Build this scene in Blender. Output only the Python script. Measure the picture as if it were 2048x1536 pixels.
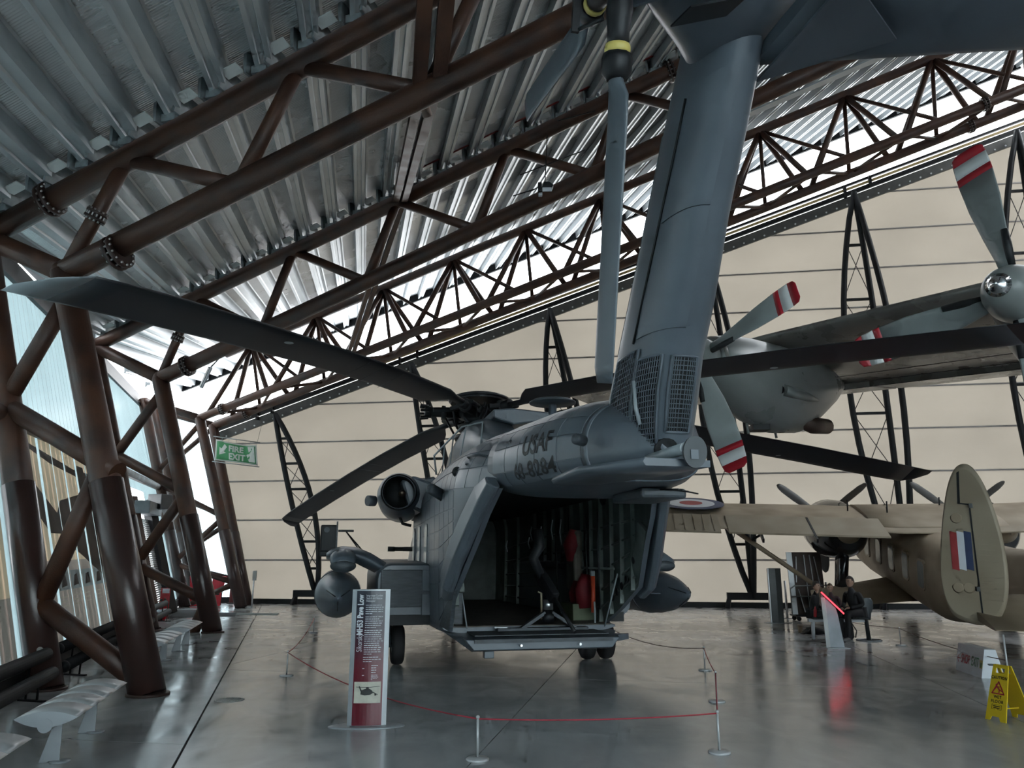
import bpy, bmesh, math, random
from mathutils import Vector, Matrix
random.seed(7)
R = math.radians
for o in list(bpy.data.objects):
    bpy.data.objects.remove(o)
SC = bpy.context.scene
COL = SC.collection

# ------------------------------------------------------------------ camera, sky, exposure
CAM_H, CAM_F, CAM_P = 1.75, 1538.0, math.atan(352 / 1538.0)
cd = bpy.data.cameras.new('camera')
cam = bpy.data.objects.new('camera', cd)
COL.objects.link(cam)
cam.location = (0, 0, CAM_H)
cam.rotation_euler = (math.pi / 2 + CAM_P, 0, 0)
cd.sensor_fit = 'HORIZONTAL'
cd.sensor_width = 36.0
cd.lens = 36.0 * CAM_F / 2048.0
cd.clip_end = 500
SC.camera = cam

wd = bpy.data.worlds.new('overcast_sky')
SC.world = wd
wd.use_nodes = True
_n = wd.node_tree.nodes
_l = wd.node_tree.links
_n.clear()
_tc = _n.new('ShaderNodeTexCoord')
_sx = _n.new('ShaderNodeSeparateXYZ')
_rp = _n.new('ShaderNodeValToRGB')
_bg = _n.new('ShaderNodeBackground')
_wo = _n.new('ShaderNodeOutputWorld')
_rp.color_ramp.elements[0].position = 0.0
_rp.color_ramp.elements[0].color = (0.97, 0.985, 1.0, 1)
_rp.color_ramp.elements[1].position = 1.0
_rp.color_ramp.elements[1].color = (0.86, 0.93, 1.0, 1)
_bg.inputs[1].default_value = 6.0
_l.new(_tc.outputs['Generated'], _sx.inputs[0])
_l.new(_sx.outputs[2], _rp.inputs[0])
_l.new(_rp.outputs[0], _bg.inputs[0])
_l.new(_bg.outputs[0], _wo.inputs[0])

vs = SC.view_settings
vs.view_transform = 'Standard'
vs.look = 'None'
vs.exposure = 0.62
vs.gamma = 1.0
vs.use_curve_mapping = False
SC.cycles.max_bounces = 5
SC.cycles.use_adaptive_sampling = True
SC.cycles.adaptive_threshold = 0.09
SC.cycles.adaptive_min_samples = 14
SC.cycles.diffuse_bounces = 3
SC.cycles.glossy_bounces = 2
SC.cycles.transmission_bounces = 4
SC.cycles.transparent_max_bounces = 5
SC.cycles.sample_clamp_indirect = 10.0
SC.cycles.caustics_reflective = False
SC.cycles.caustics_refractive = False


# ------------------------------------------------------------------ helpers: pixels of the photo to rays, frames of the hall
def ray(x, y):
    a = (x - 1024) / CAM_F
    b = (768 - y) / CAM_F
    return Vector((a, math.cos(CAM_P) - b * math.sin(CAM_P), math.sin(CAM_P) + b * math.cos(CAM_P)))


def on_floor(x, y, z=0.0):
    d = ray(x, y)
    return Vector((0, 0, CAM_H)) + d * ((z - CAM_H) / d.z)


def at(x, y, Y):
    d = ray(x, y)
    return Vector((0, 0, CAM_H)) + d * (Y / d.y)


def on_plane(x, y, p, n):
    d = ray(x, y)
    o = Vector((0, 0, CAM_H))
    return o + d * ((Vector(p) - o).dot(Vector(n)) / d.dot(Vector(n)))


FA = R(15.5)
NF = Vector((math.sin(FA), math.cos(FA), 0))
UF = Vector((math.cos(FA), -math.sin(FA), 0))


def FR(u, c, z):
    """hall coordinates: u along the roof frames (right, nearer), c frame to frame (away), z up"""
    return UF * u + NF * c + Vector((0, 0, z))


def fpx(x, y, c):
    p = on_plane(x, y, NF * c, NF)
    return p.dot(UF), p.z


# ------------------------------------------------------------------ materials
MATS = {}


def mat(name, col, rough=0.5, metal=0.0, var=0.12, scale=4.0, bump=0.0, bscale=60.0, rvar=0.0, spec=0.5, stretch=(1, 1, 1), col2=None, detail=4.0):
    if name in MATS:
        return MATS[name]
    m = bpy.data.materials.new(name)
    MATS[name] = m
    m.use_nodes = True
    nt = m.node_tree
    n, l = nt.nodes, nt.links
    b = n['Principled BSDF']
    b.inputs['Roughness'].default_value = rough
    b.inputs['Metallic'].default_value = metal
    b.inputs['Specular IOR Level'].default_value = spec
    tc = n.new('ShaderNodeTexCoord')
    mp = n.new('ShaderNodeMapping')
    mp.inputs['Scale'].default_value = stretch
    l.new(tc.outputs['Object'], mp.inputs[0])
    nz = n.new('ShaderNodeTexNoise')
    nz.inputs['Scale'].default_value = scale
    nz.inputs['Detail'].default_value = detail
    l.new(mp.outputs[0], nz.inputs['Vector'])
    rp = n.new('ShaderNodeValToRGB')
    c2 = col2 or tuple(c * (1 + var) for c in col)
    c1 = tuple(c * (1 - var) for c in col) if col2 is None else col
    rp.color_ramp.elements[0].position = 0.32
    rp.color_ramp.elements[1].position = 0.68
    rp.color_ramp.elements[0].color = (*c1, 1)
    rp.color_ramp.elements[1].color = (*c2, 1)
    l.new(nz.outputs['Fac'], rp.inputs[0])
    l.new(rp.outputs[0], b.inputs['Base Color'])
    if rvar:
        mr = n.new('ShaderNodeMapRange')
        mr.inputs['From Min'].default_value = 0.3
        mr.inputs['From Max'].default_value = 0.7
        mr.inputs['To Min'].default_value = max(0.02, rough - rvar)
        mr.inputs['To Max'].default_value = rough + rvar
        l.new(nz.outputs['Fac'], mr.inputs['Value'])
        l.new(mr.outputs[0], b.inputs['Roughness'])
    if bump:
        nb = n.new('ShaderNodeTexNoise')
        nb.inputs['Scale'].default_value = bscale
        nb.inputs['Detail'].default_value = 3
        l.new(mp.outputs[0], nb.inputs['Vector'])
        bp = n.new('ShaderNodeBump')
        bp.inputs['Strength'].default_value = bump
        bp.inputs['Distance'].default_value = 0.02
        l.new(nb.outputs['Fac'], bp.inputs['Height'])
        l.new(bp.outputs[0], b.inputs['Normal'])
    return m


def translucent(name, col, clear=0.0, gloss=0.06, var=0.03, scale=0.6, rough=0.35, stretch=(1, 1, 1), diffuse=0.0):
    """fabric or multiwall sheet that daylight soaks through"""
    m = bpy.data.materials.new(name)
    MATS[name] = m
    m.use_nodes = True
    nt = m.node_tree
    n, l = nt.nodes, nt.links
    n.clear()
    out = n.new('ShaderNodeOutputMaterial')
    tc = n.new('ShaderNodeTexCoord')
    mp = n.new('ShaderNodeMapping')
    mp.inputs['Scale'].default_value = stretch
    l.new(tc.outputs['Object'], mp.inputs[0])
    nz = n.new('ShaderNodeTexNoise')
    nz.inputs['Scale'].default_value = scale
    nz.inputs['Detail'].default_value = 5
    l.new(mp.outputs[0], nz.inputs['Vector'])
    rp = n.new('ShaderNodeValToRGB')
    rp.color_ramp.elements[0].position = 0.3
    rp.color_ramp.elements[1].position = 0.7
    rp.color_ramp.elements[0].color = (*[c * (1 - var) for c in col], 1)
    rp.color_ramp.elements[1].color = (*[min(1, c * (1 + var)) for c in col], 1)
    l.new(nz.outputs['Fac'], rp.inputs[0])
    tr = n.new('ShaderNodeBsdfTranslucent')
    l.new(rp.outputs[0], tr.inputs[0])
    sh = tr
    if diffuse:
        df = n.new('ShaderNodeBsdfDiffuse')
        l.new(rp.outputs[0], df.inputs[0])
        mx = n.new('ShaderNodeMixShader')
        mx.inputs[0].default_value = diffuse
        l.new(tr.outputs[0], mx.inputs[1])
        l.new(df.outputs[0], mx.inputs[2])
        sh = mx
    if clear:
        tp = n.new('ShaderNodeBsdfTransparent')
        tp.inputs[0].default_value = (0.9, 0.97, 0.98, 1)
        mx = n.new('ShaderNodeMixShader')
        mx.inputs[0].default_value = clear
        l.new(sh.outputs[0], mx.inputs[1])
        l.new(tp.outputs[0], mx.inputs[2])
        sh = mx
    gl = n.new('ShaderNodeBsdfGlossy')
    gl.inputs['Roughness'].default_value = rough
    mx = n.new('ShaderNodeMixShader')
    mx.inputs[0].default_value = gloss
    l.new(sh.outputs[0], mx.inputs[1])
    l.new(gl.outputs[0], mx.inputs[2])
    l.new(mx.outputs[0], out.inputs[0])
    return m


def emit(name, col, strength):
    m = mat(name, col, 0.4, var=0.02)
    b = m.node_tree.nodes['Principled BSDF']
    b.inputs['Emission Color'].default_value = (*col, 1)
    b.inputs['Emission Strength'].default_value = strength
    return m


# ------------------------------------------------------------------ mesh builder
def V(*a):
    return Vector(a[0]) if len(a) == 1 else Vector(a)


def frame_of(d):
    d = Vector(d).normalized()
    a = Vector((0, 0, 1)) if abs(d.z) < 0.95 else Vector((1, 0, 0))
    x = a.cross(d).normalized()
    return x, d.cross(x).normalized(), d


class MB:
    def __init__(self):
        self.v, self.f, self.sm = [], [], []

    def add(self, vs_, fs, smooth=False):
        k = len(self.v)
        self.v += [tuple(p) for p in vs_]
        for f in fs:
            self.f.append([k + i for i in f])
            self.sm.append(smooth)
        return self

    def box(self, c, s, rot=None):
        """box at centre c of size s"""
        c = Vector(c)
        ps = [Vector((x * s[0] / 2, y * s[1] / 2, z * s[2] / 2)) for x in (-1, 1) for y in (-1, 1) for z in (-1, 1)]
        if rot is not None:
            ps = [rot @ p for p in ps]
        return self.add([c + p for p in ps], [(0, 1, 3, 2), (4, 6, 7, 5), (0, 4, 5, 1), (2, 3, 7, 6), (0, 2, 6, 4), (1, 5, 7, 3)])

    def bar(self, p0, p1, w, h, up=(0, 0, 1)):
        p0, p1 = Vector(p0), Vector(p1)
        d = (p1 - p0).normalized()
        x = Vector(up).cross(d)
        x = x.normalized() if x.length > 1e-4 else Vector((1, 0, 0))
        y = d.cross(x)
        q = [(-w / 2, -h / 2), (w / 2, -h / 2), (w / 2, h / 2), (-w / 2, h / 2)]
        return self.loft([[p + x * a + y * b for a, b in q] for p in (p0, p1)], smooth=False)

    def loft(self, rings, closed=True, caps=True, smooth=True, flip=False):
        n = len(rings[0])
        vs_ = [p for r in rings for p in r]
        fs = []
        for i in range(len(rings) - 1):
            for j in range(n if closed else n - 1):
                a, b = i * n + j, i * n + (j + 1) % n
                f = (a, b, b + n, a + n)
                fs.append(f[::-1] if flip else f)
        k = len(self.v)
        self.add(vs_, fs, smooth)
        if caps and closed:
            self.f.append([k + j for j in range(n)][::-1])
            self.f.append([k + (len(rings) - 1) * n + j for j in range(n)])
            self.sm += [False, False]
        return self

    def path(self, pts, r, n=10, caps=True, flat=1.0):
        pts = [Vector(p) for p in pts]
        rs = r if isinstance(r, (list, tuple)) else [r] * len(pts)
        rings = []
        x = None
        for i, p in enumerate(pts):
            d = (pts[min(i + 1, len(pts) - 1)] - pts[max(i - 1, 0)]).normalized()
            if x is None:
                x, y, _ = frame_of(d)
            else:
                x = (x - d * x.dot(d)).normalized()
                y = d.cross(x)
            rings.append([p + x * (math.cos(t) * rs[i]) + y * (math.sin(t) * rs[i] * flat) for t in (2 * math.pi * k / n for k in range(n))])
        return self.loft(rings, caps=caps)

    def tube(self, p0, p1, r, r1=None, n=14):
        return self.path([p0, p1], [r, r if r1 is None else r1], n)

    def lathe(self, prof, o=(0, 0, 0), axis=(0, 0, 1), n=24, caps=True, sq=(1, 1)):
        """prof: (radius, distance along the axis)"""
        o = Vector(o)
        x, y, d = frame_of(axis)
        return self.loft([[o + d * t + x * (math.cos(a) * r * sq[0]) + y * (math.sin(a) * r * sq[1]) for a in (2 * math.pi * k / n for k in range(n))] for r, t in prof], caps=caps)

    def ball(self, c, rr, n=16, m=10):
        c = Vector(c)
        rr = (rr, rr, rr) if isinstance(rr, (int, float)) else rr
        rings = []
        for i in range(m + 1):
            t = math.pi * (0.02 + 0.96 * i / m)
            rings.append([c + Vector((rr[0] * math.sin(t) * math.cos(a), rr[1] * math.sin(t) * math.sin(a), -rr[2] * math.cos(t))) for a in (2 * math.pi * k / n for k in range(n))])
        return self.loft(rings)

    def prism(self, poly, o, ux, uy, thick, smooth=False):
        """flat polygon in the axes ux, uy at o, extruded by the vector thick"""
        o, ux, uy, th = Vector(o), Vector(ux), Vector(uy), Vector(thick)
        a = [o + ux * p[0] + uy * p[1] for p in poly]
        return self.loft([a, [p + th for p in a]], smooth=smooth)

    def obj(self, name, m, parent=None, bevel=0.0, seg=2, weld=False):
        me = bpy.data.meshes.new(name)
        me.from_pydata(self.v, [], self.f)
        me.polygons.foreach_set('use_smooth', self.sm)
        bm = bmesh.new()
        bm.from_mesh(me)
        if weld:
            bmesh.ops.remove_doubles(bm, verts=bm.verts, dist=1e-4)
        bmesh.ops.recalc_face_normals(bm, faces=bm.faces)
        bm.to_mesh(me)
        bm.free()
        me.materials.append(m)
        return link(name, me, parent, bevel, seg)


def link(name, me, parent=None, bevel=0.0, seg=2):
    o = bpy.data.objects.new(name, me)
    COL.objects.link(o)
    if parent is not None:
        o.parent = parent
    if bevel:
        b = o.modifiers.new('bevel', 'BEVEL')
        b.width = bevel
        b.segments = seg
        b.limit_method = 'ANGLE'
        b.angle_limit = R(40)
    return o


def tag(o, label, cat, group=None, kind=None):
    if label:
        o['label'] = label
    if cat:
        o['category'] = cat
    if group:
        o['group'] = group
    if kind:
        o['kind'] = kind
    return o


def thing(name, label, cat, loc=(0, 0, 0), rot=(0, 0, 0), group=None, kind=None):
    o = bpy.data.objects.new(name, None)
    o.empty_display_size = 0.2
    COL.objects.link(o)
    o.location = loc
    o.rotation_euler = rot
    return tag(o, label, cat, group, kind)


def copy_tree(o, loc=None, rotz=None, label=None, parent=None):
    c = o.copy()
    COL.objects.link(c)
    c.parent = parent
    if loc is not None:
        c.location = loc
    if rotz is not None:
        c.rotation_euler = (0, 0, rotz)
    if label:
        c['label'] = label
    for ch in list(o.children):
        copy_tree(ch, parent=c)
    return c


def text_mesh(s, size=1.0, depth=0.002, align='LEFT', squeeze=1.0, bold=0.0, spacing=1.0):
    """flat lettering as an MB in the XY plane"""
    cu = bpy.data.curves.new('lettering', 'FONT')
    cu.body = s
    cu.size = size
    cu.align_x = align
    cu.extrude = depth
    cu.offset = bold
    cu.space_character = spacing
    cu.resolution_u = 3
    o = bpy.data.objects.new('lettering', cu)
    COL.objects.link(o)
    dg = bpy.context.evaluated_depsgraph_get()
    me = bpy.data.meshes.new_from_object(o.evaluated_get(dg))
    b = MB()
    b.add([(v.co.x * squeeze, v.co.y, v.co.z) for v in me.vertices], [tuple(p.vertices) for p in me.polygons])
    bpy.data.objects.remove(o)
    bpy.data.curves.remove(cu)
    bpy.data.meshes.remove(me)
    return b


def place(b, o, ux, uy, un=None):
    """moves an MB from the XY plane into the axes ux, uy (, un) at o"""
    o, ux, uy = Vector(o), Vector(ux), Vector(uy)
    un = Vector(un) if un is not None else ux.cross(uy).normalized()
    b.v = [tuple(o + ux * p[0] + uy * p[1] + un * p[2]) for p in b.v]
    return b


def lerp(a, b, t):
    return a + (b - a) * t


def interp(tab, x):
    """piecewise linear table [(x, (a, b, ...)), ...] with x falling or rising"""
    if tab[0][0] > tab[-1][0]:
        tab = tab[::-1]
    if x <= tab[0][0]:
        return tab[0][1]
    for (x0, a), (x1, b) in zip(tab, tab[1:]):
        if x <= x1:
            t = (x - x0) / (x1 - x0)
            return tuple(lerp(p, q, t) for p, q in zip(a, b))
    return tab[-1][1]


# ------------------------------------------------------------------ materials of the hall
M_RUST = mat('rust_brown_paint', (0.030, 0.013, 0.009), 0.5, 0.0, scale=2.2, bump=0.12, bscale=40, col2=(0.080, 0.031, 0.015), rvar=0.08)
M_SLEEVE = mat('dark_brown_gloss_paint', (0.034, 0.017, 0.014), 0.30, 0.0, var=0.18, scale=1.5)
M_FLANGE = mat('dark_flange_steel', (0.035, 0.018, 0.014), 0.5, 0.1, var=0.2)
M_BOLT = mat('bolt_steel', (0.35, 0.34, 0.33), 0.35, 0.8)
M_GALV = mat('galvanised_sheet', (0.58, 0.62, 0.64), 0.40, 0.42, var=0.06, scale=1.0)
M_DECK = mat('corrugated_deck', (0.80, 0.82, 0.83), 0.26, 0.42, var=0.10, scale=0.5, rvar=0.06)
M_BRKT = mat('bracket_plate', (0.34, 0.37, 0.38), 0.5, 0.5, var=0.2, scale=6)
M_CLOSER = mat('white_closer_strip', (0.75, 0.76, 0.74), 0.5, 0.0, var=0.05)
M_BLACK = mat('black_steel', (0.008, 0.009, 0.011), 0.5, 0.0, var=0.2, spec=0.25)
M_CABLE = mat('dark_cable', (0.03, 0.03, 0.032), 0.5)
M_SEAM = mat('fabric_seam', (0.30, 0.28, 0.27), 0.6, var=0.05)
M_RAIL = mat('rail_grey', (0.30, 0.31, 0.30), 0.45, 0.3, var=0.1)
M_YELLOW = mat('yellow_strip', (0.45, 0.33, 0.14), 0.5, var=0.1)
M_FABRIC = translucent('tensioned_fabric', (0.29, 0.273, 0.246), 0.0, 0.03, 0.05, 0.35, 0.5, (1, 1, 1.6))
M_POLY = translucent('cyan_polycarbonate', (0.38, 0.445, 0.455), 0.02, 0.06, 0.05, 1.0, 0.22, (1, 1, 0.15))
M_POLYW = translucent('clear_polycarbonate', (0.48, 0.55, 0.57), 0.22, 0.05, 0.05, 1.2, 0.2, (1, 1, 0.15))
M_POLYB = translucent('fill_glazing', (0.80, 0.86, 0.90), 0.85, 0.05, 0.05, 1.2, 0.2)
M_CLAD = mat('dark_cladding', (0.13, 0.14, 0.15), 0.55, 0.1, var=0.1)
M_BOUNCE = mat('bounce_ground', (0.42, 0.42, 0.41), 0.9, var=0.2, scale=0.4)
M_WHITE = mat('white_paint', (0.66, 0.67, 0.67), 0.4, var=0.04)


def concrete():
    m = bpy.data.materials.new('polished_concrete')
    m.use_nodes = True
    n, l = m.node_tree.nodes, m.node_tree.links
    b = n['Principled BSDF']
    geo = n.new('ShaderNodeNewGeometry')

    def noise(scale, st, detail=5, dist=0.0, rot=0.0):
        mp = n.new('ShaderNodeMapping')
        mp.inputs['Scale'].default_value = st
        mp.inputs['Rotation'].default_value = (0, 0, rot)
        l.new(geo.outputs['Position'], mp.inputs[0])
        z = n.new('ShaderNodeTexNoise')
        z.inputs['Scale'].default_value = scale
        z.inputs['Detail'].default_value = detail
        z.inputs['Distortion'].default_value = dist
        l.new(mp.outputs[0], z.inputs['Vector'])
        return z
    big = noise(0.35, (1, 1.6, 1), 6, 1.2, 0.3)
    mid = noise(2.2, (1, 0.55, 1), 6, 0.8, -0.4)
    fine = noise(16, (1, 1, 1), 4)
    mx = n.new('ShaderNodeMix')
    mx.inputs[0].default_value = 0.45
    l.new(big.outputs['Fac'], mx.inputs[2])
    l.new(mid.outputs['Fac'], mx.inputs[3])
    rp = n.new('ShaderNodeValToRGB')
    rp.color_ramp.elements[0].position = 0.34
    rp.color_ramp.elements[0].color = (0.36, 0.37, 0.38, 1)
    rp.color_ramp.elements[1].position = 0.66
    rp.color_ramp.elements[1].color = (0.47, 0.475, 0.48, 1)
    l.new(mx.outputs[0], rp.inputs[0])
    l.new(rp.outputs[0], b.inputs['Base Color'])
    mr = n.new('ShaderNodeMapRange')
    mr.inputs['From Min'].default_value = 0.36
    mr.inputs['From Max'].default_value = 0.64
    mr.inputs['To Min'].default_value = 0.10
    mr.inputs['To Max'].default_value = 0.27
    mx2 = n.new('ShaderNodeMix')
    mx2.inputs[0].default_value = 0.5
    l.new(mid.outputs['Fac'], mx2.inputs[2])
    l.new(big.outputs['Fac'], mx2.inputs[3])
    l.new(mx2.outputs[0], mr.inputs['Value'])
    l.new(mr.outputs[0], b.inputs['Roughness'])
    b.inputs['Specular IOR Level'].default_value = 0.62
    bp = n.new('ShaderNodeBump')
    bp.inputs['Strength'].default_value = 0.035
    bp.inputs['Distance'].default_value = 0.02
    mx3 = n.new('ShaderNodeMix')
    mx3.inputs[0].default_value = 0.25
    l.new(mid.outputs['Fac'], mx3.inputs[2])
    l.new(fine.outputs['Fac'], mx3.inputs[3])
    l.new(mx3.outputs[0], bp.inputs['Height'])
    l.new(bp.outputs[0], b.inputs['Normal'])
    return m


M_CONC = concrete()
M_JOINT = mat('joint_filler', (0.03, 0.03, 0.03), 0.8)

# ------------------------------------------------------------------ floor: slabs with recessed joints


def clip(poly, p, nrm):
    """keeps the side of the 2-D line through p where nrm points"""
    out = []
    for i, a in enumerate(poly):
        b = poly[(i + 1) % len(poly)]
        da = (a[0] - p[0]) * nrm[0] + (a[1] - p[1]) * nrm[1]
        db = (b[0] - p[0]) * nrm[0] + (b[1] - p[1]) * nrm[1]
        if da >= 0:
            out.append(a)
        if da * db < 0:
            t = da / (da - db)
            out.append((a[0] + (b[0] - a[0]) * t, a[1] + (b[1] - a[1]) * t))
    return out


def wall_base(c):
    return -9.6 - 0.645 * (c - 9.2)


def wall_top(c):
    return -12.1 - 0.68 * (c - 9.2), 7.25 + 0.07 * (c - 9.2)


floor = thing('floor', 'polished grey concrete hangar floor with sawn joints', 'floor', kind='structure')
MB().box((6, 12, -0.06), (74, 66, 0.08)).obj('sub_floor', M_JOINT, floor)
J0, J1 = Vector((-2.93, 7.21)), Vector((-8.02, 25.03))
JD = (J1 - J0).normalized()
JN = Vector((JD.y, -JD.x))
cells = []
d1 = Vector((0.183, 0.983))
d2 = Vector((0.983, -0.183))
G = 0.006
for i in range(-5, 6):
    for j in range(-5, 6):
        o = Vector((0.98, 14.6)) + d2 * (5.6 * i) + d1 * (6.2 * j - 2.3)
        q = [o + d2 * G + d1 * G, o + d2 * (5.6 - G) + d1 * G, o + d2 * (5.6 - G) + d1 * (6.2 - G), o + d2 * G + d1 * (6.2 - G)]
        cells.append(clip([tuple(p) for p in q], J0 + JN * 0.012, JN))
for k in range(-8, 9):
    c0 = Vector((-2.93, 7.21)) + JD * (5.15 * k + 0.9)
    sd = Vector((-0.985, 0.17))
    for w0, w1 in ((0, 9.5),):
        q = [c0 + sd * w0 + JD * G, c0 + sd * w1 + JD * G, c0 + sd * w1 + JD * (5.15 - G), c0 + sd * w0 + JD * (5.15 - G)]
        cells.append(clip([tuple(p) for p in q], J0 - JN * 0.012, -JN))
for q in cells:
    q = [p for p in q if True]
    if len(q) < 3:
        continue
    if max(p[1] for p in q) < -16 or min(p[1] for p in q) > 40:
        continue
    MB().prism(q, (0, 0, -0.02), (1, 0, 0), (0, 1, 0), (0, 0, 0.02)).obj('concrete_slab', M_CONC, floor)
gnd = MB().box((0, 10, -0.45), (400, 400, 0.3)).obj('ground', M_BOUNCE)  # unseen ground, its colour paled to bounce more daylight through the walls
tag(gnd, 'unseen ground outside the hangar, paled to bounce daylight inside', 'ground', kind='structure')

# ------------------------------------------------------------------ steel frames
FRC = [1.2, 9.2, 17.2]


def top_line(c, u1):
    """height of the top chord over purlin u1 at frame position c"""
    z1, z2, z3 = 11.37 + 0.36 * u1, 12.35 + 0.353 * u1, 13.67 + 0.3146 * u1
    if c <= 17.2:
        return lerp(z1, z2, (c - 9.2) / 8.0)
    return lerp(z2, z3, (c - 17.2) / 9.65)


def purlin_u(u1, c):
    return u1 - 0.5 * (c - 9.2)


def flange(b, bo, p, d, r, w=0.045, nb=14):
    d = Vector(d).normalized()
    for s in (-1, 1):
        b.lathe([(r * 1.0, 0), (r * 1.42, 0), (r * 1.42, w), (r * 1.0, w)], Vector(p) + d * (s * (w + 0.004) - w / 2), d, 22)
    x, y, _ = frame_of(d)
    for k in range(nb):
        t = 2 * math.pi * k / nb
        q = Vector(p) + x * (math.cos(t) * r * 1.24) + y * (math.sin(t) * r * 1.24)
        bo.tube(q - d * 0.10, q + d * 0.10, 0.018, n=6)


def portal(idx, c, col_in, col_out, a0, aS, b0, bS, uA, uB, step, uend, webs, label):
    """one portal frame: two leaning columns, two chords, tubular webs"""
    t = thing('roof_frame', label, 'steel frame', loc=FR(col_in[0][0], c, 0), group='tubular roof frames')
    off = Vector(t.location)

    def P(u, z, dc=0.0):
        return FR(u, c + dc, z) - off

    def tube(name, p, q, r, m=M_RUST, n=18):
        return MB().tube(p, q, r, n=n).obj(name, m, t)
    # columns with a smooth painted sleeve at the foot
    for (bot, top, r) in ((col_in[0], col_in[1], 0.215), (col_out[0], col_out[1], 0.205)):
        pb, pt = P(*bot), P(*top)
        cobj = tube('column', pb, pt, r, n=26)
        d = (pt - pb).normalized()
        MB().lathe([(r + 0.018, 0), (r + 0.018, 2.85 / d.z)], pb, d, 26).obj('sleeve', M_SLEEVE, cobj)
        MB().lathe([(r + 0.02, 0.0), (r + 0.06, 0.0), (r + 0.06, 0.03), (r + 0.02, 0.03)], pb + Vector((0, 0, 0.0)), (0, 0, 1), 26).obj('base_ring', M_FLANGE, cobj)
    ua, za = a0
    ub, zb = b0
    A = lambda u: P(u, za + aS * (u - ua))
    B = lambda u: P(u, zb + bS * (u - ub))
    tube('top_chord', A(ua), A(uend), 0.195, n=24)
    tube('bottom_chord', B(ub), B(uend), 0.200, n=24)
    MB().ball(A(ua), 0.2, 16, 8).obj('knee_joint', M_RUST, t)
    MB().ball(B(ub), 0.21, 16, 8).obj('knee_joint', M_RUST, t)
    tube('knee_link', A(ua), B(ub), 0.17)
    k = 0
    bprev = ub
    while True:
        u_a, u_b = uA + step * k, uB + step * k
        if u_b > uend - 1 or u_a > uend:
            break
        tube('web_brace', B(bprev), A(u_a), 0.118)
        tube('web_brace', A(u_a), B(u_b), 0.118)
        bprev = u_b
        k += 1
    for (p, q, r) in webs:
        tube('column_brace', P(*p), P(*q), r)
    return t, A, B, P


def fl(t, p, d, r):
    b, bo = MB(), MB()
    flange(b, bo, p, d, r)
    o = b.obj('flange', M_FLANGE, t)
    bo.obj('bolt_ring', M_BOLT, o)


def frame_webs(px, c):
    return [(fpx(*p, c), fpx(*q, c), r) for p, q, r in px]


t1, A1f, B1f, P1 = portal(1, 9.2, ((-7.58, 0), (-9.92, 6.2)), ((-9.25, 0), (-11.72, 7.02)), (-11.72, 7.02), 0.372, (-9.92, 6.2), 0.352, -8.99, -6.85, 3.04, 16.0,
    frame_webs([((133, 600), (12, 806), 0.13), ((18, 815), (235, 945), 0.15), ((197, 945), (88, 1195), 0.13), ((84, 1210), (280, 1362), 0.14)], 9.2),
    'nearest rust brown tubular roof frame with thick leaning columns beside the benches')
for px in ((100, 400), (235, 505)):
    u, z = fpx(*px, 9.2)
    fl(t1, P1(u, z), UF + Vector((0, 0, 0.36)), 0.2)
u, z = fpx(196, 434, 9.2)
pa, pb = P1(-9.92, 6.2), P1(-8.99, 7.02 + 0.372 * (11.72 - 8.99))
fl(t1, pa + (pb - pa) * 0.5, pb - pa, 0.118)

t2, A2f, B2f, P2 = portal(2, 17.2, ((-12.45, 0), (-14.78, 6.6)), ((-14.29, 0), (-17.15, 7.7)), (-17.15, 7.7), 0.353, (-14.78, 6.6), 0.363, -13.91, -11.7, 3.0, 22.0,
    frame_webs([((320, 790), (236, 905), 0.13), ((236, 912), (372, 985), 0.13), ((368, 990), (276, 1122), 0.13), ((276, 1132), (408, 1200), 0.13), ((410, 1212), (386, 1264), 0.15)], 17.2),
    'middle rust brown tubular roof frame standing behind the nearest one')
u, z = fpx(374, 733, 17.2)
fl(t2, P2(u, 6.6 + 0.363 * (u + 14.78)), UF + Vector((0, 0, 0.36)), 0.2)
for xx in (1340,):
    u, z = fpx(xx, 280, 17.2)
    fl(t2, P2(u, 6.6 + 0.363 * (u + 14.78)), UF + Vector((0, 0, 0.36)), 0.2)
    fl(t2, P2(u + 0.1, 7.7 + 0.353 * (u + 0.1 + 17.15)), UF + Vector((0, 0, 0.36)), 0.2)
pa, pb = P2(-14.78, 6.6), P2(-13.91, 7.7 + 0.353 * 3.24)
fl(t2, pa + (pb - pa) * 0.5, pb - pa, 0.118)

# the frame overhead behind the camera



# far end frame: a space truss of one top chord and two bottom chords
t3 = thing('end_truss', 'rust brown triangular space truss along the bright clerestory above the fabric wall', 'steel frame', loc=FR(-17.6, 26.1, 0), group='tubular roof frames')
o3 = Vector(t3.location)


def P3(u, c, z):
    return FR(u, c, z) - o3


def tb3(name, p, q, r, m=M_RUST, n=12):
    return MB().tube(p, q, r, n=n).obj(name, m, t3)


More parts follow.
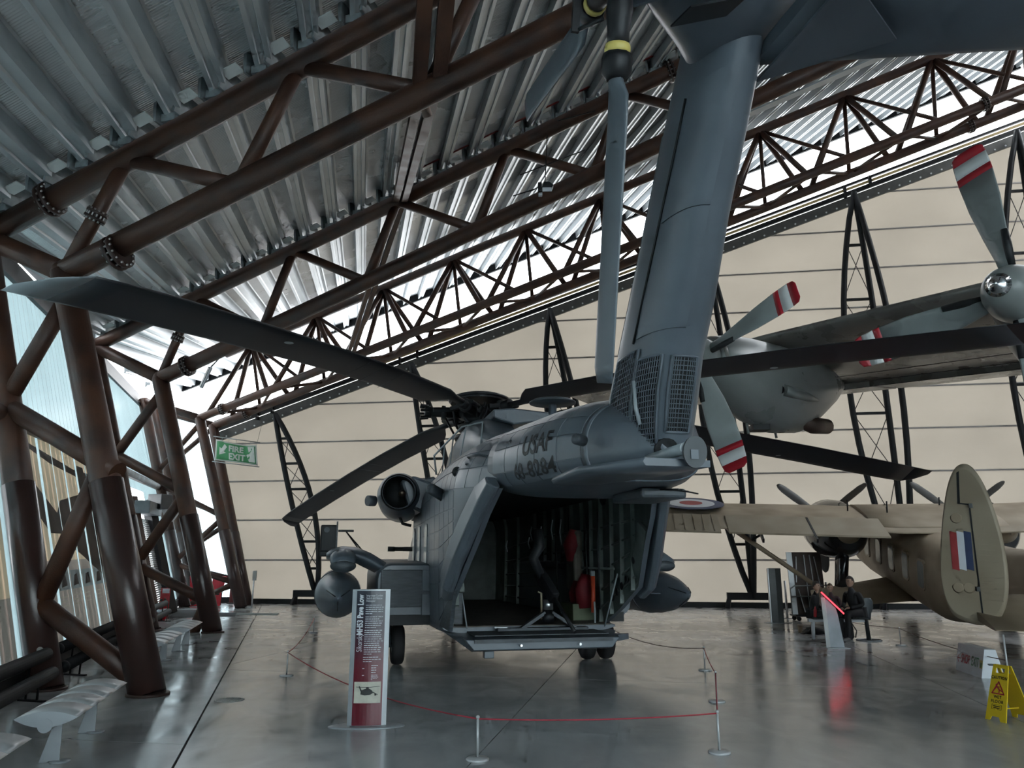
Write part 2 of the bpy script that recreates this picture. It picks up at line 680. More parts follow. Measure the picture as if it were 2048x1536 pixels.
TA = lambda u: P3(u, 26.85, 16.94 + 0.3146 * (u - 1.6))
TBa = lambda u: P3(u, 26.1, 10.9 + 0.311 * (u + 8.87))
TBb = lambda u: P3(u, 27.7, 10.9 + 0.311 * (u + 8.87) + 0.12)
for cc, base, uo in ((26.1, -17.75, -20.21), (27.7, -18.55, -20.95)):
    zt = 10.9 + 0.311 * (-20.33 + 8.87)
    for bot, top in (((base, 0), (-20.33 + (0 if cc < 27 else -0.55), zt)), ((uo, 0), (uo - 2.95, 8.25))):
        pb, pt = P3(bot[0], cc, bot[1]), P3(top[0], cc, top[1])
        cobj = tb3('column', pb, pt, 0.20, n=20)
        d = (pt - pb).normalized()
        MB().lathe([(0.215, 0), (0.215, 2.85 / d.z)], pb, d, 20).obj('sleeve', M_SLEEVE, cobj)
    tb3('knee_link', P3(uo - 2.95, cc, 8.2), P3(-20.33 + (0 if cc < 27 else -0.55), cc, zt), 0.15)
    ks = [((-20.2, 7.2), (uo - 1.9, 5.2)), ((uo - 1.7, 4.7), (-18.9, 3.4)), ((-18.9, 3.3), (uo - 0.6, 1.75)), ((uo - 0.6, 1.6), (-18.1, 0.9)), ((-18.1, 0.9), (uo + 0.3, 0.15))]
    for (a, b) in ks:
        tb3('column_brace', P3(a[0] - (0 if cc < 27 else 0.7), cc, a[1]), P3(b[0] - (0 if cc < 27 else 0.7), cc, b[1]), 0.10)
tb3('top_chord', TA(-19.9), TA(24), 0.17, n=16)
tb3('bottom_chord', TBa(-20.33), TBa(24), 0.165, n=16)
tb3('bottom_chord', TBb(-20.88), TBb(24), 0.165, n=16)
k = 0
u = -19.6
while u < 22:
    for tb_, ub in ((TBa, u), (TBb, u)):
        tb3('web_brace', TA(u + 0.9), tb_(u - 0.4), 0.10)
        tb3('web_brace', TA(u + 0.9), tb_(u + 2.3), 0.10)
    tb3('web_brace', TA(u + 0.9), TBb(u + 0.95), 0.07)
    tb3('web_brace', TA(u + 0.9), TBa(u + 3.7), 0.07)
    tb3('cross_brace', TBa(u - 0.4), TBb(u + 1.0), 0.06)
    tb3('cross_brace', TBb(u + 1.0), TBa(u + 2.5), 0.06)
    u += 2.95
for uu in (-19.3, 9.0):
    for f_ in (TBa, TBb):
        b, bo = MB(), MB()
        flange(b, bo, f_(uu), UF + Vector((0, 0, 0.31)), 0.165)
        o = b.obj('flange', M_FLANGE, t3)
        bo.obj('bolt_ring', M_BOLT, o)

# raking roof braces that run from frame to frame
br = thing('raking_brace', 'dark channel brace raking from the near frame up across the roof', 'brace', loc=at(858, 176, 10.2), group='raking roof braces')
ob = Vector(br.location)
pA = FR(*[fpx(858, 170, 9.2)[0], 9.2, fpx(858, 170, 9.2)[1]])
pB = FR(fpx(800, 400, 17.2)[0], 17.2, fpx(800, 400, 17.2)[1])
pC = FR(fpx(700, 712, 26.1)[0], 26.1, fpx(700, 712, 26.1)[1])
p0 = pA + Vector((0.55, -3.2, 1.4))
u_, z_ = fpx(858, 170, 9.2)
for a, b, w in ((p0, pA, 0.26), (pA, pB, 0.2), (pB, pC, 0.17)):
    a, b = a - ob, b - ob
    MB().bar(a + Vector((-w * 0.55, 0, 0)), b + Vector((-w * 0.55, 0, 0)), w * 0.8, w).obj('channel', M_RUST, br, 0.01)
    MB().bar(a + Vector((w * 0.55, 0, 0)), b + Vector((w * 0.55, 0, 0)), w * 0.8, w).obj('channel', M_RUST, br, 0.01)
dk = MB().path([at(846, 195, 10.4), at(850, 215, 10.5), at(855, 232, 10.6)], 0.075, 14).obj('pipe_elbow', mat('bare_copper_brown', (0.32, 0.24, 0.20), 0.5, 0.2))
tag(dk, 'short pale brown pipe stub under the bottom chord', 'pipe')

# ------------------------------------------------------------------ roof: corrugated decks between galvanised purlins
ceil = thing('ceiling', 'silver corrugated roof deck carried on galvanised purlins', 'ceiling', kind='structure')
SP = 0.79
U1 = [-15.26 + SP * i for i in range(52)]
BAYS = [(-13.0, 1.2), (1.2, 9.2), (9.2, 17.2), (17.2, 26.85), (26.85, 33.3)]
PUR = 0.27
GAP = 0.24


def roof(u1, c, dz=0.0):
    return FR(purlin_u(u1, c), c, top_line(c, u1) + GAP + dz)


def c_start(u1):
    return 9.2 - (u1 + 12.1) / 0.169 if u1 < -12.1 else -99


PROF = [(-0.20, 0.0), (-0.155, 0.0), (-0.135, -PUR), (-0.06, -PUR), (-0.045, -PUR + 0.035), (0.045, -PUR + 0.035), (0.06, -PUR), (0.135, -PUR), (0.155, 0.0), (0.20, 0.0)]
for i, u1 in enumerate(U1):
    cs = c_start(u1)
    for bi, (c0, c1) in enumerate(BAYS):
        if bi == 0 and u1 < -6:
            pass
        a = max(c0, cs)
        if a > c1 - 0.5:
            continue
        rings = []
        for c in (a, c1):
            o = roof(u1, c, PUR)
            rings.append([o + UF * p[0] + Vector((0, 0, p[1] + 0.36 * p[0])) for p in PROF])
        MB().loft(rings, closed=False, caps=False, smooth=False).obj('purlin', M_GALV, ceil)
    # brackets and pale closer strips over the two frames in view
    for c in (9.2, 17.2):
        if c < cs:
            continue
        o = roof(u1, c, 0)
        b = MB()
        for sgn in (-1, 1):
            oo = o + UF * (0.165 * sgn) + Vector((0, 0, 0.06 * sgn))
            b.prism([(-0.02, -0.14), (0.02 * sgn + 0.0, -0.14), (0.05 * sgn, 0.05), (0.05 * sgn, 0.26), (0.0, 0.26)] if sgn > 0 else [(0.02, -0.14), (-0.02, -0.14), (-0.05, 0.05), (-0.05, 0.26), (0.0, 0.26)],
                    oo - NF * 0.24, UF, (0, 0, 1), NF * 0.48)
        b.box(o + Vector((0, 0, -0.10)), (0.26, 0.3, 0.13), Matrix.Rotation(-FA, 3, 'Z'))
        b.obj('bracket', M_BRKT, ceil)
        if i + 1 < len(U1):
            p0_ = o + UF * 0.26 + Vector((0, 0, 0.36 * 0.26 + 0.10))
            p1_ = roof(U1[i + 1], c) - UF * 0.26 + Vector((0, 0, -0.36 * 0.26 + 0.10))
            MB().bar(p0_ - NF * 0.25 - Vector((0, 0, 0.10)), p1_ - NF * 0.25 - Vector((0, 0, 0.10)), 0.22, 0.02, up=(0, 0, 1)).obj('closer_strip', M_CLOSER, ceil)
    # deck
    if i + 1 == len(U1):
        continue
    u2 = U1[i + 1]
    cs2 = max(c_start(u1), c_start(u2)) if u1 < -12.1 else -99
    for bi, (c0, c1) in enumerate(BAYS):
        a = max(c0, cs2)
        if a > c1 - 0.2:
            continue
        rings = []
        if bi == 0:
            cl = [(a, 0), (c1, 0)]
        else:
            per = 0.05 if bi < 3 else 0.09
            nper = max(2, int((c1 - a) / per))
            per = (c1 - a) / nper
            cl = []
            for q in range(nper):
                for fr_, h in ((0.0, 0.0), (0.2, 0.0), (0.5, 0.20 * per), (0.7, 0.20 * per)):
                    cl.append((a + (q + fr_) * per, h))
            cl.append((c1, 0))
        for c, h in cl:
            rings.append([roof(u1, c, PUR + 0.012 + h) + UF * 0.15 + Vector((0, 0, 0.054)), roof(u2, c, PUR + 0.012 + h) - UF * 0.15 - Vector((0, 0, 0.054))])
        MB().loft(rings, closed=False, caps=False, smooth=True).obj('deck_panel', M_DECK, ceil)
# weather skin over the deck
rings = []
for c in (-13.2, 1.2, 9.2, 17.2, 26.85, 33.4):
    rings.append([roof(max(-15.9, -12.4 + 0.169 * (9.2 - c)) if c < 9.3 else -12.3 - 0.169 * (c - 9.2), c, PUR + 0.30), roof(U1[-1] + 0.5, c, PUR + 0.30)])
MB().loft(rings, closed=False, caps=False).obj('roof_skin', M_CLAD, ceil)
# eaves fascia where the roof stops at the clerestory
MB().bar(roof(-15.2, 33.35, 0.2), roof(U1[-1], 33.35, 0.2), 0.12, 0.55).obj('eaves_fascia', M_BLACK, ceil)

# cable trays, red sprinkler line
tr = MB()
a_, b_ = [FR(u, 24.2, top_line(24.2, u + 7.5) - 0.02) for u in (-14.0, 24.0)]
tr.bar(a_, b_, 0.30, 0.06)
tag(tr.obj('cable_tray', M_GALV), 'long pale cable tray hung below the far roof edge', 'cable tray')
sp = MB().tube(FR(-7.4, 16.9, top_line(17.2, -3.4) + 0.42), FR(14.0, 16.9, top_line(17.2, 18.0) + 0.42), 0.022, n=8)
tag(sp.obj('sprinkler_pipe', mat('red_pipe_paint', (0.22, 0.02, 0.02), 0.4)), 'thin red sprinkler pipe above the middle roof frame', 'pipe')

# ------------------------------------------------------------------ left wall: translucent polycarbonate leaning outwards
wl = thing('wall_left', 'cyan translucent polycarbonate wall leaning outwards', 'wall', kind='structure')


def wall_pt(c, h, off=0.0):
    """h: 0 at the floor, 1 at the eaves; off: metres into the hall"""
    ub, (ut, zt) = wall_base(c), wall_top(c)
    return FR(lerp(ub, ut, h) + off, c, zt * h)


PW = 0.30
c = -12.0
while c < 28.0:
    if not (20.25 < c < 23.0):
        b = MB()
        q = [wall_pt(c + 0.012, 0.035), wall_pt(c + PW - 0.012, 0.035), wall_pt(c + PW - 0.012, 0.985), wall_pt(c + 0.012, 0.985)]
        b.loft([q, [p - UF * 0.016 for p in q]], smooth=False)
        b.obj('polycarbonate_panel', M_POLY, wl)
    else:
        b = MB()
        q = [wall_pt(c + 0.012, 0.50), wall_pt(c + PW - 0.012, 0.50), wall_pt(c + PW - 0.012, 0.985), wall_pt(c + 0.012, 0.985)]
        b.loft([q, [p - UF * 0.016 for p in q]], smooth=False)
        b.obj('polycarbonate_panel', M_POLY, wl)
    c += PW
MB().bar(wall_pt(-12, 0.992, 0.05), wall_pt(28, 0.992, 0.05), 0.22, 0.28).obj('eaves_gutter', M_BLACK, wl)
MB().bar(wall_pt(-12, 0.955, 0.16), wall_pt(28, 0.955, 0.16), 0.10, 0.12).obj('eaves_rail', M_BLACK, wl)
MB().bar(wall_pt(-12, 0.02, 0.02), wall_pt(28, 0.02, 0.02), 0.12, 0.26).obj('base_rail', M_BLACK, wl)
MB().tube(wall_pt(-12, 0.545, 0.22), wall_pt(26.1, 0.545, 0.22), 0.13, n=18).obj('wall_girt', M_RUST, wl)
for cc in (-4.0, 1.2, 9.2, 17.2, 26.1):
    MB().bar(wall_pt(cc, 0.0, -0.08), wall_pt(cc, 0.99, -0.08), 0.06, 0.08, up=(0, 1, 0)).obj('wall_post', M_BLACK, wl)

# clear end glazing between the left wall and the fabric wall
we = thing('wall_end', 'bright clear end glazing between the leaning wall and the fabric wall', 'wall', kind='structure')
e0, e1 = wall_pt(28.0, 0.0), on_floor(497, 1205)
f0, f1 = wall_pt(28.0, 1.0), at(432, 866, 33.2)
for k in range(9):
    ta, tb_ = k / 9 + 0.004, (k + 1) / 9 - 0.004
    q = [e0.lerp(e1, ta), e0.lerp(e1, tb_), f0.lerp(f1, tb_), f0.lerp(f1, ta)]
    MB().loft([q, [p + NF * 0.016 for p in q]], smooth=False).obj('glazing_panel', M_POLYW, we)
MB().bar(e0 + Vector((0, 0, 0.12)), e1 + Vector((0, 0, 0.12)), 0.1, 0.24).obj('base_rail', M_BLACK, we)

# ------------------------------------------------------------------ far wall: tensioned cream fabric with horizontal seams
wf = thing('wall_far', 'cream translucent fabric wall with grey horizontal seams', 'wall', kind='structure')
W0, W1 = Vector((-10.81, 32.96, 0)), Vector((17.52, 28.73, 0))
WD = (W1 - W0).normalized()
WN = Vector((-WD.y, WD.x, 0))
if WN.y < 0:
    WN = -WN


def on_wall(x, y, off=0.0):
    return on_plane(x, y, W0 - WN * off, WN)


def wq(p):
    d = p - W0
    return d.dot(WD), p.z


tl, tr_ = wq(on_wall(430, 868)), wq(on_wall(2048, 264))
bl = wq(on_wall(497, 1206))
slope = (tr_[1] - tl[1]) / (tr_[0] - tl[0])
UR = 46.0
outline = [(bl[0], 0.05), (UR, 0.05), (UR, tl[1] + slope * (UR - tl[0])), (tl[0], tl[1])]
seams = [1.75 + 1.64 * k for k in range(-1, 18)]
zs_ = [0.05] + seams[1:] + [60]
for z0, z1 in zip(zs_, zs_[1:]):
    q = clip(clip(outline, (0, z0 + 0.012), (0, 1)), (0, z1 - 0.012), (0, -1))
    if len(q) < 3:
        continue
    # each panel billows a little between its seams
    MB().prism(q, W0, WD, (0, 0, 1), WN * 0.01).obj('fabric_panel', M_FABRIC, wf)
    MB()
    xs = [p[0] for p in q if abs(p[1] - (z1 - 0.012)) < 0.001]
    if len(xs) > 1:
        MB().bar(W0 + WD * min(xs) + Vector((0, 0, z1)), W0 + WD * max(xs) + Vector((0, 0, z1)), 0.05, 0.055).obj('seam_batten', M_SEAM, wf)


def wp(u, z, off):
    return W0 + WD * u + Vector((0, 0, z)) - WN * off


MB().bar(wp(bl[0], 0.10, 0.06), wp(UR, 0.10, 0.06), 0.10, 0.20).obj('base_rail', M_BLACK, wf)
MB().bar(wp(tl[0], tl[1] - 0.22, 0.08), wp(UR, outline[2][1] - 0.22, 0.08), 0.10, 0.40).obj('head_rail', mat('head_rail_grey', (0.085, 0.085, 0.08), 0.5, 0.2), wf)
MB().bar(wp(tl[0], tl[1] + 0.12, 0.12), wp(UR, outline[2][1] + 0.12, 0.12), 0.12, 0.18).obj('cornice_rail', M_BLACK, wf)
MB().bar(wp(tl[0], tl[1] + 0.31, 0.16), wp(UR, outline[2][1] + 0.31, 0.16), 0.08, 0.10).obj('cable_strip', M_YELLOW, wf)
MB().bar(wp(tl[0], tl[1] + 0.50, 0.1), wp(UR, outline[2][1] + 0.50, 0.1), 0.12, 0.10).obj('top_tube', M_BLACK, wf)
MB().bar(wp(bl[0], 0.05, 0.08), wp(tl[0], tl[1], 0.08), 0.16, 0.10, up=WN).obj('edge_post', M_BLACK, wf)
MB().bar(wp(bl[0] - 0.28, 0.05, 0.15), wp(tl[0] - 0.30, tl[1], 0.15), 0.05, 0.06, up=WN).obj('edge_rail', M_RAIL, wf)
nst = int((UR - tl[0]) / 0.42)
dots = MB()
for k in range(nst):
    uu = tl[0] + 0.2 + 0.42 * k
    p = wp(uu, tl[1] + slope * (uu - tl[0]) - 0.34, 0.135)
    dots.tube(p + WN * 0.03, p - WN * 0.02, 0.035, n=8)
o = dots.obj('eyelet_row', M_WHITE, wf)
o['kind'] = 'stuff'
# clamps that hold the head rail to the truss
for xpx, ypx in ((515, 828), (545, 816), (800, 718), (835, 705), (1690, 385), (1740, 363)):
    p = on_wall(xpx, ypx, 0.2)
    MB().box(p, (0.10, 0.16, 0.5), Matrix.Rotation(-R(8.5), 3, 'Z')).obj('rail_clamp', M_BLACK, wf)

# bow trusses in front of the fabric


def bow_truss(pt, pb, depth, triple, label, foot=True):
    top, bot = on_wall(*pt, 0.55), on_wall(*pb, 0.55)
    t = thing('bow_truss', label, 'truss', loc=(bot.x, bot.y, 0), group='black bow trusses along the fabric wall')
    o = Vector(t.location)
    top, bot = top - o, bot - o
    bot.z = 0.35
    L = (top - bot).length
    ax = (top - bot).normalized()
    side = WD if not triple else -WD
    N = 14
    bow = []
    strt = []
    for k in range(N + 1):
        s = k / N
        e = math.sin(math.pi * min(1, max(0, s))) ** 0.85
        bow.append(bot.lerp(top, s) + side * (depth * e))
        strt.append(bot.lerp(top, s) - side * (0.15 * e))
    MB().path(strt, 0.11, 12).obj('chord', M_BLACK, t)
    MB().path(bow, 0.11, 12).obj('chord', M_BLACK, t)
    if triple:
        third = [strt[k] - WN * (0.65 * math.sin(math.pi * k / N)) - side * 0.35 * math.sin(math.pi * k / N) for k in range(N + 1)]
        MB().path(third, 0.11, 12).obj('chord', M_BLACK, t)
    for k in range(2, N - 1, 2):
        MB().bar(strt[k], bow[k], 0.08, 0.10).obj('spreader', M_BLACK, t)
        if k + 2 < N:
            MB().tube(strt[k], bow[k + 2], 0.016, n=6).obj('tie_rod', M_CABLE, t)
            MB().tube(bow[k], strt[k + 2], 0.016, n=6).obj('tie_rod', M_CABLE, t)
    if foot:
        b = MB()
        b.box((0, 0, 0.44), (1.9, 0.22, 0.26), Matrix.Rotation(-R(8.5), 3, 'Z'))
        for sgn in (-1, 1):
            p = WD * (0.86 * sgn)
            b.bar(p + Vector((0, 0, 0.42)), p * 1.1 - WN * 0.15, 0.14, 0.10)
            b.bar(p + Vector((0, 0, 0.42)), p * 1.1 + WN * 0.22, 0.14, 0.10)
        b.obj('foot_beam', M_BLACK, t, 0.01)
    return t


bow_truss((550, 828), (632, 1198), 0.75, False, 'leftmost black bow truss leaning against the cream fabric wall')
bow_truss((822, 726), (905, 1205), 0.75, False, 'black bow truss half hidden behind the helicopter engine')
bow_truss((1100, 618), (1195, 1208), 0.85, True, 'black bow truss behind the tail boom antenna disc')
bow_truss((1412, 500), (1508, 1212), 1.0, True, 'black bow truss just right of the tail pylon')
bow_truss((1708, 385), (1822, 1216), 1.15, True, 'tall black bow truss between the two aircraft at right')
bow_truss((2034, 262), (2150, 1220), 1.2, True, 'rightmost black bow truss cut by the picture edge')

# walls that close the hall outside the view
wb = thing('wall_back', 'unseen glazed wall behind the viewer, clear panels added for fill light, dark cladding above', 'wall', kind='structure')
for k in range(28):
    MB().box((-34 + 2.5 * k, -13.5, 6.0), (2.44, 0.03, 12.0)).obj('polycarbonate_panel', M_POLYB, wb)  # unseen tall clear panels, added to fill the hall with daylight from behind
MB().box((0, -13.5, 16), (70, 0.3, 8)).obj('cladding', M_CLAD, wb)
p0_, p1_ = FR(27.0, -14, 0), FR(27.0, 40, 0)
tag(MB().bar(p0_ + Vector((0, 0, 11)), p1_ + Vector((0, 0, 11)), 0.3, 22.2).obj('wall_right', M_CLAD), 'dark clad wall closing the hall on the right', 'wall', kind='structure')


# ------------------------------------------------------------------ the helicopter: local axes x forward, y left, z up; origin on the floor under the rotor head
M_HELI = mat('grey_helicopter_paint', (0.100, 0.120, 0.142), 0.36, 0.0, var=0.13, scale=1.6, rvar=0.06, bump=0.02, bscale=25, detail=7)
M_HPANEL = mat('grey_skin_panel', (0.106, 0.127, 0.150), 0.34, 0.0, var=0.12, scale=1.3, rvar=0.06, bump=0.02, bscale=25, detail=7)
M_HDARK = mat('dark_grey_panel', (0.055, 0.065, 0.075), 0.5, 0.0, var=0.3, scale=5, stretch=(1, 1, 6))
M_BLADE = mat('rotor_blade_black', (0.011, 0.013, 0.017), 0.45, 0.0, var=0.18, scale=1.5)
M_INK = mat('stencil_black', (0.016, 0.018, 0.020), 0.5, spec=0.3)
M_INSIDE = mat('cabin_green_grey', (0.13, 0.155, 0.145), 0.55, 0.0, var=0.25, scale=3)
M_QUILT = mat('cabin_quilt', (0.14, 0.13, 0.11), 0.8, var=0.3, scale=4)
M_RUBBER = mat('tyre_rubber', (0.014, 0.014, 0.015), 0.7)
M_HUB = mat('rotor_head_steel', (0.014, 0.015, 0.017), 0.5, 0.3, var=0.3, scale=8)
M_SILVER = mat('bare_metal', (0.55, 0.56, 0.57), 0.3, 0.9)
M_YEL = mat('yellow_band', (0.62, 0.50, 0.14), 0.45)
M_RED = mat('red_cloth', (0.16, 0.012, 0.016), 0.7, var=0.2)
M_ORANGE = mat('orange_red_paint', (0.55, 0.07, 0.03), 0.5)
M_LIGHTGREY = mat('pale_grey_paint', (0.30, 0.34, 0.36), 0.4, var=0.06)
M_WIN = mat('painted_window_glow', (0.75, 0.80, 0.80), 0.15, var=0.02)  # brightness of the slit windows is put into this pale pane colour
M_TANBOX = mat('olive_box', (0.09, 0.11, 0.06), 0.6, var=0.2)

YAW = R(90 + 12.7)
HEL = thing('helicopter', 'large dark grey military helicopter with open rear ramp and tall tail pylon', 'helicopter', loc=(-0.72, 16.5, 0), rot=(0, 0, YAW))

SHELL = [(6.6, (0.55, 1.0, 1.9)), (5.6, (0.95, 0.75, 2.6)), (3.0, (1.08, 0.70, 3.2)), (0.8, (1.22, 0.70, 3.55)), (0.2, (1.34, 0.70, 3.6)), (-3.0, (1.36, 0.70, 3.65)), (-4.2, (1.36, 0.76, 3.65)), (-5.0, (1.36, 1.05, 3.62)),
         (-5.75, (1.36, 1.38, 3.58)), (-6.4, (1.22, 1.98, 3.54)), (-7.1, (1.04, 2.60, 3.50))]


def skin(s, t, off=0.0):
    """t: 0 at the left lower edge, 0.5 on the spine, 1 at the right lower edge"""
    w, zl, zt = interp(SHELL, s)
    sgn = 1 if t <= 0.5 else -1
    q = t if t <= 0.5 else 1 - t
    q *= 2
    zs = max(zl + 0.01, zt - 1.02)
    f = 0.5
    if q < f:
        e = q / f
        y, z = w - 0.03 * (1 - e) ** 2 * (0 if zl > 2 else 1), lerp(zl, zs, e)
        ny, nz = 1, 0
    else:
        a = (q - f) / (1 - f) * math.pi / 2
        y, z = w * math.cos(a) ** 0.86, zs + (zt - zs) * math.sin(a) ** 0.86
        ny, nz = math.cos(a), math.sin(a)
    return Vector((s, sgn * (y + ny * off), z + nz * off))


# outer shell and lining
NT = 44
ss = [6.6, 6.2, 5.6, 4.5, 3.0, 1.8, 0.8, 0.5, 0.2, -1.0, -2.0, -3.0, -3.6, -4.2, -4.6, -5.0, -5.4, -5.75, -6.1, -6.4, -6.75, -7.1]
fus = MB().loft([[skin(s, k / NT) for k in range(NT + 1)] for s in ss], closed=False, caps=False).obj('fuselage', M_HELI, HEL)
MB().loft([[skin(s, k / NT, -0.07) for k in range(NT + 1)] for s in ss[4:]], closed=False, caps=False).obj('cabin_lining', M_INSIDE, HEL)
# edge web between shell and lining along the rear opening
for t0_, t1_ in ((0.0, None), (1.0, None)):
    rr = []
    for s in ss[10:]:
        rr.append([skin(s, t0_), skin(s, t0_, -0.07)])
    MB().loft(rr, closed=False, caps=False).obj('opening_frame', M_HELI, HEL)
# nose and belly
MB().ball((6.55, 0, 1.45), (0.5, 0.55, 0.45)).obj('nose_cone', M_HELI, HEL)
rings = []
for s, w, z0 in ((6.5, 0.5, 1.0), (5.6, 0.93, 0.74), (3.0, 1.06, 0.66), (0.2, 1.33, 0.62), (-3.0, 1.34, 0.62), (-4.2, 1.34, 0.64), (-4.6, 1.32, 0.68)):
    rings.append([Vector((s, y * w, z0 + 0.08 * abs(y) ** 6)) for y in (1, 0.9, 0.75, 0.4, 0, -0.4, -0.75, -0.9, -1)] + [Vector((s, y * w, 0.79)) for y in (-1, -0.5, 0, 0.5, 1)])
MB().loft(rings).obj('belly', M_HELI, HEL)
MB().box((-0.8, 0, 0.795), (7.6, 2.5, 0.02)).obj('cabin_floor', mat('cabin_floor_paint', (0.07, 0.062, 0.05), 0.7, var=0.3), HEL)
MB().box((3.0, 0, 1.9), (0.05, 2.0, 2.3)).obj('cabin_bulkhead', M_INSIDE, HEL)
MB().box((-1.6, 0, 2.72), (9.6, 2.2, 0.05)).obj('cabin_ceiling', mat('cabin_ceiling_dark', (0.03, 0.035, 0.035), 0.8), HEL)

# raised skin panels on the left side: real seams between them
random.seed(3)


def plate(fn, a0, a1, b0, b1, nb, name='skin_panel', m=M_HPANEL, h=0.006):
    na = 3
    top, base = [], []
    for i in range(na + 1):
        for j in range(nb + 1):
            a, b = lerp(a0, a1, i / na), lerp(b0, b1, j / nb)
            top.append(fn(a, b, h))
            base.append(fn(a, b, 0.0))
    mb = MB()
    n = nb + 1
    fs = [(i * n + j, i * n + j + 1, (i + 1) * n + j + 1, (i + 1) * n + j) for i in range(na) for j in range(nb)]
    mb.add(top, fs, True)
    rim = [j for j in range(n)] + [(i * n + nb) for i in range(1, na + 1)] + [na * n + j for j in range(nb - 1, -1, -1)] + [i * n for i in range(na - 1, 0, -1)]
    k = len(mb.v)
    mb.add([top[i] for i in rim] + [base[i] for i in rim], [(i, (i + 1) % len(rim), len(rim) + (i + 1) % len(rim), len(rim) + i) for i in range(len(rim))])
    return mb.obj(name, m, HEL)


SCUT = [0.1, -0.75, -1.5, -2.2, -2.9, -3.6, -4.2, -4.7, -5.2, -5.65]
TCUT = [0.012, 0.05, 0.085, 0.12, 0.155, 0.19, 0.225, 0.265, 0.305, 0.345, 0.385, 0.43, 0.47]
for i in range(len(SCUT) - 1):
    for j in range(len(TCUT) - 1):
        plate(skin, SCUT[i] - 0.010, SCUT[i + 1] + 0.010, TCUT[j] + 0.0018, TCUT[j + 1] - 0.0018, 2)
for i in range(3):
    for j in range(7, 12):
        s0 = -5.65 - 0.45 * i
        plate(skin, s0 - 0.010, s0 - 0.44, TCUT[j] + 0.0018, TCUT[j + 1] - 0.0018, 2)

# side windows seen edge-on
for s in (-2.45, -1.3, -0.25):
    z0 = 1.62
    poly = [(-0.16, 0.08), (-0.10, 0.0), (0.10, 0.0), (0.16, 0.08), (0.16, 0.66), (0.10, 0.74), (-0.10, 0.74), (-0.16, 0.66)]
    w = MB().prism([(p[0] * 1.15, p[1] * 1.04 - 0.02) for p in poly], (s, 1.352, z0), (1, 0, 0), (0, 0, 1), (0, 0.022, 0)).obj('window', M_HELI, HEL)
    MB().prism(poly, (s, 1.372, z0), (1, 0, 0), (0, 0, 1), (0, 0.006, 0)).obj('pane', M_WIN, w)

# tail boom
BOOM = [(-6.75, (1.10, 2.52, 3.52)), (-7.1, (1.055, 2.49, 3.505)), (-8.0, (0.95, 2.46, 3.46)), (-8.6, (0.82, 2.47, 3.42)), (-9.0, (0.68, 2.49, 3.36)), (-9.4, (0.50, 2.53, 3.25)), (-9.7, (0.34, 2.58, 3.15)), (-9.9, (0.12, 2.70, 2.95))]


def boom(s, t, off=0.0):
    w, zb, zt = interp(BOOM, s)
    a = math.pi * (2 * t - 0.5)          # t 0..1 all the way round, 0 at the bottom
    zc = zb + (zt - zb) * 0.40
    cx, sx = math.cos(a), math.sin(a)
    ex = 0.62 if sx < 0 else 0.9
    y = (w + off) * math.copysign(abs(cx) ** ex, cx)
    z = zc + ((zt - zc + off) if sx > 0 else (zc - zb + off)) * math.copysign(abs(sx) ** ex, sx)
    return Vector((s, y, z))


bs = [-6.75, -7.1, -7.5, -8.0, -8.3, -8.6, -8.8, -9.0, -9.2, -9.4, -9.55, -9.7, -9.8, -9.9]
MB().loft([[boom(s, k / 48) for k in range(48)] for s in bs]).obj('tail_boom', M_HELI, HEL)
BC = [-6.95, -7.4, -7.85, -8.3, -8.75, -9.12]
for i in range(len(BC) - 1):
    for a, b in ((0.155, 0.225), (0.225, 0.285), (0.285, 0.345), (0.345, 0.41)):
        plate(boom, BC[i] - 0.008, BC[i + 1] + 0.008, a + 0.002, b - 0.002, 3)
# joint band between boom and fuselage
MB().loft([[boom(s, k / 48, o_) for k in range(48)] for s, o_ in ((-9.14, 0.0), (-9.14, 0.012), (-9.20, 0.012), (-9.20, 0.0))], caps=False).obj('joint_band', M_HELI, HEL)

# side fairing strips along the rear opening


def fair(sgn):
    rings = []
    for s, y, z, wd in ((-5.45, 1.37, 1.27, 0.10), (-5.75, 1.385, 1.40, 0.34), (-6.1, 1.33, 1.72, 0.42), (-6.5, 1.23, 2.10, 0.42), (-6.9, 1.13, 2.46, 0.36), (-7.15, 1.06, 2.66, 0.14)):
        o = Vector((s, y * sgn, z))
        along = Vector((0.72, 0.0, 0.45)).normalized()
        out = Vector((0, sgn, 0.15))
        rings.append([o - along * 0.10 - out * 0.03, o - along * 0.14 + out * 0.05, o - along * 0.06 + out * 0.13, o + along * (wd * 0.92) + out * 0.12, o + along * (wd * 1.05) + out * 0.03, o + along * wd - out * 0.02])
    return MB().loft(rings, smooth=False).obj('opening_fairing', M_HELI, HEL, 0.025)


fair(1)
fair(-1)
MB().prism([(-4.35, 0.8), (-5.35, 0.8), (-5.72, 1.36), (-5.3, 1.22), (-4.9, 1.1)], (0, 1.30, 0), (1, 0, 0), (0, 0, 1), (0, 0.05, 0)).obj('ramp_side_web', M_HDARK, HEL)
# hoop frames, stringers of the cabin
for s in (-5.6, -5.15, -4.7, -4.2, -3.7, -3.2, -2.6, -2.0, -1.4, -0.8, 0.0, 1.0, 2.0):
    rr = [[skin(s, k / 44, -0.075), skin(s, k / 44, -0.14), skin(s - 0.045, k / 44, -0.14), skin(s - 0.045, k / 44, -0.075)] for k in range(0, 45)]
    MB().loft(rr, smooth=False).obj('hoop_frame', M_INSIDE, HEL)
for t in (0.80, 0.845, 0.89, 0.93, 0.965):
    MB().path([skin(s, t, -0.10) for s in (-5.7, -5.0, -4.2, -3.0, -1.0, 2.0)], 0.018, 6).obj('stringer', M_INSIDE, HEL)
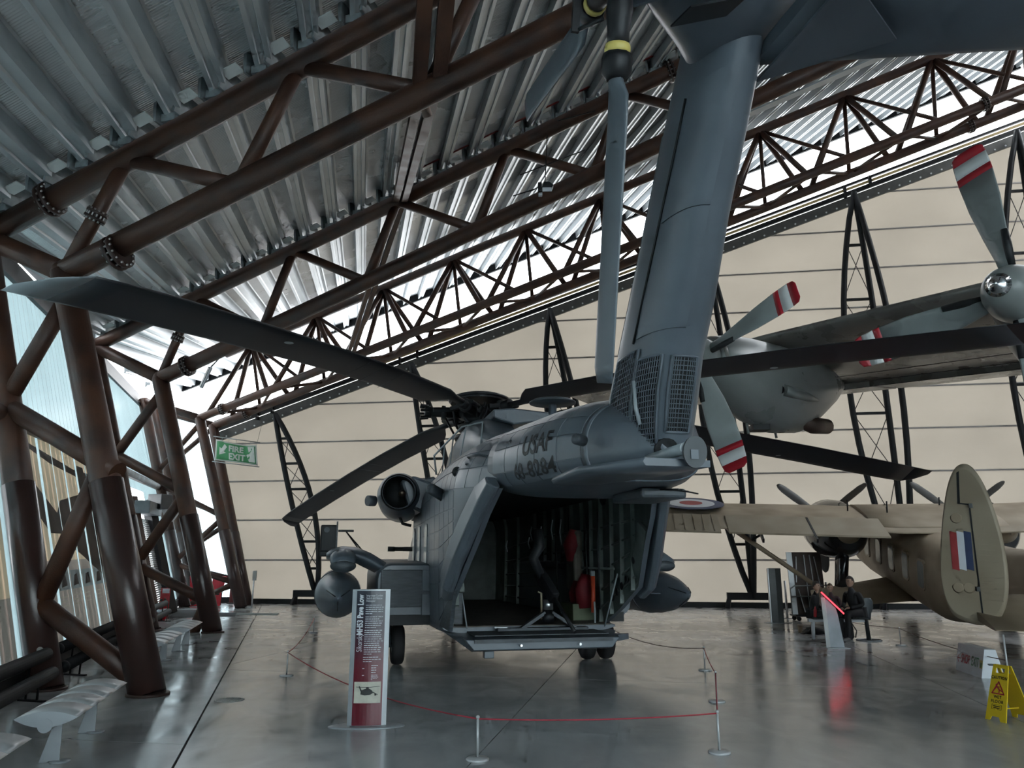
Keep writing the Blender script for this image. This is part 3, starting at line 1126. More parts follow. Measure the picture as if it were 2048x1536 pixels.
# slanting frame along the right edge, with lightening holes
rr = []
for s, z in ((-4.35, 0.82), (-4.9, 1.05), (-5.4, 1.25), (-5.75, 1.45), (-6.1, 1.78), (-6.5, 2.12)):
    w = interp(SHELL, s)[0]
    rr.append([Vector((s, -w + 0.04, z)), Vector((s + 0.22, -w + 0.07, z + 0.13)), Vector((s + 0.22, -w + 0.12, z + 0.13)), Vector((s, -w + 0.10, z))])
MB().loft(rr, smooth=False).obj('sill_frame', M_INSIDE, HEL)
for s, z in ((-4.95, 1.20), (-5.15, 1.29), (-5.35, 1.38), (-5.55, 1.48), (-5.85, 1.75)):
    MB().lathe([(0.045, 0), (0.06, 0.01), (0.045, 0.02)], (s + 0.1, -1.21, z), (0, 1, 0), 12).obj('lightening_hole', M_INK, HEL)

# cabin contents that show through the opening
MB().box((-3.2, -1.12, 1.75), (0.5, 0.16, 1.0)).obj('cabin_pack', M_QUILT, HEL, 0.05)
MB().path([(-3.35, -1.08, 2.25), (-3.35, -1.02, 2.0), (-3.3, -1.05, 1.75)], [0.08, 0.14, 0.1], 10).obj('cabin_pack', M_RED, HEL)
MB().path([(-3.9, -1.1, 1.52), (-3.9, -1.05, 1.3), (-3.9, -1.08, 1.0)], [0.08, 0.15, 0.14], 10).obj('cabin_bag', M_RED, HEL)
MB().path([(-3.45, -1.1, 1.4), (-3.45, -1.06, 1.2), (-3.45, -1.08, 1.0)], [0.08, 0.13, 0.1], 10).obj('cabin_bag', M_RED, HEL)
MB().box((-3.6, -1.05, 0.93), (0.7, 0.4, 0.26)).obj('stores_box', M_TANBOX, HEL, 0.01)
MB().tube((-4.35, -1.06, 0.95), (-4.30, -1.08, 1.50), 0.035).obj('marker_post', M_ORANGE, HEL)
MB().tube((-4.30, -1.08, 1.50), (-4.295, -1.082, 1.58), 0.035).obj('post_cap', M_LIGHTGREY, HEL)
for y in (-0.42, -0.55):
    MB().path([(-3.6, y + 0.06, 1.24), (-3.6, y, 1.22), (-3.6, y, 0.80)], 0.018, 8).obj('seat_pole', mat('tan_pole', (0.42, 0.36, 0.24), 0.5), HEL)
for k, (s, y, z, h) in enumerate(((-2.4, -0.75, 2.05, 0.3), (-2.2, -0.62, 2.1, 0.25), (-2.8, -0.85, 2.1, 0.35), (-2.5, -0.5, 1.95, 0.2), (-3.0, -0.95, 2.0, 0.45), (-2.0, -0.2, 1.9, 0.2))):
    MB().path([(s, y, z), (s, y + 0.03, z + h * 0.5), (s, y, z + h)], 0.012, 6).obj('seat_strap', M_LIGHTGREY, HEL)
for s in (-4.4, -3.8, -2.8, -2.0):
    MB().path([(s, -1.15, 2.5), (s - 0.05, -1.12, 2.0), (s + 0.03, -1.16, 1.4), (s, -1.15, 1.0)], 0.014, 6).obj('cable_run', M_INK, HEL)
MB().tube((-5.0, -1.18, 1.62), (-1.0, -1.18, 1.62), 0.02, n=8).obj('cabin_rail', M_INSIDE, HEL)
MB().box((-4.0, 1.12, 1.22), (0.5, 0.28, 0.9)).obj('ramp_actuator_box', M_HDARK, HEL, 0.02)
MB().tube((-4.55, 1.18, 0.8), (-4.35, 1.2, 1.16), 0.02).obj('ramp_stay', M_SILVER, HEL)
MB().tube((-4.75, 1.0, 0.78), (-4.5, 1.08, 1.5), 0.012, n=6).obj('ramp_cable', M_LIGHTGREY, HEL)
MB().tube((-4.8, -1.08, 0.78), (-5.2, -1.16, 1.55), 0.012, n=6).obj('ramp_cable', M_LIGHTGREY, HEL)
MB().tube((-4.45, -1.05, 0.78), (-4.45, -1.05, 1.12), 0.016, n=6).obj('ramp_cable', M_LIGHTGREY, HEL)

# ramp
rm = MB()
prof = [(-4.2, 0.72, 0.60), (-4.7, 0.71, 0.52), (-5.1, 0.70, 0.50), (-5.35, 0.68, 0.54)]
rings = []
for s, zt_, zb_ in prof:
    rings.append([Vector((s, y, zt_)) for y in (1.30 if s > -5 else 1.12, 0.6, 0, -0.6, -(1.30 if s > -5 else 1.12))] + [Vector((s, y, zb_ + (0.10 if abs(y) > 1 else 0))) for y in (-1.16 if s > -5 else -1.0, -0.6, 0, 0.6, 1.16 if s > -5 else 1.0)])
rm.loft(rings, smooth=False)
RAMP = rm.obj('ramp', M_HELI, HEL, 0.01)
MB().box((-4.75, 0, 0.724), (1.05, 1.95, 0.014)).obj('ramp_tread', mat('ramp_tread_grey', (0.075, 0.085, 0.09), 0.65, var=0.2, bump=0.3, bscale=90), RAMP)
MB().bar((-5.37, 1.0, 0.66), (-5.37, -1.0, 0.66), 0.04, 0.05).obj('ramp_lip', M_HDARK, RAMP)
MB().prism([(0, 0), (0.5, 0.04), (0.05, 0.28)], (-5.32, -1.1, 0.62), (0.4, -0.5, 0), (1, 0, 0), (0, 0, 0.08)).obj('ramp_corner', M_HELI, RAMP)
for y in (0.35, -0.5):
    MB().tube((-5.40, y, 0.60), (-5.43, y, 0.60), 0.018, n=8).obj('ramp_bolt', M_SILVER, RAMP)
MB().box((-5.1, 0.75, 0.46), (0.12, 0.14, 0.1)).obj('tow_lug', M_HELI, RAMP, 0.01)

# ramp gun on its mount
G0 = Vector((-4.75, -0.22, 0.73))
for sg in (-1, 1):
    MB().bar(G0 + Vector((0, sg * 0.42, 0.03)), G0 + Vector((0, sg * 0.05, 0.26)), 0.10, 0.05).obj('mount_leg', M_HDARK, HEL, 0.006)
MB().bar(G0 + Vector((0.0, 0.78, 0.03)), G0 + Vector((0.0, -0.6, 0.03)), 0.16, 0.04).obj('mount_base', M_HDARK, HEL, 0.006)
MB().bar(G0 + Vector((0.05, 0.80, 0.055)), G0 + Vector((0.0, 0.62, 0.055)), 0.05, 0.02).obj('mount_plate', M_SILVER, HEL)
MB().lathe([(0.09, 0), (0.09, 0.12), (0.065, 0.13), (0.065, 0.28)], G0 + Vector((0, 0, 0.12)), (0, 0, 1), 16).obj('mount_post', M_HUB, HEL)
MB().lathe([(0.075, 0), (0.075, 0.14)], G0 + Vector((0, 0, 0.30)), (0, 0, 1), 16).obj('mount_collar', M_SILVER, HEL)
gd = Vector((-0.62, -0.16, -0.50)).normalized()
gp = G0 + Vector((0, 0, 0.62))
MB().bar(gp - gd * 0.35, gp + gd * 0.25, 0.12, 0.18).obj('gun_receiver', M_HUB, HEL, 0.015)
MB().tube(gp + gd * 0.2, gp + gd * 0.95, 0.028, n=10).obj('gun_barrel', M_HUB, HEL)
MB().path([gp - gd * 0.2, gp - gd * 0.2 + Vector((0.0, 0.15, 0.3)), gp + Vector((0.1, 0.1, 0.6)), gp + Vector((0.15, 0.12, 0.85))], [0.06, 0.08, 0.09, 0.08], 10).obj('ammo_chute', M_INK, HEL)

# sponsons, landing gear, tanks
for sg in (1, -1):
    rings = []
    for s, y0, y1, z0, z1, r in ((3.6, 1.1, 1.5, 1.0, 1.35, 0.1), (3.0, 1.05, 1.9, 0.85, 1.6, 0.2), (1.5, 1.1, 2.2, 0.76, 1.72, 0.25), (-1.0, 1.2, 2.28, 0.74, 1.74, 0.26), (-2.6, 1.2, 2.24, 0.76, 1.70, 0.24), (-3.0, 1.2, 2.20, 0.80, 1.66, 0.22)):
        pts = []
        for cy, cz, a0 in ((y1 - r, z1 - r, 0), (y0 + 0.05, z1 - 0.05, 90), (y0 + 0.05, z0 + 0.05, 180), (y1 - r, z0 + r, 270)):
            rad = r if a0 in (0, 270) else 0.05
            for q in range(5):
                a = R(a0 + 90 * q / 4)
                pts.append(Vector((s, sg * (cy + rad * math.cos(a)), cz + rad * math.sin(a))))
        rings.append(pts)
    spn = MB().loft(rings).obj('sponson', M_HELI, HEL)
    MB().box((-3.01, sg * 1.70, 1.29), (0.03, 0.92, 0.60)).obj('sponson_rear_panel', M_HDARK, spn, 0.01)
    MB().box((-3.03, sg * 1.36, 1.42), (0.06, 0.24, 0.34)).obj('sponson_hatch', M_HELI, spn, 0.01)
    MB().box((-3.03, sg * 1.36, 1.03), (0.06, 0.24, 0.34)).obj('sponson_hatch', M_HELI, spn, 0.01)
    MB().box((-3.03, sg * 2.02, 1.16), (0.02, 0.05, 0.11)).obj('placard', M_LIGHTGREY, spn)
    MB().box((-2.6, sg * 1.62, 0.79), (0.9, 0.86, 0.16)).obj('gear_bay', M_INK, spn)
    # twin main wheels
    for y in ((1.79, 2.12) if sg > 0 else (1.64, 1.99)):
        prof_ = [(0.12, -0.06), (0.18, -0.105), (0.27, -0.11), (0.315, -0.085), (0.33, -0.04), (0.33, 0.04), (0.315, 0.085), (0.27, 0.11), (0.18, 0.105), (0.12, 0.06)]
        wv = MB().lathe(prof_, (-2.2, sg * y, 0.33), (0, 1, 0), 32).obj('wheel', M_RUBBER, HEL)
        MB().lathe([(0.17, -0.09), (0.13, -0.06), (0.04, -0.10), (0.04, 0.10), (0.13, 0.06), (0.17, 0.09)], (-2.2, sg * y, 0.33), (0, 1, 0), 20).obj('wheel_rim', M_LIGHTGREY, wv)
    ym = 1.955 if sg > 0 else 1.815
    MB().tube((-2.2, sg * ym, 0.33), (-2.05, sg * ym, 0.9), 0.07).obj('gear_strut', M_HDARK, HEL)
    MB().tube((-2.2, sg * ym - 0.18, 0.33), (-2.2, sg * ym + 0.18, 0.33), 0.05).obj('axle', M_HDARK, HEL)
    # drop tank with an ogive tail
    ty, tz = sg * 2.84, 1.19
    prof_ = [(0.015, -4.05), (0.10, -3.88), (0.20, -3.62), (0.30, -3.25), (0.365, -2.8), (0.385, -2.2), (0.385, 0.2), (0.34, 0.8), (0.22, 1.3), (0.02, 1.6)]
    tank = MB().lathe(prof_, (0, ty, tz), (1, 0, 0), 36).obj('drop_tank', M_HELI, HEL)
    MB().lathe([(0.392, -2.42), (0.392, -2.36)], (0, ty, tz), (1, 0, 0), 36).obj('tank_band', M_HDARK, tank)
    MB().lathe([(0.205, -3.60), (0.21, -3.58)], (0, ty, tz), (1, 0, 0), 30).obj('tank_ring', M_HDARK, tank)
    for q in range(3):
        a = R(30 + 120 * q)
        MB().path([(-4.0, ty + 0.05 * math.cos(a), tz + 0.05 * math.sin(a)), (-3.88, ty + 0.105 * math.cos(a), tz + 0.105 * math.sin(a)), (-3.62, ty + 0.207 * math.cos(a), tz + 0.207 * math.sin(a))], 0.008, 6).obj('tank_seam', M_INK, tank)
    MB().prism([(0, 0), (0.7, 0), (0.7, 0.34), (0.2, 0.30)], (-3.5, ty - sg * 0.28, tz - 0.01), (1, 0, 0), (0, -sg, 0), (0, 0, 0.02)).obj('tank_fin', M_HELI, tank)
    # pylon arm from sponson over the tank
    rings = []
    for y, z, hx, hz in ((2.05, 1.58, 0.62, 0.14), (2.3, 1.72, 0.55, 0.15), (2.55, 1.83, 0.50, 0.14), (2.8, 1.86, 0.52, 0.13), (2.98, 1.84, 0.48, 0.10), (3.06, 1.82, 0.3, 0.05)):
        rings.append([Vector((-2.2 + hx * math.cos(a), sg * y, z + hz * math.sin(a))) for a in (2 * math.pi * q / 20 for q in range(20))])
    MB().loft(rings).obj('pylon_arm', M_HELI, HEL)
    rings = []
    for s, ry, rz, z in ((-3.25, 0.12, 0.05, 1.70), (-3.2, 0.20, 0.11, 1.71), (-2.9, 0.22, 0.16, 1.76), (-2.2, 0.22, 0.16, 1.80), (-1.4, 0.14, 0.10, 1.80), (-1.0, 0.02, 0.02, 1.80)):
        rings.append([Vector((s, sg * 2.78 + ry * math.cos(a), z + rz * math.sin(a))) for a in (2 * math.pi * q / 18 for q in range(18))])
    MB().loft(rings).obj('pylon_pod', M_HELI, HEL)
    MB().lathe([(0.20, 0), (0.21, 0.03), (0.19, 0.10), (0.04, 0.12)], (-3.14, sg * 2.78, 1.66), (-1, 0, -0.15), 18, sq=(1, 0.5)).obj('pod_cap', M_HDARK, HEL)
    MB().box((-2.4, sg * 2.82, 1.62), (0.7, 0.10, 0.22)).obj('tank_hanger', M_HDARK, HEL, 0.01)
# dispenser and antennas above the left pylon
MB().box((-1.6, 3.04, 2.13), (0.34, 0.30, 0.48)).obj('dispenser', M_INK, HEL, 0.03)
MB().box((-1.62, 2.90, 2.15), (0.4, 0.03, 0.56)).obj('dispenser_plate', M_HDARK, HEL)
MB().box((-1.6, 3.02, 1.86), (0.36, 0.34, 0.10)).obj('dispenser_base', M_INK, HEL, 0.02)
MB().lathe([(0.05, 0), (0.05, 0.02)], (-1.78, 3.08, 2.28), (-1, 0, 0), 14).obj('dispenser_cap', M_HDARK, HEL)
for d in (0.0, 0.06):
    MB().tube((-1.6, 2.74, 2.26), (-2.0, 2.42 - d, 1.82), 0.012, n=6).obj('whip_antenna', M_INK, HEL)
MB().bar((-1.6, 2.88, 2.27), (-1.6, 2.6, 2.27), 0.03, 0.04).obj('antenna_arm', M_INK, HEL)
# window gun
for k in range(3):
    MB().tube((0.1, 1.3, 1.97 + 0.028 * (k - 1)), (0.1, 1.86, 1.97 + 0.028 * (k - 1)), 0.014, n=8).obj('gun_barrel', M_INK, HEL)
MB().tube((0.1, 1.72, 1.97), (0.1, 1.86, 1.97), 0.05, n=12).obj('gun_muzzle', M_INK, HEL)
MB().tube((0.1, 1.3, 1.97), (0.1, 1.55, 1.97), 0.045, n=12).obj('gun_shroud', M_INK, HEL)

# engines
for sg in (1, -1):
    ey, ez = sg * 1.80, 3.0
    ax = Vector((-1, sg * 0.10, 0.02)).normalized()
    e0_ = Vector((-1.55, ey, ez))
    pod = MB().lathe([(0.30, 0.02), (0.335, 0.0), (0.345, -0.05), (0.40, -0.3), (0.44, -0.7), (0.45, -1.6), (0.40, -2.6), (0.30, -3.3)], e0_, ax, 32, caps=False).obj('engine', M_HELI, HEL)
    MB().lathe([(0.30, 0.02), (0.28, -0.25), (0.26, -0.6), (0.02, -0.62)], e0_, ax, 28, caps=False).obj('exhaust_duct', M_INK, pod)
    MB().lathe([(0.33, 0.03), (0.345, 0.0), (0.33, -0.05), (0.30, 0.0), (0.33, 0.03)], e0_, ax, 32, caps=False).obj('exhaust_rim', M_INK, pod)
    MB().lathe([(0.07, -0.3), (0.06, -0.15), (0.02, -0.10)], e0_ + Vector((0, -sg * 0.06, 0)), ax, 14).obj('exhaust_cone', mat('burnt_metal', (0.10, 0.07, 0.05), 0.5, 0.6), pod)
    cap = e0_ + Vector((0.5, sg * 0.42, -0.14))
    MB().lathe([(0.10, 0), (0.105, 0.10), (0.10, 0.16)], cap, (-0.5, sg * 0.85, 0), 18).obj('jammer_turret', M_HELI, pod)
    MB().bar((-0.9, sg * 1.05, 3.25), (-0.9, sg * 1.55, 3.12), 0.5, 0.22).obj('engine_mount', M_HELI, pod, 0.03)
    MB().path([(-0.9, sg * 1.72, 2.58), (-0.95, sg * 1.66, 2.44), (-1.0, sg * 1.50, 2.40)], 0.03, 8).obj('drain_pipe', M_INK, pod)
    MB().loft([[Vector((x_, sg * y_, z_)) for y_, z_ in ((1.1, 3.2), (1.5, 3.35), (1.75, 3.25), (1.6, 2.75), (1.3, 2.62))] for x_ in (-1.3, 1.8)], smooth=False).obj('engine_fairing', M_HELI, pod, 0.06)

# gearbox fairing, mast and rotor head
rings = []
for s, w, z0, z1 in ((-3.6, 0.12, 3.5, 3.72), (-2.6, 0.34, 3.45, 4.05), (-1.7, 0.46, 3.4, 4.45), (-0.9, 0.50, 3.4, 4.58), (0.0, 0.52, 3.4, 4.55), (1.2, 0.5, 3.4, 4.35), (2.4, 0.45, 3.2, 3.9), (3.4, 0.25, 3.0, 3.3)):
    rings.append([Vector((s, w * math.copysign(abs(math.cos(a)) ** 0.7, math.cos(a)), (z0 + z1) / 2 + (z1 - z0) / 2 * math.copysign(abs(math.sin(a)) ** 0.8, math.sin(a)))) for a in (2 * math.pi * q / 28 for q in range(28))])
MB().loft(rings).obj('gearbox_fairing', M_HELI, HEL)
MB().loft([[Vector((s, y, z)) for y, z in ((-1.25, 4.42), (-1.25, 4.53), (-0.3, 4.60), (0.1, 4.56), (0.1, 4.40), (-0.3, 4.28))] for s in (-0.9, -2.1)], smooth=False).obj('work_platform', M_HELI, HEL, 0.03)
rl = [(-0.6, 0.98, 3.45), (-0.5, 1.02, 3.85), (-1.6, 0.62, 4.28), (-2.1, 0.30, 4.30), (-2.5, 0.42, 3.66)]
MB().path(rl, 0.02, 8).obj('hand_rail', M_LIGHTGREY, HEL)
for a, b in (((-0.9, 0.9, 3.45), (-0.9, 0.86, 3.98)), ((-1.35, 0.82, 3.5), (-1.3, 0.74, 4.14)), ((-1.8, 0.7, 3.55), (-1.75, 0.56, 4.28))):
    MB().tube(a, b, 0.014, n=6).obj('rail_post', M_LIGHTGREY, HEL)
TILT = Matrix.Rotation(R(4.1), 3, 'Y')
HZ = Vector((0, 0, 4.86))


def RH(p):
    return HZ + TILT @ Vector(p)


MB().tube((0, 0, 4.2), RH((0, 0, 0.1)), 0.17, n=20).obj('mast', M_HUB, HEL)
hub = MB()
hub.lathe([(0.20, -0.42), (0.46, -0.38), (0.50, -0.30), (0.34, -0.26), (0.30, -0.12), (0.44, -0.10), (0.50, 0.0), (0.48, 0.08), (0.30, 0.12)], HZ, TILT @ Vector((0, 0, 1)), 28)
HUBO = hub.obj('rotor_hub', M_HUB, HEL)
MB().lathe([(0.60, 0.24), (0.66, 0.27), (0.665, 0.31), (0.55, 0.36), (0.2, 0.375), (0.02, 0.375)], HZ, TILT @ Vector((0, 0, 1)), 40).obj('hub_cover', M_BLADE, HUBO)
MB().lathe([(0.62, 0.22), (0.64, 0.29)], HZ, TILT @ Vector((0, 0, 1)), 40, caps=False).obj('cover_skirt', M_HUB, HUBO)
random.seed(11)
for k in range(26):
    a = random.uniform(0, 6.283)
    r0_, r1_ = random.uniform(0.3, 0.45), random.uniform(0.42, 0.62)
    z0, z1 = random.uniform(-0.35, 0.05), random.uniform(-0.1, 0.26)
    a2 = a + random.uniform(-0.5, 0.5)
    MB().path([RH((r0_ * math.cos(a), r0_ * math.sin(a), z0)), RH((r1_ * 1.08 * math.cos((a + a2) / 2), r1_ * 1.08 * math.sin((a + a2) / 2), (z0 + z1) / 2)), RH((r1_ * math.cos(a2), r1_ * math.sin(a2), z1))], random.choice([0.012, 0.018, 0.026, 0.04]), 8).obj('hydraulic_line', M_HUB, HUBO)


def blade_frame(az):
    """az in degrees from forward towards the left"""
    a = R(az)
    return Vector((math.cos(a), math.sin(a), 0)), Vector((-math.sin(a), math.cos(a), 0))


def main_blade(az, tipcap=False, coll=0.2):
    d, e = blade_frame(az)

    def pt(r, ch, h):
        r = r * 0.964
        dr = 1.36 * max(0, (r - 0.9) / 10.1) ** 1.35
        # e points to the leading edge side
        return RH(d * r + e * ch + Vector((0, 0, h + ch * coll - dr)))

    def section(r, c0, c1, th):
        pts = []
        for q in range(14):
            a = 2 * math.pi * q / 14
            x = (c0 + c1) / 2 + (c1 - c0) / 2 * math.cos(a)
            y = th * math.sin(a) * (0.55 + 0.45 * math.cos(a))
            pts.append(pt(r, x, y))
        return pts
    rings = [section(0.95, -0.09, 0.09, 0.075), section(1.5, -0.09, 0.10, 0.075), section(1.8, -0.30, 0.16, 0.06), section(2.1, -0.46, 0.20, 0.05), section(4, -0.46, 0.20, 0.048), section(6, -0.46, 0.20, 0.045), section(8, -0.46, 0.20, 0.042), section(9.6, -0.46, 0.20, 0.04), section(10.2, -0.46, 0.18, 0.035)]
    tip0 = section(10.6, -0.46, 0.15, 0.03)
    rings.append(tip0)
    bl_ = MB().loft(rings).obj('main_blade', M_BLADE, HEL)
    MB().loft([tip0, section(10.85, -0.46, -0.02, 0.02), section(11.05, -0.46, -0.30, 0.008)]).obj('blade_tip', M_LIGHTGREY if tipcap else M_BLADE, bl_)
    MB().lathe([(0.06, 0), (0.06, 0.004)], pt(7.3, 0.02, -0.052), (0, 0, -1), 16).obj('blade_patch', M_LIGHTGREY, bl_)
    for r in (3.9, 4.6, 5.1):
        MB().bar(pt(r, -0.44, -0.040), pt(r + 0.2, 0.16, -0.052), 0.012, 0.004).obj('blade_seam', M_HDARK, bl_)
    return bl_


# azimuths measured in the world from straight ahead, clockwise; heading is 12.7 degrees to the left
def world_az(w):
    return -(w + 12.7)


for w, tipc, cl_ in ((-161.3, True, 0.24), (-38.5, False, 0.16), (79, False, -0.36), (139, False, -0.17)):
    main_blade(world_az(w), tipc, cl_)
for w in (-161, -101, -41, 19, 79, 139):
    d, e = blade_frame(world_az(w))
    b = MB()
    b.tube(RH(d * 0.4), RH(d * 1.05), 0.115, 0.10, 14)
    b.lathe([(0.10, 0), (0.15, 0.02), (0.15, 0.09), (0.10, 0.11)], RH(d * 0.72), TILT @ d, 14)
    arm = b.obj('rotor_arm', M_HUB, HEL)
    MB().tube(RH(d * 0.5 + e * 0.18 + Vector((0, 0, 0.03))), RH(d * 1.02 + e * 0.22), 0.05, n=10).obj('damper', M_HUB, arm)
    MB().bar(RH(d * 0.78 - e * 0.05), RH(d * 0.74 - e * 0.34 + Vector((0, 0, -0.04))), 0.10, 0.08).obj('pitch_horn', M_HUB, arm)
    MB().tube(RH(d * 0.72 - e * 0.33), RH(d * 0.50 - e * 0.30 + Vector((0, 0, -0.42))), 0.024, n=8).obj('pitch_link', M_HUB, arm)
    if w in (-101, 19):
        st = MB()
        st.tube(RH(d * 1.05), RH(d * 1.18), 0.13, 0.12, 12)
        for q in range(6):
            aa = 2 * math.pi * q / 6
            st.tube(RH(d * 1.1 + e * (0.13 * math.cos(aa)) + Vector((0, 0, 0.13 * math.sin(aa)))), RH(d * 1.28 + e * (0.15 * math.cos(aa)) + Vector((0, 0, 0.15 * math.sin(aa)))), 0.03, n=8)
        st.obj('blade_grip', M_HUB, arm)
MB().lathe([(0.28, -0.62), (0.52, -0.60), (0.54, -0.52), (0.30, -0.48)], HZ, TILT @ Vector((0, 0, 1)), 28).obj('swashplate', M_HUB, HEL)

# tail pylon
PY = [(2.62, (-8.9, -9.85, 0.20)), (2.85, (-8.68, -9.95, 0.30)), (3.2, (-8.66, -10.08, 0.33)), (3.55, (-8.92, -10.22, 0.32)), (4.0, (-9.24, -10.52, 0.31)), (4.6, (-9.64, -10.88, 0.28)), (5.2, (-10.03, -11.30, 0.26)), (5.6, (-10.3, -11.56, 0.25)), (6.1, (-10.64, -11.86, 0.22)), (6.35, (-10.8, -11.9, 0.14))]


def pyl(z, a, off=0.0):
    le, te, th = interp(PY, z)
    c, h = (le + te) / 2, (le - te) / 2
    ca, sa = math.cos(a), math.sin(a)
    return Vector((c + (h + off) * math.copysign(abs(ca) ** 0.8, ca), (th + off) * math.copysign(abs(sa) ** 0.75, sa), z))


zz = [2.62, 2.72, 2.85, 3.0, 3.2, 3.4, 3.55, 3.8, 4.0, 4.3, 4.6, 4.9, 5.2, 5.4, 5.6, 5.85, 6.1, 6.25, 6.35]
MB().loft([[pyl(z, 2 * math.pi * k / 40) for k in range(40)] for z in zz]).obj('tail_pylon', M_HELI, HEL)


def pyl_plate(z0, z1, a0, a1, nb=6, m=M_HPANEL, h=0.008, name='skin_panel'):
    return plate(lambda z, a, off: pyl(z, a, off), z0, z1, a0, a1, nb, name, m, h)


# leading edge panels and the rear drive shaft cover
for z0, z1 in ((3.75, 4.25), (4.26, 4.9), (4.91, 5.5)):
    pyl_plate(z0, z1, R(12), R(48))
pyl_plate(3.72, 4.60, R(104), R(176), 8, h=0.014)
pyl_plate(4.612, 5.5, R(104), R(176), 8, h=0.014)
MB().path([pyl(z, R(98), 0.006) for z in (3.7, 4.2, 4.7, 5.2, 5.5)], 0.012, 6).obj('hinge_line', M_INK, HEL)
# cooling grilles with wire mesh on the pylon foot
for a0, a1, z0, z1 in ((R(78), R(112), 2.86, 3.62), (R(115), R(152), 2.76, 3.52), (R(166), R(196), 2.86, 3.50)):
    gr = pyl_plate(z0, z1, a0, a1, 6, M_INK, 0.010, 'grille')
    nv, nh = 11, 16
    w = MB()
    for q in range(nv + 1):
        a = lerp(a0, a1, q / nv)
        w.path([pyl(lerp(z0, z1, k / 5), a, 0.016) for k in range(6)], 0.0045, 4)
    for q in range(nh + 1):
        z = lerp(z0, z1, q / nh)
        w.path([pyl(z, lerp(a0, a1, k / 5), 0.016) for k in range(6)], 0.0045, 4)
    wm = w.obj('wire_mesh', M_HPANEL, gr)
    wm['kind'] = 'stuff'
    fr_ = [pyl(z0, lerp(a0, a1, k / 5), 0.012) for k in range(6)] + [pyl(lerp(z0, z1, k / 5), a1, 0.012) for k in range(1, 6)] + [pyl(z1, lerp(a1, a0, k / 5), 0.012) for k in range(1, 6)] + [pyl(lerp(z1, z0, k / 5), a0, 0.012) for k in range(1, 6)]
    MB().path(fr_, 0.014, 6).obj('grille_frame', M_HELI, gr)
MB().ball((-9.55, 0.05, 3.15), (0.26, 0.2, 0.22)).obj('oil_cooler', mat('cooler_olive', (0.12, 0.14, 0.10), 0.4), HEL)
MB().path([pyl(2.95, R(128), 0.02), pyl(3.1, R(122), 0.03), pyl(3.35, R(114), 0.02)], 0.02, 8).obj('grille_strut', M_LIGHTGREY, HEL)
MB().lathe([(0.11, 0), (0.10, 0.02)], pyl(2.72, R(168), -0.01), (-1, 0.3, -0.4), 14).obj('drain_opening', M_INK, HEL)

# tail gearbox housing with its own grille
rings = []
for y, s0, s1, z0, z1 in ((-0.32, -10.7, -11.95, 5.75, 6.5), (0.1, -10.8, -12.2, 5.66, 6.5), (0.45, -11.2, -12.45, 5.66, 6.3), (0.8, -11.6, -12.6, 5.60, 6.05), (1.02, -11.95, -12.65, 5.42, 5.85)):
    c, h, zc, zh = (s0 + s1) / 2, (s0 - s1) / 2, (z0 + z1) / 2, (z1 - z0) / 2
    rings.append([Vector((c + h * math.copysign(abs(math.cos(a)) ** 0.75, math.cos(a)), y, zc + zh * math.copysign(abs(math.sin(a)) ** 0.75, math.sin(a)))) for a in (2 * math.pi * q / 28 for q in range(28))])
MB().loft(rings).obj('tail_gearbox', M_HELI, HEL)
gg = MB().prism([(0, 0), (0.45, -0.02), (0.5, 0.2), (0.05, 0.22)], (-12.1, 0.30, 5.60), (0, 1, -0.40), (1, 0, 0.1), (0, 0, -0.015)).obj('gearbox_grille', M_INK, HEL)

# horizontal stabiliser on the right of the pylon
rings = []
for y, le, te, z in ((-0.15, -11.3, -13.1, 5.66), (-2.1, -11.92, -13.2, 5.68), (-3.6, -12.35, -13.25, 5.70), (-3.75, -12.5, -13.15, 5.70)):
    c, h = (le + te) / 2, (le - te) / 2
    rings.append([Vector((c + h * math.cos(a), y, z + 0.085 * math.sin(a) * (0.6 + 0.4 * math.cos(a)))) for a in (2 * math.pi * q / 22 for q in range(22))])
MB().loft(rings).obj('stabiliser', M_HELI, HEL)
MB().prism([(-11.3, 0), (-12.5, 0), (-12.0, -0.75)], (0, -0.22, 5.52), (1, 0, 0), (0, 1, 0), (0, 0, 0.02)).obj('stabiliser_gusset', M_HELI, HEL)

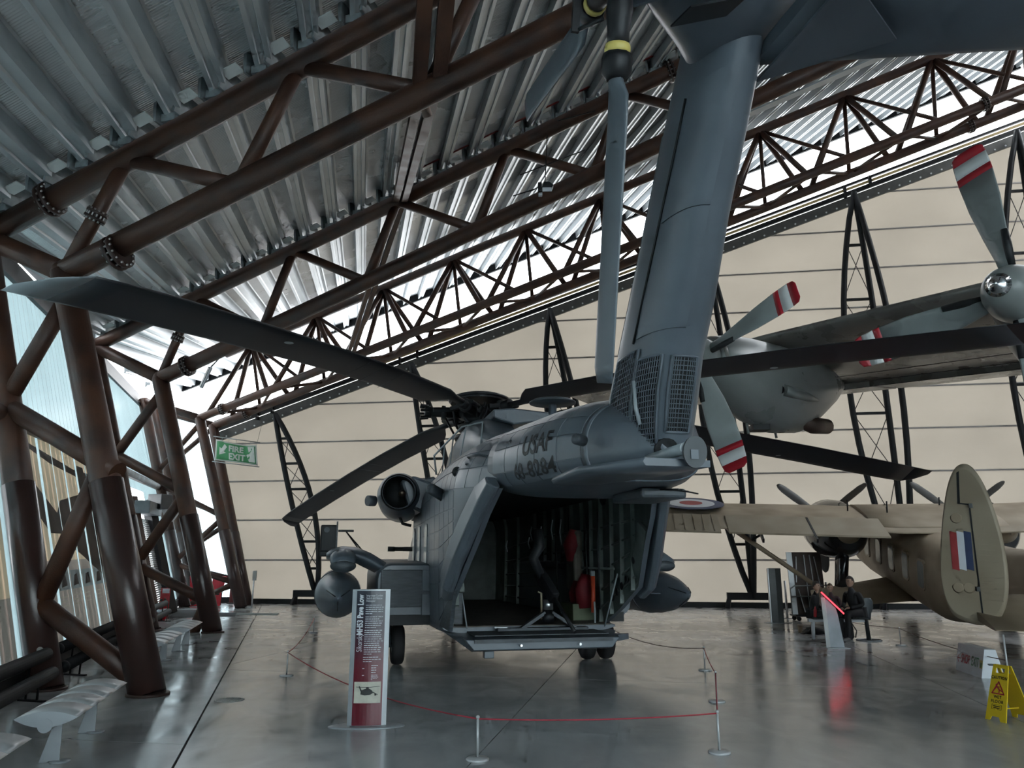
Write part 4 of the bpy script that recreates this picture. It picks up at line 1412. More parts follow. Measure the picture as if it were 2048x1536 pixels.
# tail rotor
TR = Vector((-12.4, 1.35, 5.38))
MB().lathe([(0.10, -0.4), (0.13, -0.3), (0.17, -0.1), (0.20, 0.0), (0.20, 0.12), (0.08, 0.22)], TR, (0, 1, 0), 20).obj('tail_rotor_hub', M_HUB, HEL)
for ang in (-76, 14, 104, 194):
    a = R(ang)
    d = Vector((math.cos(a), 0, math.sin(a)))
    e = Vector((-math.sin(a), 0, math.cos(a)))

    def tp(r, ch, h):
        return TR + d * r + e * ch + Vector((0, 1, 0)) * (h + ch * 0.16)
    rings = []
    for r, c0, c1, th in ((0.55, -0.05, 0.05, 0.045), (0.72, -0.06, 0.06, 0.04), (0.85, -0.16, 0.07, 0.03), (1.0, -0.17, 0.07, 0.026), (2.52, -0.17, 0.07, 0.018), (2.62, -0.17, 0.03, 0.012)):
        rings.append([tp(r, (c0 + c1) / 2 + (c1 - c0) / 2 * math.cos(q), th * math.sin(q)) for q in (2 * math.pi * k / 14 for k in range(14))])
    bl2 = MB().loft(rings).obj('tail_blade', mat('tail_blade_grey', (0.105, 0.125, 0.145), 0.38, var=0.1), HEL)
    MB().lathe([(0.075, 0.1), (0.085, 0.3), (0.07, 0.42), (0.07, 0.52)], TR, d, 14).obj('blade_cuff', M_HUB, bl2)
    MB().lathe([(0.078, 0.50), (0.082, 0.52), (0.082, 0.54), (0.078, 0.56)], TR, d, 14).obj('cuff_band', M_YEL, bl2)
    MB().lathe([(0.066, 0.37), (0.072, 0.385), (0.066, 0.40)], TR, d, 14).obj('cuff_band', M_YEL, bl2)
    MB().lathe([(0.09, 0.56), (0.10, 0.60), (0.10, 0.67), (0.06, 0.72)], TR, d, 10).obj('blade_socket', M_HUB, bl2)
    MB().tube(TR + d * 0.34 + Vector((0, 0.10, 0)) + e * 0.02, TR + d * 0.34 + e * 0.22 + Vector((0, 0.20, 0)), 0.014, n=8).obj('pitch_link', M_HUB, bl2)
    MB().bar(TR + d * 0.05 + e * 0.22 + Vector((0, 0.22, 0)), TR + d * 0.36 + e * 0.22 + Vector((0, 0.22, 0)), 0.05, 0.03).obj('pitch_beam', M_HUB, bl2)
MB().prism([(0, 0), (0.22, -0.05), (0.30, 0.05), (0.26, 0.18), (0.08, 0.20)], TR + Vector((0.05, -0.32, -0.12)), (0.35, 0.94, 0), (0, 0, 1), (0.03, 0, 0)).obj('gearbox_bracket', M_HELI, HEL)

# low fin with oval end plate under the pylon
rings = []
for s, y0, y1, z in ((-8.8, 0.66, 0.74, 2.475), (-9.15, 0.45, 0.92, 2.46), (-10.2, 0.25, 1.0, 2.44), (-10.95, 0.2, 0.72, 2.43)):
    rings.append([Vector((s, y0, z)), Vector((s, y1, z + 0.0)), Vector((s, y1 + 0.02, z + 0.03)), Vector((s, y1, z + 0.06)), Vector((s, y0, z + 0.05))])
MB().loft(rings).obj('low_fin', M_HELI, HEL)
MB().tube((-10.3, 0.42, 2.56), (-11.0, 0.42, 2.56), 0.045, n=14).obj('fin_actuator', M_LIGHTGREY, HEL)
pl = MB().prism([(0.088 * math.cos(a), 0.118 * math.sin(a)) for a in (2 * math.pi * k / 28 for k in range(28))], (-11.02, 0.36, 2.53), (0.1, 0.99, 0.25), (0, -0.2, 1), (-0.02, 0, 0)).obj('end_plate', mat('end_plate_grey', (0.05, 0.06, 0.068), 0.5), HEL)
MB().box((-11.045, 0.37, 2.51), (0.006, 0.06, 0.07)).obj('end_patch', M_HPANEL, pl)
MB().box((-8.4, -0.35, 2.42), (0.9, 0.5, 0.10)).obj('under_tail_fairing', M_HDARK, HEL, 0.03)
for k in range(5):
    MB().tube((-9.2, -0.15 - 0.05 * k, 2.42), (-9.5, -0.2 - 0.05 * k, 2.40 - 0.01 * k), 0.008, n=5).obj('static_wick', M_INK, HEL)

# sensors and fittings on the boom
MB().lathe([(0.03, 0.40), (0.33, 0.42), (0.335, 0.44), (0.28, 0.47), (0.02, 0.48)], (-5.9, 0.0, 3.5), (0, 0, 1), 30).obj('antenna_disc', M_HDARK, HEL)
MB().tube((-5.9, 0, 3.45), (-5.9, 0, 3.95), 0.07, 0.055, 12).obj('antenna_post', M_HELI, HEL)


def stub(s, y, z, d, r, L_, name, m):
    MB().lathe([(r, 0), (r, L_ * 0.85), (r * 0.85, L_ * 0.96), (r * 0.4, L_)], (s, y, z), d, 18).obj(name, m, HEL)


stub(-4.3, 1.26, 2.68, (-0.62, 0.70, 0.30), 0.085, 0.46, 'warning_receiver', M_HDARK)
stub(-4.3, -1.26, 2.68, (-0.62, -0.75, 0.28), 0.085, 0.60, 'warning_receiver', M_HDARK)
stub(-9.3, 0.66, 2.86, (-0.6, 0.8, 0.05), 0.055, 0.14, 'warning_receiver', M_HDARK)
stub(-4.6, -1.36, 1.65, (-0.6, -0.8, 0.0), 0.07, 0.30, 'warning_receiver', M_HDARK)
MB().box((-5.4, 1.24, 2.96), (0.16, 0.16, 0.16)).obj('sensor_head', M_HDARK, HEL, 0.03)
MB().lathe([(0.07, 0), (0.075, 0.04), (0.05, 0.05), (0.045, 0.03), (0.01, 0.035)], (-5.48, 1.28, 2.96), (-0.85, 0.5, 0), 18).obj('sensor_lens', M_INK, HEL)
MB().path([(-5.7, 1.12, 3.10), (-5.95, 1.22, 3.12), (-6.5, 1.16, 3.08), (-6.55, 1.05, 3.05)], 0.016, 8).obj('grab_rail', M_HDARK, HEL)
MB().path([(-5.6, 1.14, 3.06), (-5.95, 1.24, 3.02), (-6.0, 1.14, 3.0)], 0.016, 8).obj('grab_rail', M_HDARK, HEL)

# lettering on the left of the boom, wrapped onto its curve


def boom_text(s_, txt, s0, t0_, size, sq):
    b = text_mesh(txt, size, 0.0004, squeeze=sq, bold=0.004)
    bm = bmesh.new()
    vv = [bm.verts.new(p) for p in b.v]
    for f in b.f:
        try:
            bm.faces.new([vv[i] for i in f])
        except ValueError:
            pass
    bmesh.ops.remove_doubles(bm, verts=bm.verts, dist=1e-5)
    # cut along a grid so that the lettering follows the curve of the skin
    for ax, lo, hi in ((0, 0.0, 1.4), (1, -0.05, 0.36)):
        q = lo
        while q < hi:
            no = Vector((1, 0, 0)) if ax == 0 else Vector((0, 1, 0))
            bmesh.ops.bisect_plane(bm, geom=bm.verts[:] + bm.edges[:] + bm.faces[:], plane_co=no * q, plane_no=no)
            q += 0.04
    bm.verts.index_update()
    b = MB().add([v.co.copy() for v in bm.verts], [tuple(v.index for v in f.verts) for f in bm.faces])
    bm.free()
    out = []
    for x, y, z in b.v:
        t = t0_ - y * 0.0
        # arc length upwards along the skin, from angle t0_
        w, zb, zt = interp(BOOM, s0 - x)
        tt = t0_ + y / (2.0 * math.pi * 0.62)
        out.append(boom(s0 - x, tt, 0.011 + z))
    b.v = [tuple(p) for p in out]
    return b.obj(s_, M_INK, HEL)


boom_text('serial_number', '68-8284', -7.72, 0.184, 0.33, 0.92)
boom_text('service_letters', 'USAF', -8.0, 0.252, 0.30, 0.98)


# ------------------------------------------------------------------ grey four-engined transport: wing, nacelles, propellers
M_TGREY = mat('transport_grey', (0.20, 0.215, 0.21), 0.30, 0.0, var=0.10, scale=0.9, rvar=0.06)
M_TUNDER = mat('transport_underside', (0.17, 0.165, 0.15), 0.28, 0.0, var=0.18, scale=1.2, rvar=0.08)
M_PROP = mat('propeller_grey', (0.27, 0.30, 0.295), 0.40, 0.0, var=0.06, scale=3)
M_PRED = mat('propeller_red', (0.42, 0.015, 0.03), 0.4, var=0.06)
M_PWHITE = mat('propeller_white', (0.72, 0.73, 0.72), 0.4, var=0.04)
M_CHROME = mat('polished_spinner', (0.62, 0.64, 0.65), 0.10, 1.0, var=0.04)

TP = thing('transport_aircraft', 'grey four-engined transport aircraft wing with striped propellers reaching in from the right', 'aircraft', loc=(7.2, 10.4, 0))
TO = Vector(TP.location)
H1, H2 = at(1395, 715, 14.94), at(2032, 588, 10.4)
WSP = (H2 - H1)
WSP.z = 0
ENG_GAP = WSP.length
WSP.normalize()
TFW = Vector((WSP.y, -WSP.x, 0))
if TFW.x > 0:
    TFW = -TFW
HD = (H2.z - H1.z) / ENG_GAP


def TW(span, aft, z):
    """span from hub 1 towards the fuselage, metres aft of the propeller disc, height over the hub line"""
    return H1 + WSP * span - TFW * aft + Vector((0, 0, HD * span + z)) - TO


def wing_sec(span, le, te, zc, th):
    pts = []
    for q in range(26):
        a = 2 * math.pi * q / 26
        x = (1 + math.cos(a)) / 2
        y = th * math.sin(a) * (0.25 + 0.75 * (x ** 0.5)) * (0.75 if math.sin(a) < 0 else 1.0)
        pts.append(TW(span, lerp(te, le, x), zc + 0.42 * x + y))
    return pts


rings = [wing_sec(-8.2, 3.4, 5.8, 0.42, 0.12), wing_sec(-4, 2.8, 6.8, 0.42, 0.22), wing_sec(0, 2.3, 7.5, 0.42, 0.32), wing_sec(ENG_GAP, 1.9, 8.1, 0.42, 0.42), wing_sec(ENG_GAP + 4, 1.6, 8.6, 0.42, 0.48)]
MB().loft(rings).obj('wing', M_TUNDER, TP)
for s0_, s1_ in ((-3.5, 0.2), (0.3, ENG_GAP - 0.1), (ENG_GAP, ENG_GAP + 3.6)):
    te0, te1 = lerp(7.5, 8.1, s0_ / ENG_GAP), lerp(7.5, 8.1, s1_ / ENG_GAP)
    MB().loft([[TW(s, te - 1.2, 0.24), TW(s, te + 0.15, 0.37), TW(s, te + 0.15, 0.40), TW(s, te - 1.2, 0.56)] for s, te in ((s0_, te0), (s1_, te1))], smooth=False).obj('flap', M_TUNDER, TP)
for aft in (4.6, 5.5, 6.2):
    MB().bar(TW(-3.5, aft, 0.26), TW(ENG_GAP + 3.5, aft, 0.10), 0.015, 0.012).obj('wing_seam', M_INK, TP)


def prop_ang(px, hubp):
    p = on_plane(px[0], px[1], hubp, TFW) - hubp
    return math.atan2(p.dot(-WSP), p.z)


def engine(span, px_tip, full=True):
    hubp = TW(span, 0, 0)
    n = thing('x', None, None) if False else None
    rings = []
    for aft, ry, rz, dz in ((0.25, 0.42, 0.42, 0), (0.45, 0.52, 0.54, -0.02), (0.9, 0.62, 0.74, -0.12), (1.6, 0.68, 0.92, -0.24), (2.4, 0.70, 1.00, -0.30), (3.2, 0.66, 0.95, -0.27), (4.0, 0.52, 0.72, -0.12), (4.8, 0.30, 0.42, 0.05), (5.4, 0.06, 0.10, 0.16)):
        rings.append([TW(span + ry * math.cos(a), aft, dz + rz * math.sin(a)) for a in (2 * math.pi * q / 32 for q in range(32))])
    nac = MB().loft(rings).obj('nacelle', M_TGREY, TP)
    MB().lathe([(0.44, -0.30), (0.50, -0.36), (0.44, -0.42), (0.38, -0.34)], hubp, TFW, 32, caps=False).obj('intake_ring', M_TUNDER, nac)
    # side scoop, exhaust, small details
    sc = [TW(span + 0.62, a_, -0.42 - 0.04 * a_) for a_ in (1.9, 2.3, 2.8, 3.2)]
    MB().path(sc, [0.13, 0.13, 0.10, 0.03], 14).obj('side_scoop', M_TGREY, nac)
    MB().lathe([(0.085, 0), (0.09, 0.01)], TW(span + 0.62, 1.85, -0.50), TFW, 14).obj('scoop_mouth', M_INK, nac)
    MB().path([TW(span + 0.25, 3.0, -0.95), TW(span + 0.28, 3.5, -1.04), TW(span + 0.32, 4.0, -1.02)], [0.16, 0.19, 0.17], 16).obj('exhaust_pipe', mat('brown_exhaust', (0.10, 0.07, 0.055), 0.45, 0.5), nac)
    MB().box(TW(span, 1.9, -1.24), (0.35, 0.35, 0.12)).obj('oil_vent', M_INK, nac)
    for a_ in (1.6, 2.6):
        MB().tube(TW(span - 0.1, a_, -1.15), TW(span - 0.1, a_ + 0.05, -1.38), 0.03, n=8).obj('drain_mast', M_TGREY, nac)
    sq = [(-0.08, -0.08), (0.08, -0.08), (0.08, 0.08), (-0.08, 0.08)]
    for k in range(4):
        a, b = sq[k], sq[(k + 1) % 4]
        MB().bar(TW(span + 0.655, 1.3 + a[0], 0.12 + a[1]), TW(span + 0.655, 1.3 + b[0], 0.12 + b[1]), 0.014, 0.014).obj('panel_outline', M_PRED, nac)
    MB().lathe([(0.10, -0.62), (0.12, -0.60)], TW(span + 0.25, 0.2, -0.52), TFW, 14).obj('oil_intake', M_INK, nac)
    # spinner and blades
    spin = MB().lathe([(0.40, -0.22), (0.42, 0.0), (0.38, 0.22), (0.29, 0.44), (0.17, 0.60)], hubp, TFW, 32).obj('spinner', M_TGREY, TP)
    MB().lathe([(0.17, 0.60), (0.10, 0.67), (0.03, 0.70), (0.03, 0.73), (0.005, 0.735)], hubp, TFW, 24).obj('spinner_tip', M_CHROME, spin)
    a0_ = prop_ang(px_tip, hubp + TO) + R(3 if span > 1 else 0)
    for q in range(4):
        a = a0_ + q * math.pi / 2
        d = Vector((0, 0, 1)) * math.cos(a) - WSP * math.sin(a)
        e = d.cross(TFW)

        def sec(r, hc, th, tw):
            x = e * math.cos(tw) + TFW * math.sin(tw)
            y = -e * math.sin(tw) + TFW * math.cos(tw)
            return [hubp + d * r + x * (hc * math.cos(b)) + y * (th * math.sin(b)) for b in (2 * math.pi * k / 16 for k in range(16))]
        T = [(0.36, 0.11, 0.09), (0.6, 0.16, 0.05), (1.0, 0.23, 0.032), (1.5, 0.28, 0.022), (1.95, 0.285, 0.016), (2.07, 0.28, 0.015), (2.28, 0.265, 0.012), (2.40, 0.24, 0.009), (2.45, 0.16, 0.006)]
        sx = [sec(r, hc, th, R(42 - 14 * r)) for r, hc, th in T]
        bl3 = MB().loft(sx[:5]).obj('propeller_blade', M_PROP, TP)
        MB().loft(sx[4:6]).obj('red_band', M_PRED, bl3)
        MB().loft(sx[5:7]).obj('white_band', M_PWHITE, bl3)
        MB().loft(sx[6:]).obj('red_tip', M_PRED, bl3)
        tw = R(42 - 14 * 0.7)
        x = e * math.cos(tw) + TFW * math.sin(tw)
        MB().path([hubp + d * 0.40 + x * 0.10, hubp + d * 0.7 + x * 0.145, hubp + d * 0.95 + x * 0.185], [0.05, 0.06, 0.05], 10, flat=1.0).obj('root_boot', M_INK, bl3)
    return nac


engine(0.0, (1568, 598))
engine(ENG_GAP, (1945, 278))

# ------------------------------------------------------------------ tan twin-engined transport with oval fins; local x forward, y left
M_TAN = mat('desert_tan', (0.36, 0.285, 0.20), 0.55, 0.0, scale=1.1, col2=(0.24, 0.185, 0.125), detail=2.0, rvar=0.05)
M_TAN2 = mat('fin_tan', (0.33, 0.275, 0.20), 0.6, 0.0, scale=1.4, col2=(0.27, 0.215, 0.15), detail=1.5)
M_BLK = mat('gloss_black_cowl', (0.010, 0.010, 0.011), 0.12, 0.0)
M_FRED = mat('flash_red', (0.34, 0.04, 0.045), 0.6, var=0.12)
M_FWHITE = mat('flash_white', (0.62, 0.64, 0.68), 0.6, var=0.06)
M_FBLUE = mat('flash_blue', (0.035, 0.05, 0.11), 0.6, var=0.15)
M_GLASS = mat('dim_window', (0.32, 0.34, 0.33), 0.12, 0.0, var=0.1)

AC = Vector((11.1, 21.0, 0))
TPI = thing('twin_engined_plane', 'tan strut-braced twin-engined plane with tall oval fins seen from behind', 'aircraft', loc=AC, rot=(0, 0, R(90 - 9.2)))
PIT = Matrix.Rotation(R(-10.5), 3, 'Y')
PV = Vector((0, 0, 2.62))


def A(x, y, z):
    """aircraft axes, tail sitting low on the floor"""
    return PV + PIT @ Vector((x, y, z - 2.9))


def esec(x, ry, rz, zc, n=28, p=0.75):
    return [A(x, ry * math.copysign(abs(math.cos(a)) ** p, math.cos(a)), zc + rz * math.copysign(abs(math.sin(a)) ** p, math.sin(a))) for a in (2 * math.pi * k / n for k in range(n))]


MB().loft([esec(5.4, 0.1, 0.12, 1.75), esec(5.0, 0.45, 0.5, 1.8), esec(4.2, 0.78, 0.82, 1.9), esec(3.0, 0.88, 0.95, 1.98), esec(1.0, 0.9, 0.98, 2.0), esec(-2.5, 0.9, 0.98, 2.0), esec(-4.5, 0.78, 0.82, 2.28), esec(-6.5, 0.5, 0.56, 2.80), esec(-8.5, 0.25, 0.32, 3.25), esec(-9.4, 0.08, 0.15, 3.42)]).obj('fuselage', M_TAN, TPI)
for i, x in enumerate((3.3, 2.2, 1.1, 0.0, -1.1, -2.2)):
    w = MB().prism([(-0.24, -0.30), (-0.16, -0.36), (0.16, -0.36), (0.24, -0.30), (0.24, 0.30), (0.16, 0.36), (-0.16, 0.36), (-0.24, 0.30)], A(x, 0.86, 2.08), A(1, 0, 0) - A(0, 0, 0), A(0, 0, 1) - A(0, 0, 0), (0, 0.05, 0)).obj('cabin_window', M_TAN2, TPI)
    MB().prism([(-0.19, -0.25), (-0.12, -0.31), (0.12, -0.31), (0.19, -0.25), (0.19, 0.25), (0.12, 0.31), (-0.12, 0.31), (-0.19, 0.25)], A(x, 0.905, 2.08), A(1, 0, 0) - A(0, 0, 0), A(0, 0, 1) - A(0, 0, 0), (0, 0.012, 0)).obj('pane', M_GLASS, w)


def foil(y, le, te, z, th, inc=0.09):
    pts = []
    for q in range(22):
        a = 2 * math.pi * q / 22
        x = (1 + math.cos(a)) / 2
        xx = lerp(te, le, x)
        pts.append(A(xx, y, z + xx * inc + th * math.sin(a) * (0.3 + 0.7 * x ** 0.5)))
    return pts


MB().loft([foil(y, 1.5 - 0.01 * abs(y), -1.5 - 0.0 * abs(y), 3.05 + 0.035 * abs(y), 0.24 - 0.006 * abs(y)) for y in (11.6, 8, 4, 1, -1, -4, -8, -11.6)]).obj('wing', M_TAN, TPI)
MB().loft([foil(y, 1.3, -1.2, 3.16, 0.24) for y in (1.6, 0.9, -0.9, -1.6)]).obj('wing_centre_fairing', M_TAN, TPI)
# aileron and flap trailing edges
for y0_, y1_, nm in ((10.9, 5.5, 'aileron'), (5.3, 1.4, 'flap')):
    rings = []
    for y in (y0_, y1_):
        z = 3.05 + 0.035 * y
        rings.append([A(-0.75, y, z + 0.20 - 0.0675), A(-1.75, y, z - 0.18), A(-1.78, y, z - 0.22), A(-0.75, y, z - 0.22)])
    MB().loft(rings, smooth=False).obj(nm, M_TAN2, TPI)
for y in [10.4 - 0.25 * k for k in range(20)]:
    MB().bar(A(-0.8, y, 3.05 + 0.035 * y + 0.14), A(-1.7, y, 3.05 + 0.035 * y - 0.15), 0.02, 0.012).obj('aileron_rib', M_TAN, TPI)
for y in (4.5, 3.2):
    MB().bar(A(-0.8, y, 3.24), A(-2.0, y, 2.86), 0.05, 0.10).obj('flap_hinge', M_INK, TPI)
# roundel on the upper wing
for r, m, h in ((0.92, M_FBLUE, 0.0), (0.66, M_FWHITE, 0.008), (0.32, M_FRED, 0.016)):
    yy = 6.1
    pts = [(r * math.cos(a), r * math.sin(a)) for a in (2 * math.pi * k / 32 for k in range(32))]
    o = A(0.35, yy, 3.05 + 0.035 * yy + 0.225 + 0.35 * 0.09 + 0.03 + h)
    MB().prism(pts, o, A(1, 0, 0.06) - A(0, 0, 0), A(0, 1, 0.035) - A(0, 0, 0), (0, 0, 0.012)).obj('roundel_ring', m, TPI)
for x, y in ((0.9, 6.5), (0.9, 5.6), (0.6, -0.6), (0.2, 1.9), (-0.2, 1.0)):
    MB().tube(A(x, y, 3.3), A(x, y, 3.62 if x < 0.65 else 3.4), 0.02, n=8).obj('wing_probe', M_INK, TPI)
# engines on the wing with three-bladed propellers
for sg in (1, -1):
    ey = 1.95 if sg > 0 else -1.95
    eng = MB().lathe([(0.05, -1.6), (0.30, -1.2), (0.50, -0.5), (0.58, 0.3), (0.60, 1.0), (0.56, 1.4), (0.42, 1.5)], A(1.1, ey, 2.78), PIT @ Vector((1, 0, 0)), 28).obj('engine', M_TAN, TPI)
    MB().lathe([(0.34, -1.1), (0.66, -0.5), (0.80, 0.1), (0.84, 0.5), (0.80, 1.1), (0.6, 1.3)], A(1.1, ey, 2.62), PIT @ Vector((1, 0, 0)), 28).obj('cowl', M_BLK, eng)
    hb = A(2.9, ey, 2.78)
    MB().ball(hb, 0.18).obj('propeller_boss', M_INK, eng)
    for ang in (-90, 38, 142):
        a = R(ang)
        d = PIT @ Vector((0, math.cos(a), math.sin(a)))
        e = PIT @ Vector((0.5, -math.sin(a) * 0.86, math.cos(a) * 0.86))
        f_ = d.cross(e)
        MB().loft([[hb + d * r + e * (hc * math.cos(b)) + f_ * (0.02 * math.sin(b)) for b in (2 * math.pi * k / 12 for k in range(12))] for r, hc in ((0.15, 0.06), (0.5, 0.11), (1.0, 0.14), (1.45, 0.13), (1.62, 0.09), (1.68, 0.03))]).obj('propeller_blade', mat('dark_blade', (0.07, 0.065, 0.06), 0.45), eng)
    # stub wing, leg fairing, wheel, struts
    st = MB().loft([foil(sg * y, 1.3 - 0.25 * y, -0.9 + 0.02 * y, 1.22 - 0.10 * (y - 0.6), 0.13) for y in (0.5, 1.5, 2.9)]).obj('stub_wing', M_TAN, TPI)
    leg_top, leg_bot = A(0.75, sg * 1.95, 2.3), Vector((A(0.6, sg * 2.1, 1).x, sg * 2.1, 0.62))
    MB().loft([[c_ + Vector((hx * math.cos(a), 0.17 * math.sin(a), 0)) for a in (2 * math.pi * k / 16 for k in range(16))] for c_, hx in ((leg_top, 0.36), (leg_top.lerp(leg_bot, 0.5), 0.30), (leg_bot, 0.26))]).obj('leg_fairing', M_BLK, TPI)
    wx = leg_bot
    MB().lathe([(0.16, -0.12), (0.36, -0.13), (0.42, -0.06), (0.42, 0.06), (0.36, 0.13), (0.16, 0.12)], (wx.x, wx.y, 0.42), (0, 1, 0), 28).obj('wheel', M_RUBBER, TPI)
    s0_, s1_ = A(0.2, sg * 2.7, 1.18), A(-0.3, sg * 5.3, 3.10)
    MB().path([s0_, s1_], 0.065, 12).obj('wing_strut', M_TAN, TPI)
    MB().bar(s0_.lerp(s1_, 0.72), A(-0.3, sg * 3.9, 3.0), 0.06, 0.06).obj('jury_strut', M_INK, TPI)
# tailplane and the oval fins
MB().loft([foil(y, -7.9, -9.6, 3.60, 0.09) for y in (2.35, 1, -1, -2.35)]).obj('tailplane', M_TAN, TPI)
FIN = []
for k in range(36):
    a = 2 * math.pi * k / 36
    FIN.append((0.0, 0.0))


def fin_outline(n=44):
    """(along, up) of the big oval fin: blunt low belly, narrower rounded top"""
    up = [(-0.32, -1.10), (0.10, -1.18), (0.42, -1.08), (0.60, -0.80), (0.66, -0.40), (0.63, 0.1), (0.52, 0.6), (0.38, 1.0), (0.20, 1.28), (0.02, 1.36), (-0.16, 1.28), (-0.32, 1.0), (-0.46, 0.5), (-0.55, 0.0), (-0.60, -0.45), (-0.52, -0.88)]
    out = []
    m = len(up)
    for i in range(m):
        p0_, p1_, p2_, p3_ = up[i - 1], up[i], up[(i + 1) % m], up[(i + 2) % m]
        for t in (0, 1 / 3, 2 / 3):
            out.append(tuple(0.5 * ((2 * p1_[q]) + (-p0_[q] + p2_[q]) * t + (2 * p0_[q] - 5 * p1_[q] + 4 * p2_[q] - p3_[q]) * t * t + (-p0_[q] + 3 * p1_[q] - 3 * p2_[q] + p3_[q]) * t ** 3) for q in (0, 1)))
    return out


FO = fin_outline()
for y in (2.35, -2.35):
    # broad face turned well round to the viewer: rudder offset outwards
    fo = A(-8.8, y, 3.82)
    fx = Vector((-0.62, -0.785, 0)) if y > 0 else Vector((-1, 0, 0))
    fx.normalize()
    fz = Vector((0, 0, 1)) + Vector((-0.10, 0, 0))
    th = fx.cross(Vector((0, 0, 1))).normalized()
    fin = MB().loft([[fo + fx * (p[0] * 0.78) * s_ + fz * p[1] * s_ + th * o_ for p in FO] for s_, o_ in ((0.93, -0.055), (0.985, -0.035), (1.0, 0), (0.985, 0.035), (0.93, 0.055))]).obj('oval_fin', M_TAN2, TPI)

    def fq(a, b, o_):
        return fo + fx * (a * 0.78) + fz * b + th * o_
    sd = 1 if th.dot(Vector((-1, 0.3, 0))) > 0 else -1
    for a0_, m in ((-0.33, M_FRED), (-0.195, M_FWHITE), (-0.06, M_FBLUE)):
        MB().prism([(a0_, -0.31), (a0_ + 0.135, -0.34), (a0_ + 0.135, 0.26), (a0_, 0.29)], fq(0, 0, 0.057 * sd), fx * 0.78, fz, th * (0.004 * sd)).obj('fin_flash', m, fin)
    MB().bar(fq(0.09, 0.70, 0.055 * sd), fq(0.16, -1.05, 0.052 * sd), 0.022, 0.014, up=th).obj('rudder_gap', M_INK, fin)
    MB().bar(fq(-0.12, 0.73, 0.055 * sd), fq(0.09, 0.70, 0.055 * sd), 0.022, 0.014, up=th).obj('rudder_gap', M_INK, fin)
    MB().prism([(-0.13, 0.72), (-0.08, 0.73), (-0.05, 1.24), (-0.10, 1.22)], fq(0, 0, 0.05 * sd), fx * 0.78, fz, th * (0.008 * sd)).obj('horn_gap', M_INK, fin)
    for z in (0.68, -0.62):
        MB().box(fq(0.11, z, 0.06 * sd), (0.05, 0.05, 0.07)).obj('rudder_hinge', M_INK, fin)
    for k in range(13):
        z = 0.25 - 0.085 * k
        MB().bar(fq(0.18, z, 0.055 * sd), fq(0.56 - 0.0 * k, z - 0.03, 0.050 * sd), 0.016, 0.012, up=th).obj('rudder_rib', M_TAN2, fin)
    for px_, pz_ in ((-0.18, 0.50), (-0.25, -0.60), (-0.05, -0.60)):
        MB().lathe([(0.07, 0), (0.09, 0.004), (0.07, 0.008)], fq(px_, pz_, 0.053 * sd), th * sd, 16).obj('inspection_ring', M_TAN, fin)
MB().lathe([(0.10, -0.05), (0.16, -0.05), (0.16, 0.05), (0.10, 0.05)], (-8.4, 0, 0.16), (0, 1, 0), 20).obj('tail_wheel', M_RUBBER, TPI)
MB().tube((-8.4, 0, 0.16), A(-8.2, 0, 2.3), 0.05).obj('tail_strut', M_INK, TPI)


# ------------------------------------------------------------------ things on the floor and on the left wall
M_ALU = mat('brushed_aluminium', (0.55, 0.56, 0.57), 0.40, 0.6, var=0.03, scale=3)
M_ALUP = mat('grey_aluminium_paint', (0.36, 0.38, 0.40), 0.38, 0.4, var=0.05)
M_ROPE = mat('red_rope', (0.38, 0.03, 0.05), 0.6)
M_ROPEG = mat('dark_rope', (0.10, 0.06, 0.06), 0.6)
M_PIPEB = mat('black_pipe', (0.006, 0.007, 0.008), 0.55, spec=0.12)
M_SIGNW = mat('sign_white', (0.62, 0.64, 0.68), 0.5, var=0.03)
M_SIGNR = mat('sign_red', (0.40, 0.02, 0.04), 0.5)
M_SIGNG = mat('sign_green', (0.03, 0.16, 0.07), 0.5)
M_SIGNY = mat('sign_yellow', (0.72, 0.50, 0.015), 0.42, var=0.06)
M_SIGNK = mat('sign_black', (0.012, 0.012, 0.012), 0.5)
M_BANG = mat('banner_green', (0.055, 0.26, 0.095), 0.6, var=0.08)
M_BANW = mat('banner_cream', (0.60, 0.60, 0.54), 0.6, var=0.05)


# --- benches of curved aluminium on two fin legs
def bench_proto():
    t = thing('bench', 'x', 'bench', group='curved aluminium benches along the glazed wall')
    Lh, W = 0.98, 0.25
    z0 = 0.43

    def ring(y, s_=1.0):
        pts = []
        for k in range(13):
            a = lerp(-1, 1, k / 12)
            pts.append(Vector((W * a * s_, y, z0 + 0.055 * (1 - a * a))))
        for k in range(1, 12):
            a = lerp(1, -1, k / 12)
            pts.append(Vector((W * a * s_, y, z0 - 0.075 * (1 - a * a))))
        return pts
    n = 4
    for k in range(n):
        y0_, y1_ = lerp(-Lh, Lh, k / n) + 0.004, lerp(-Lh, Lh, (k + 1) / n) - 0.004
        MB().loft([ring(y0_), ring(y1_)]).obj('seat_panel', M_ALU, t)
    for sg in (-1, 1):
        MB().loft([ring(sg * (Lh - 0.002), 0.99), ring(sg * (Lh + 0.006), 0.99)]).obj('end_cap', M_ALUP, t)
        MB().tube((0, sg * (Lh + 0.012), z0 - 0.06), (0, sg * (Lh - 0.25), z0 - 0.06), 0.058, n=20).obj('seat_beam', M_ALUP, t)
        yl = sg * (Lh - 0.36)
        MB().prism([(-0.11, 0.0), (0.06, 0.0), (0.055, 0.02), (0.045, z0 - 0.03), (-0.005, z0 - 0.03)], (0, yl - 0.012, 0), (1, 0, 0), (0, 0, 1), (0, 0.024, 0)).obj('leg', M_ALUP, t, 0.004)
        MB().lathe([(0.085, 0), (0.085, 0.012), (0.02, 0.014)], (0.06, yl, 0), (0, 0, 1), 20).obj('foot', M_ALUP, t)
    return t


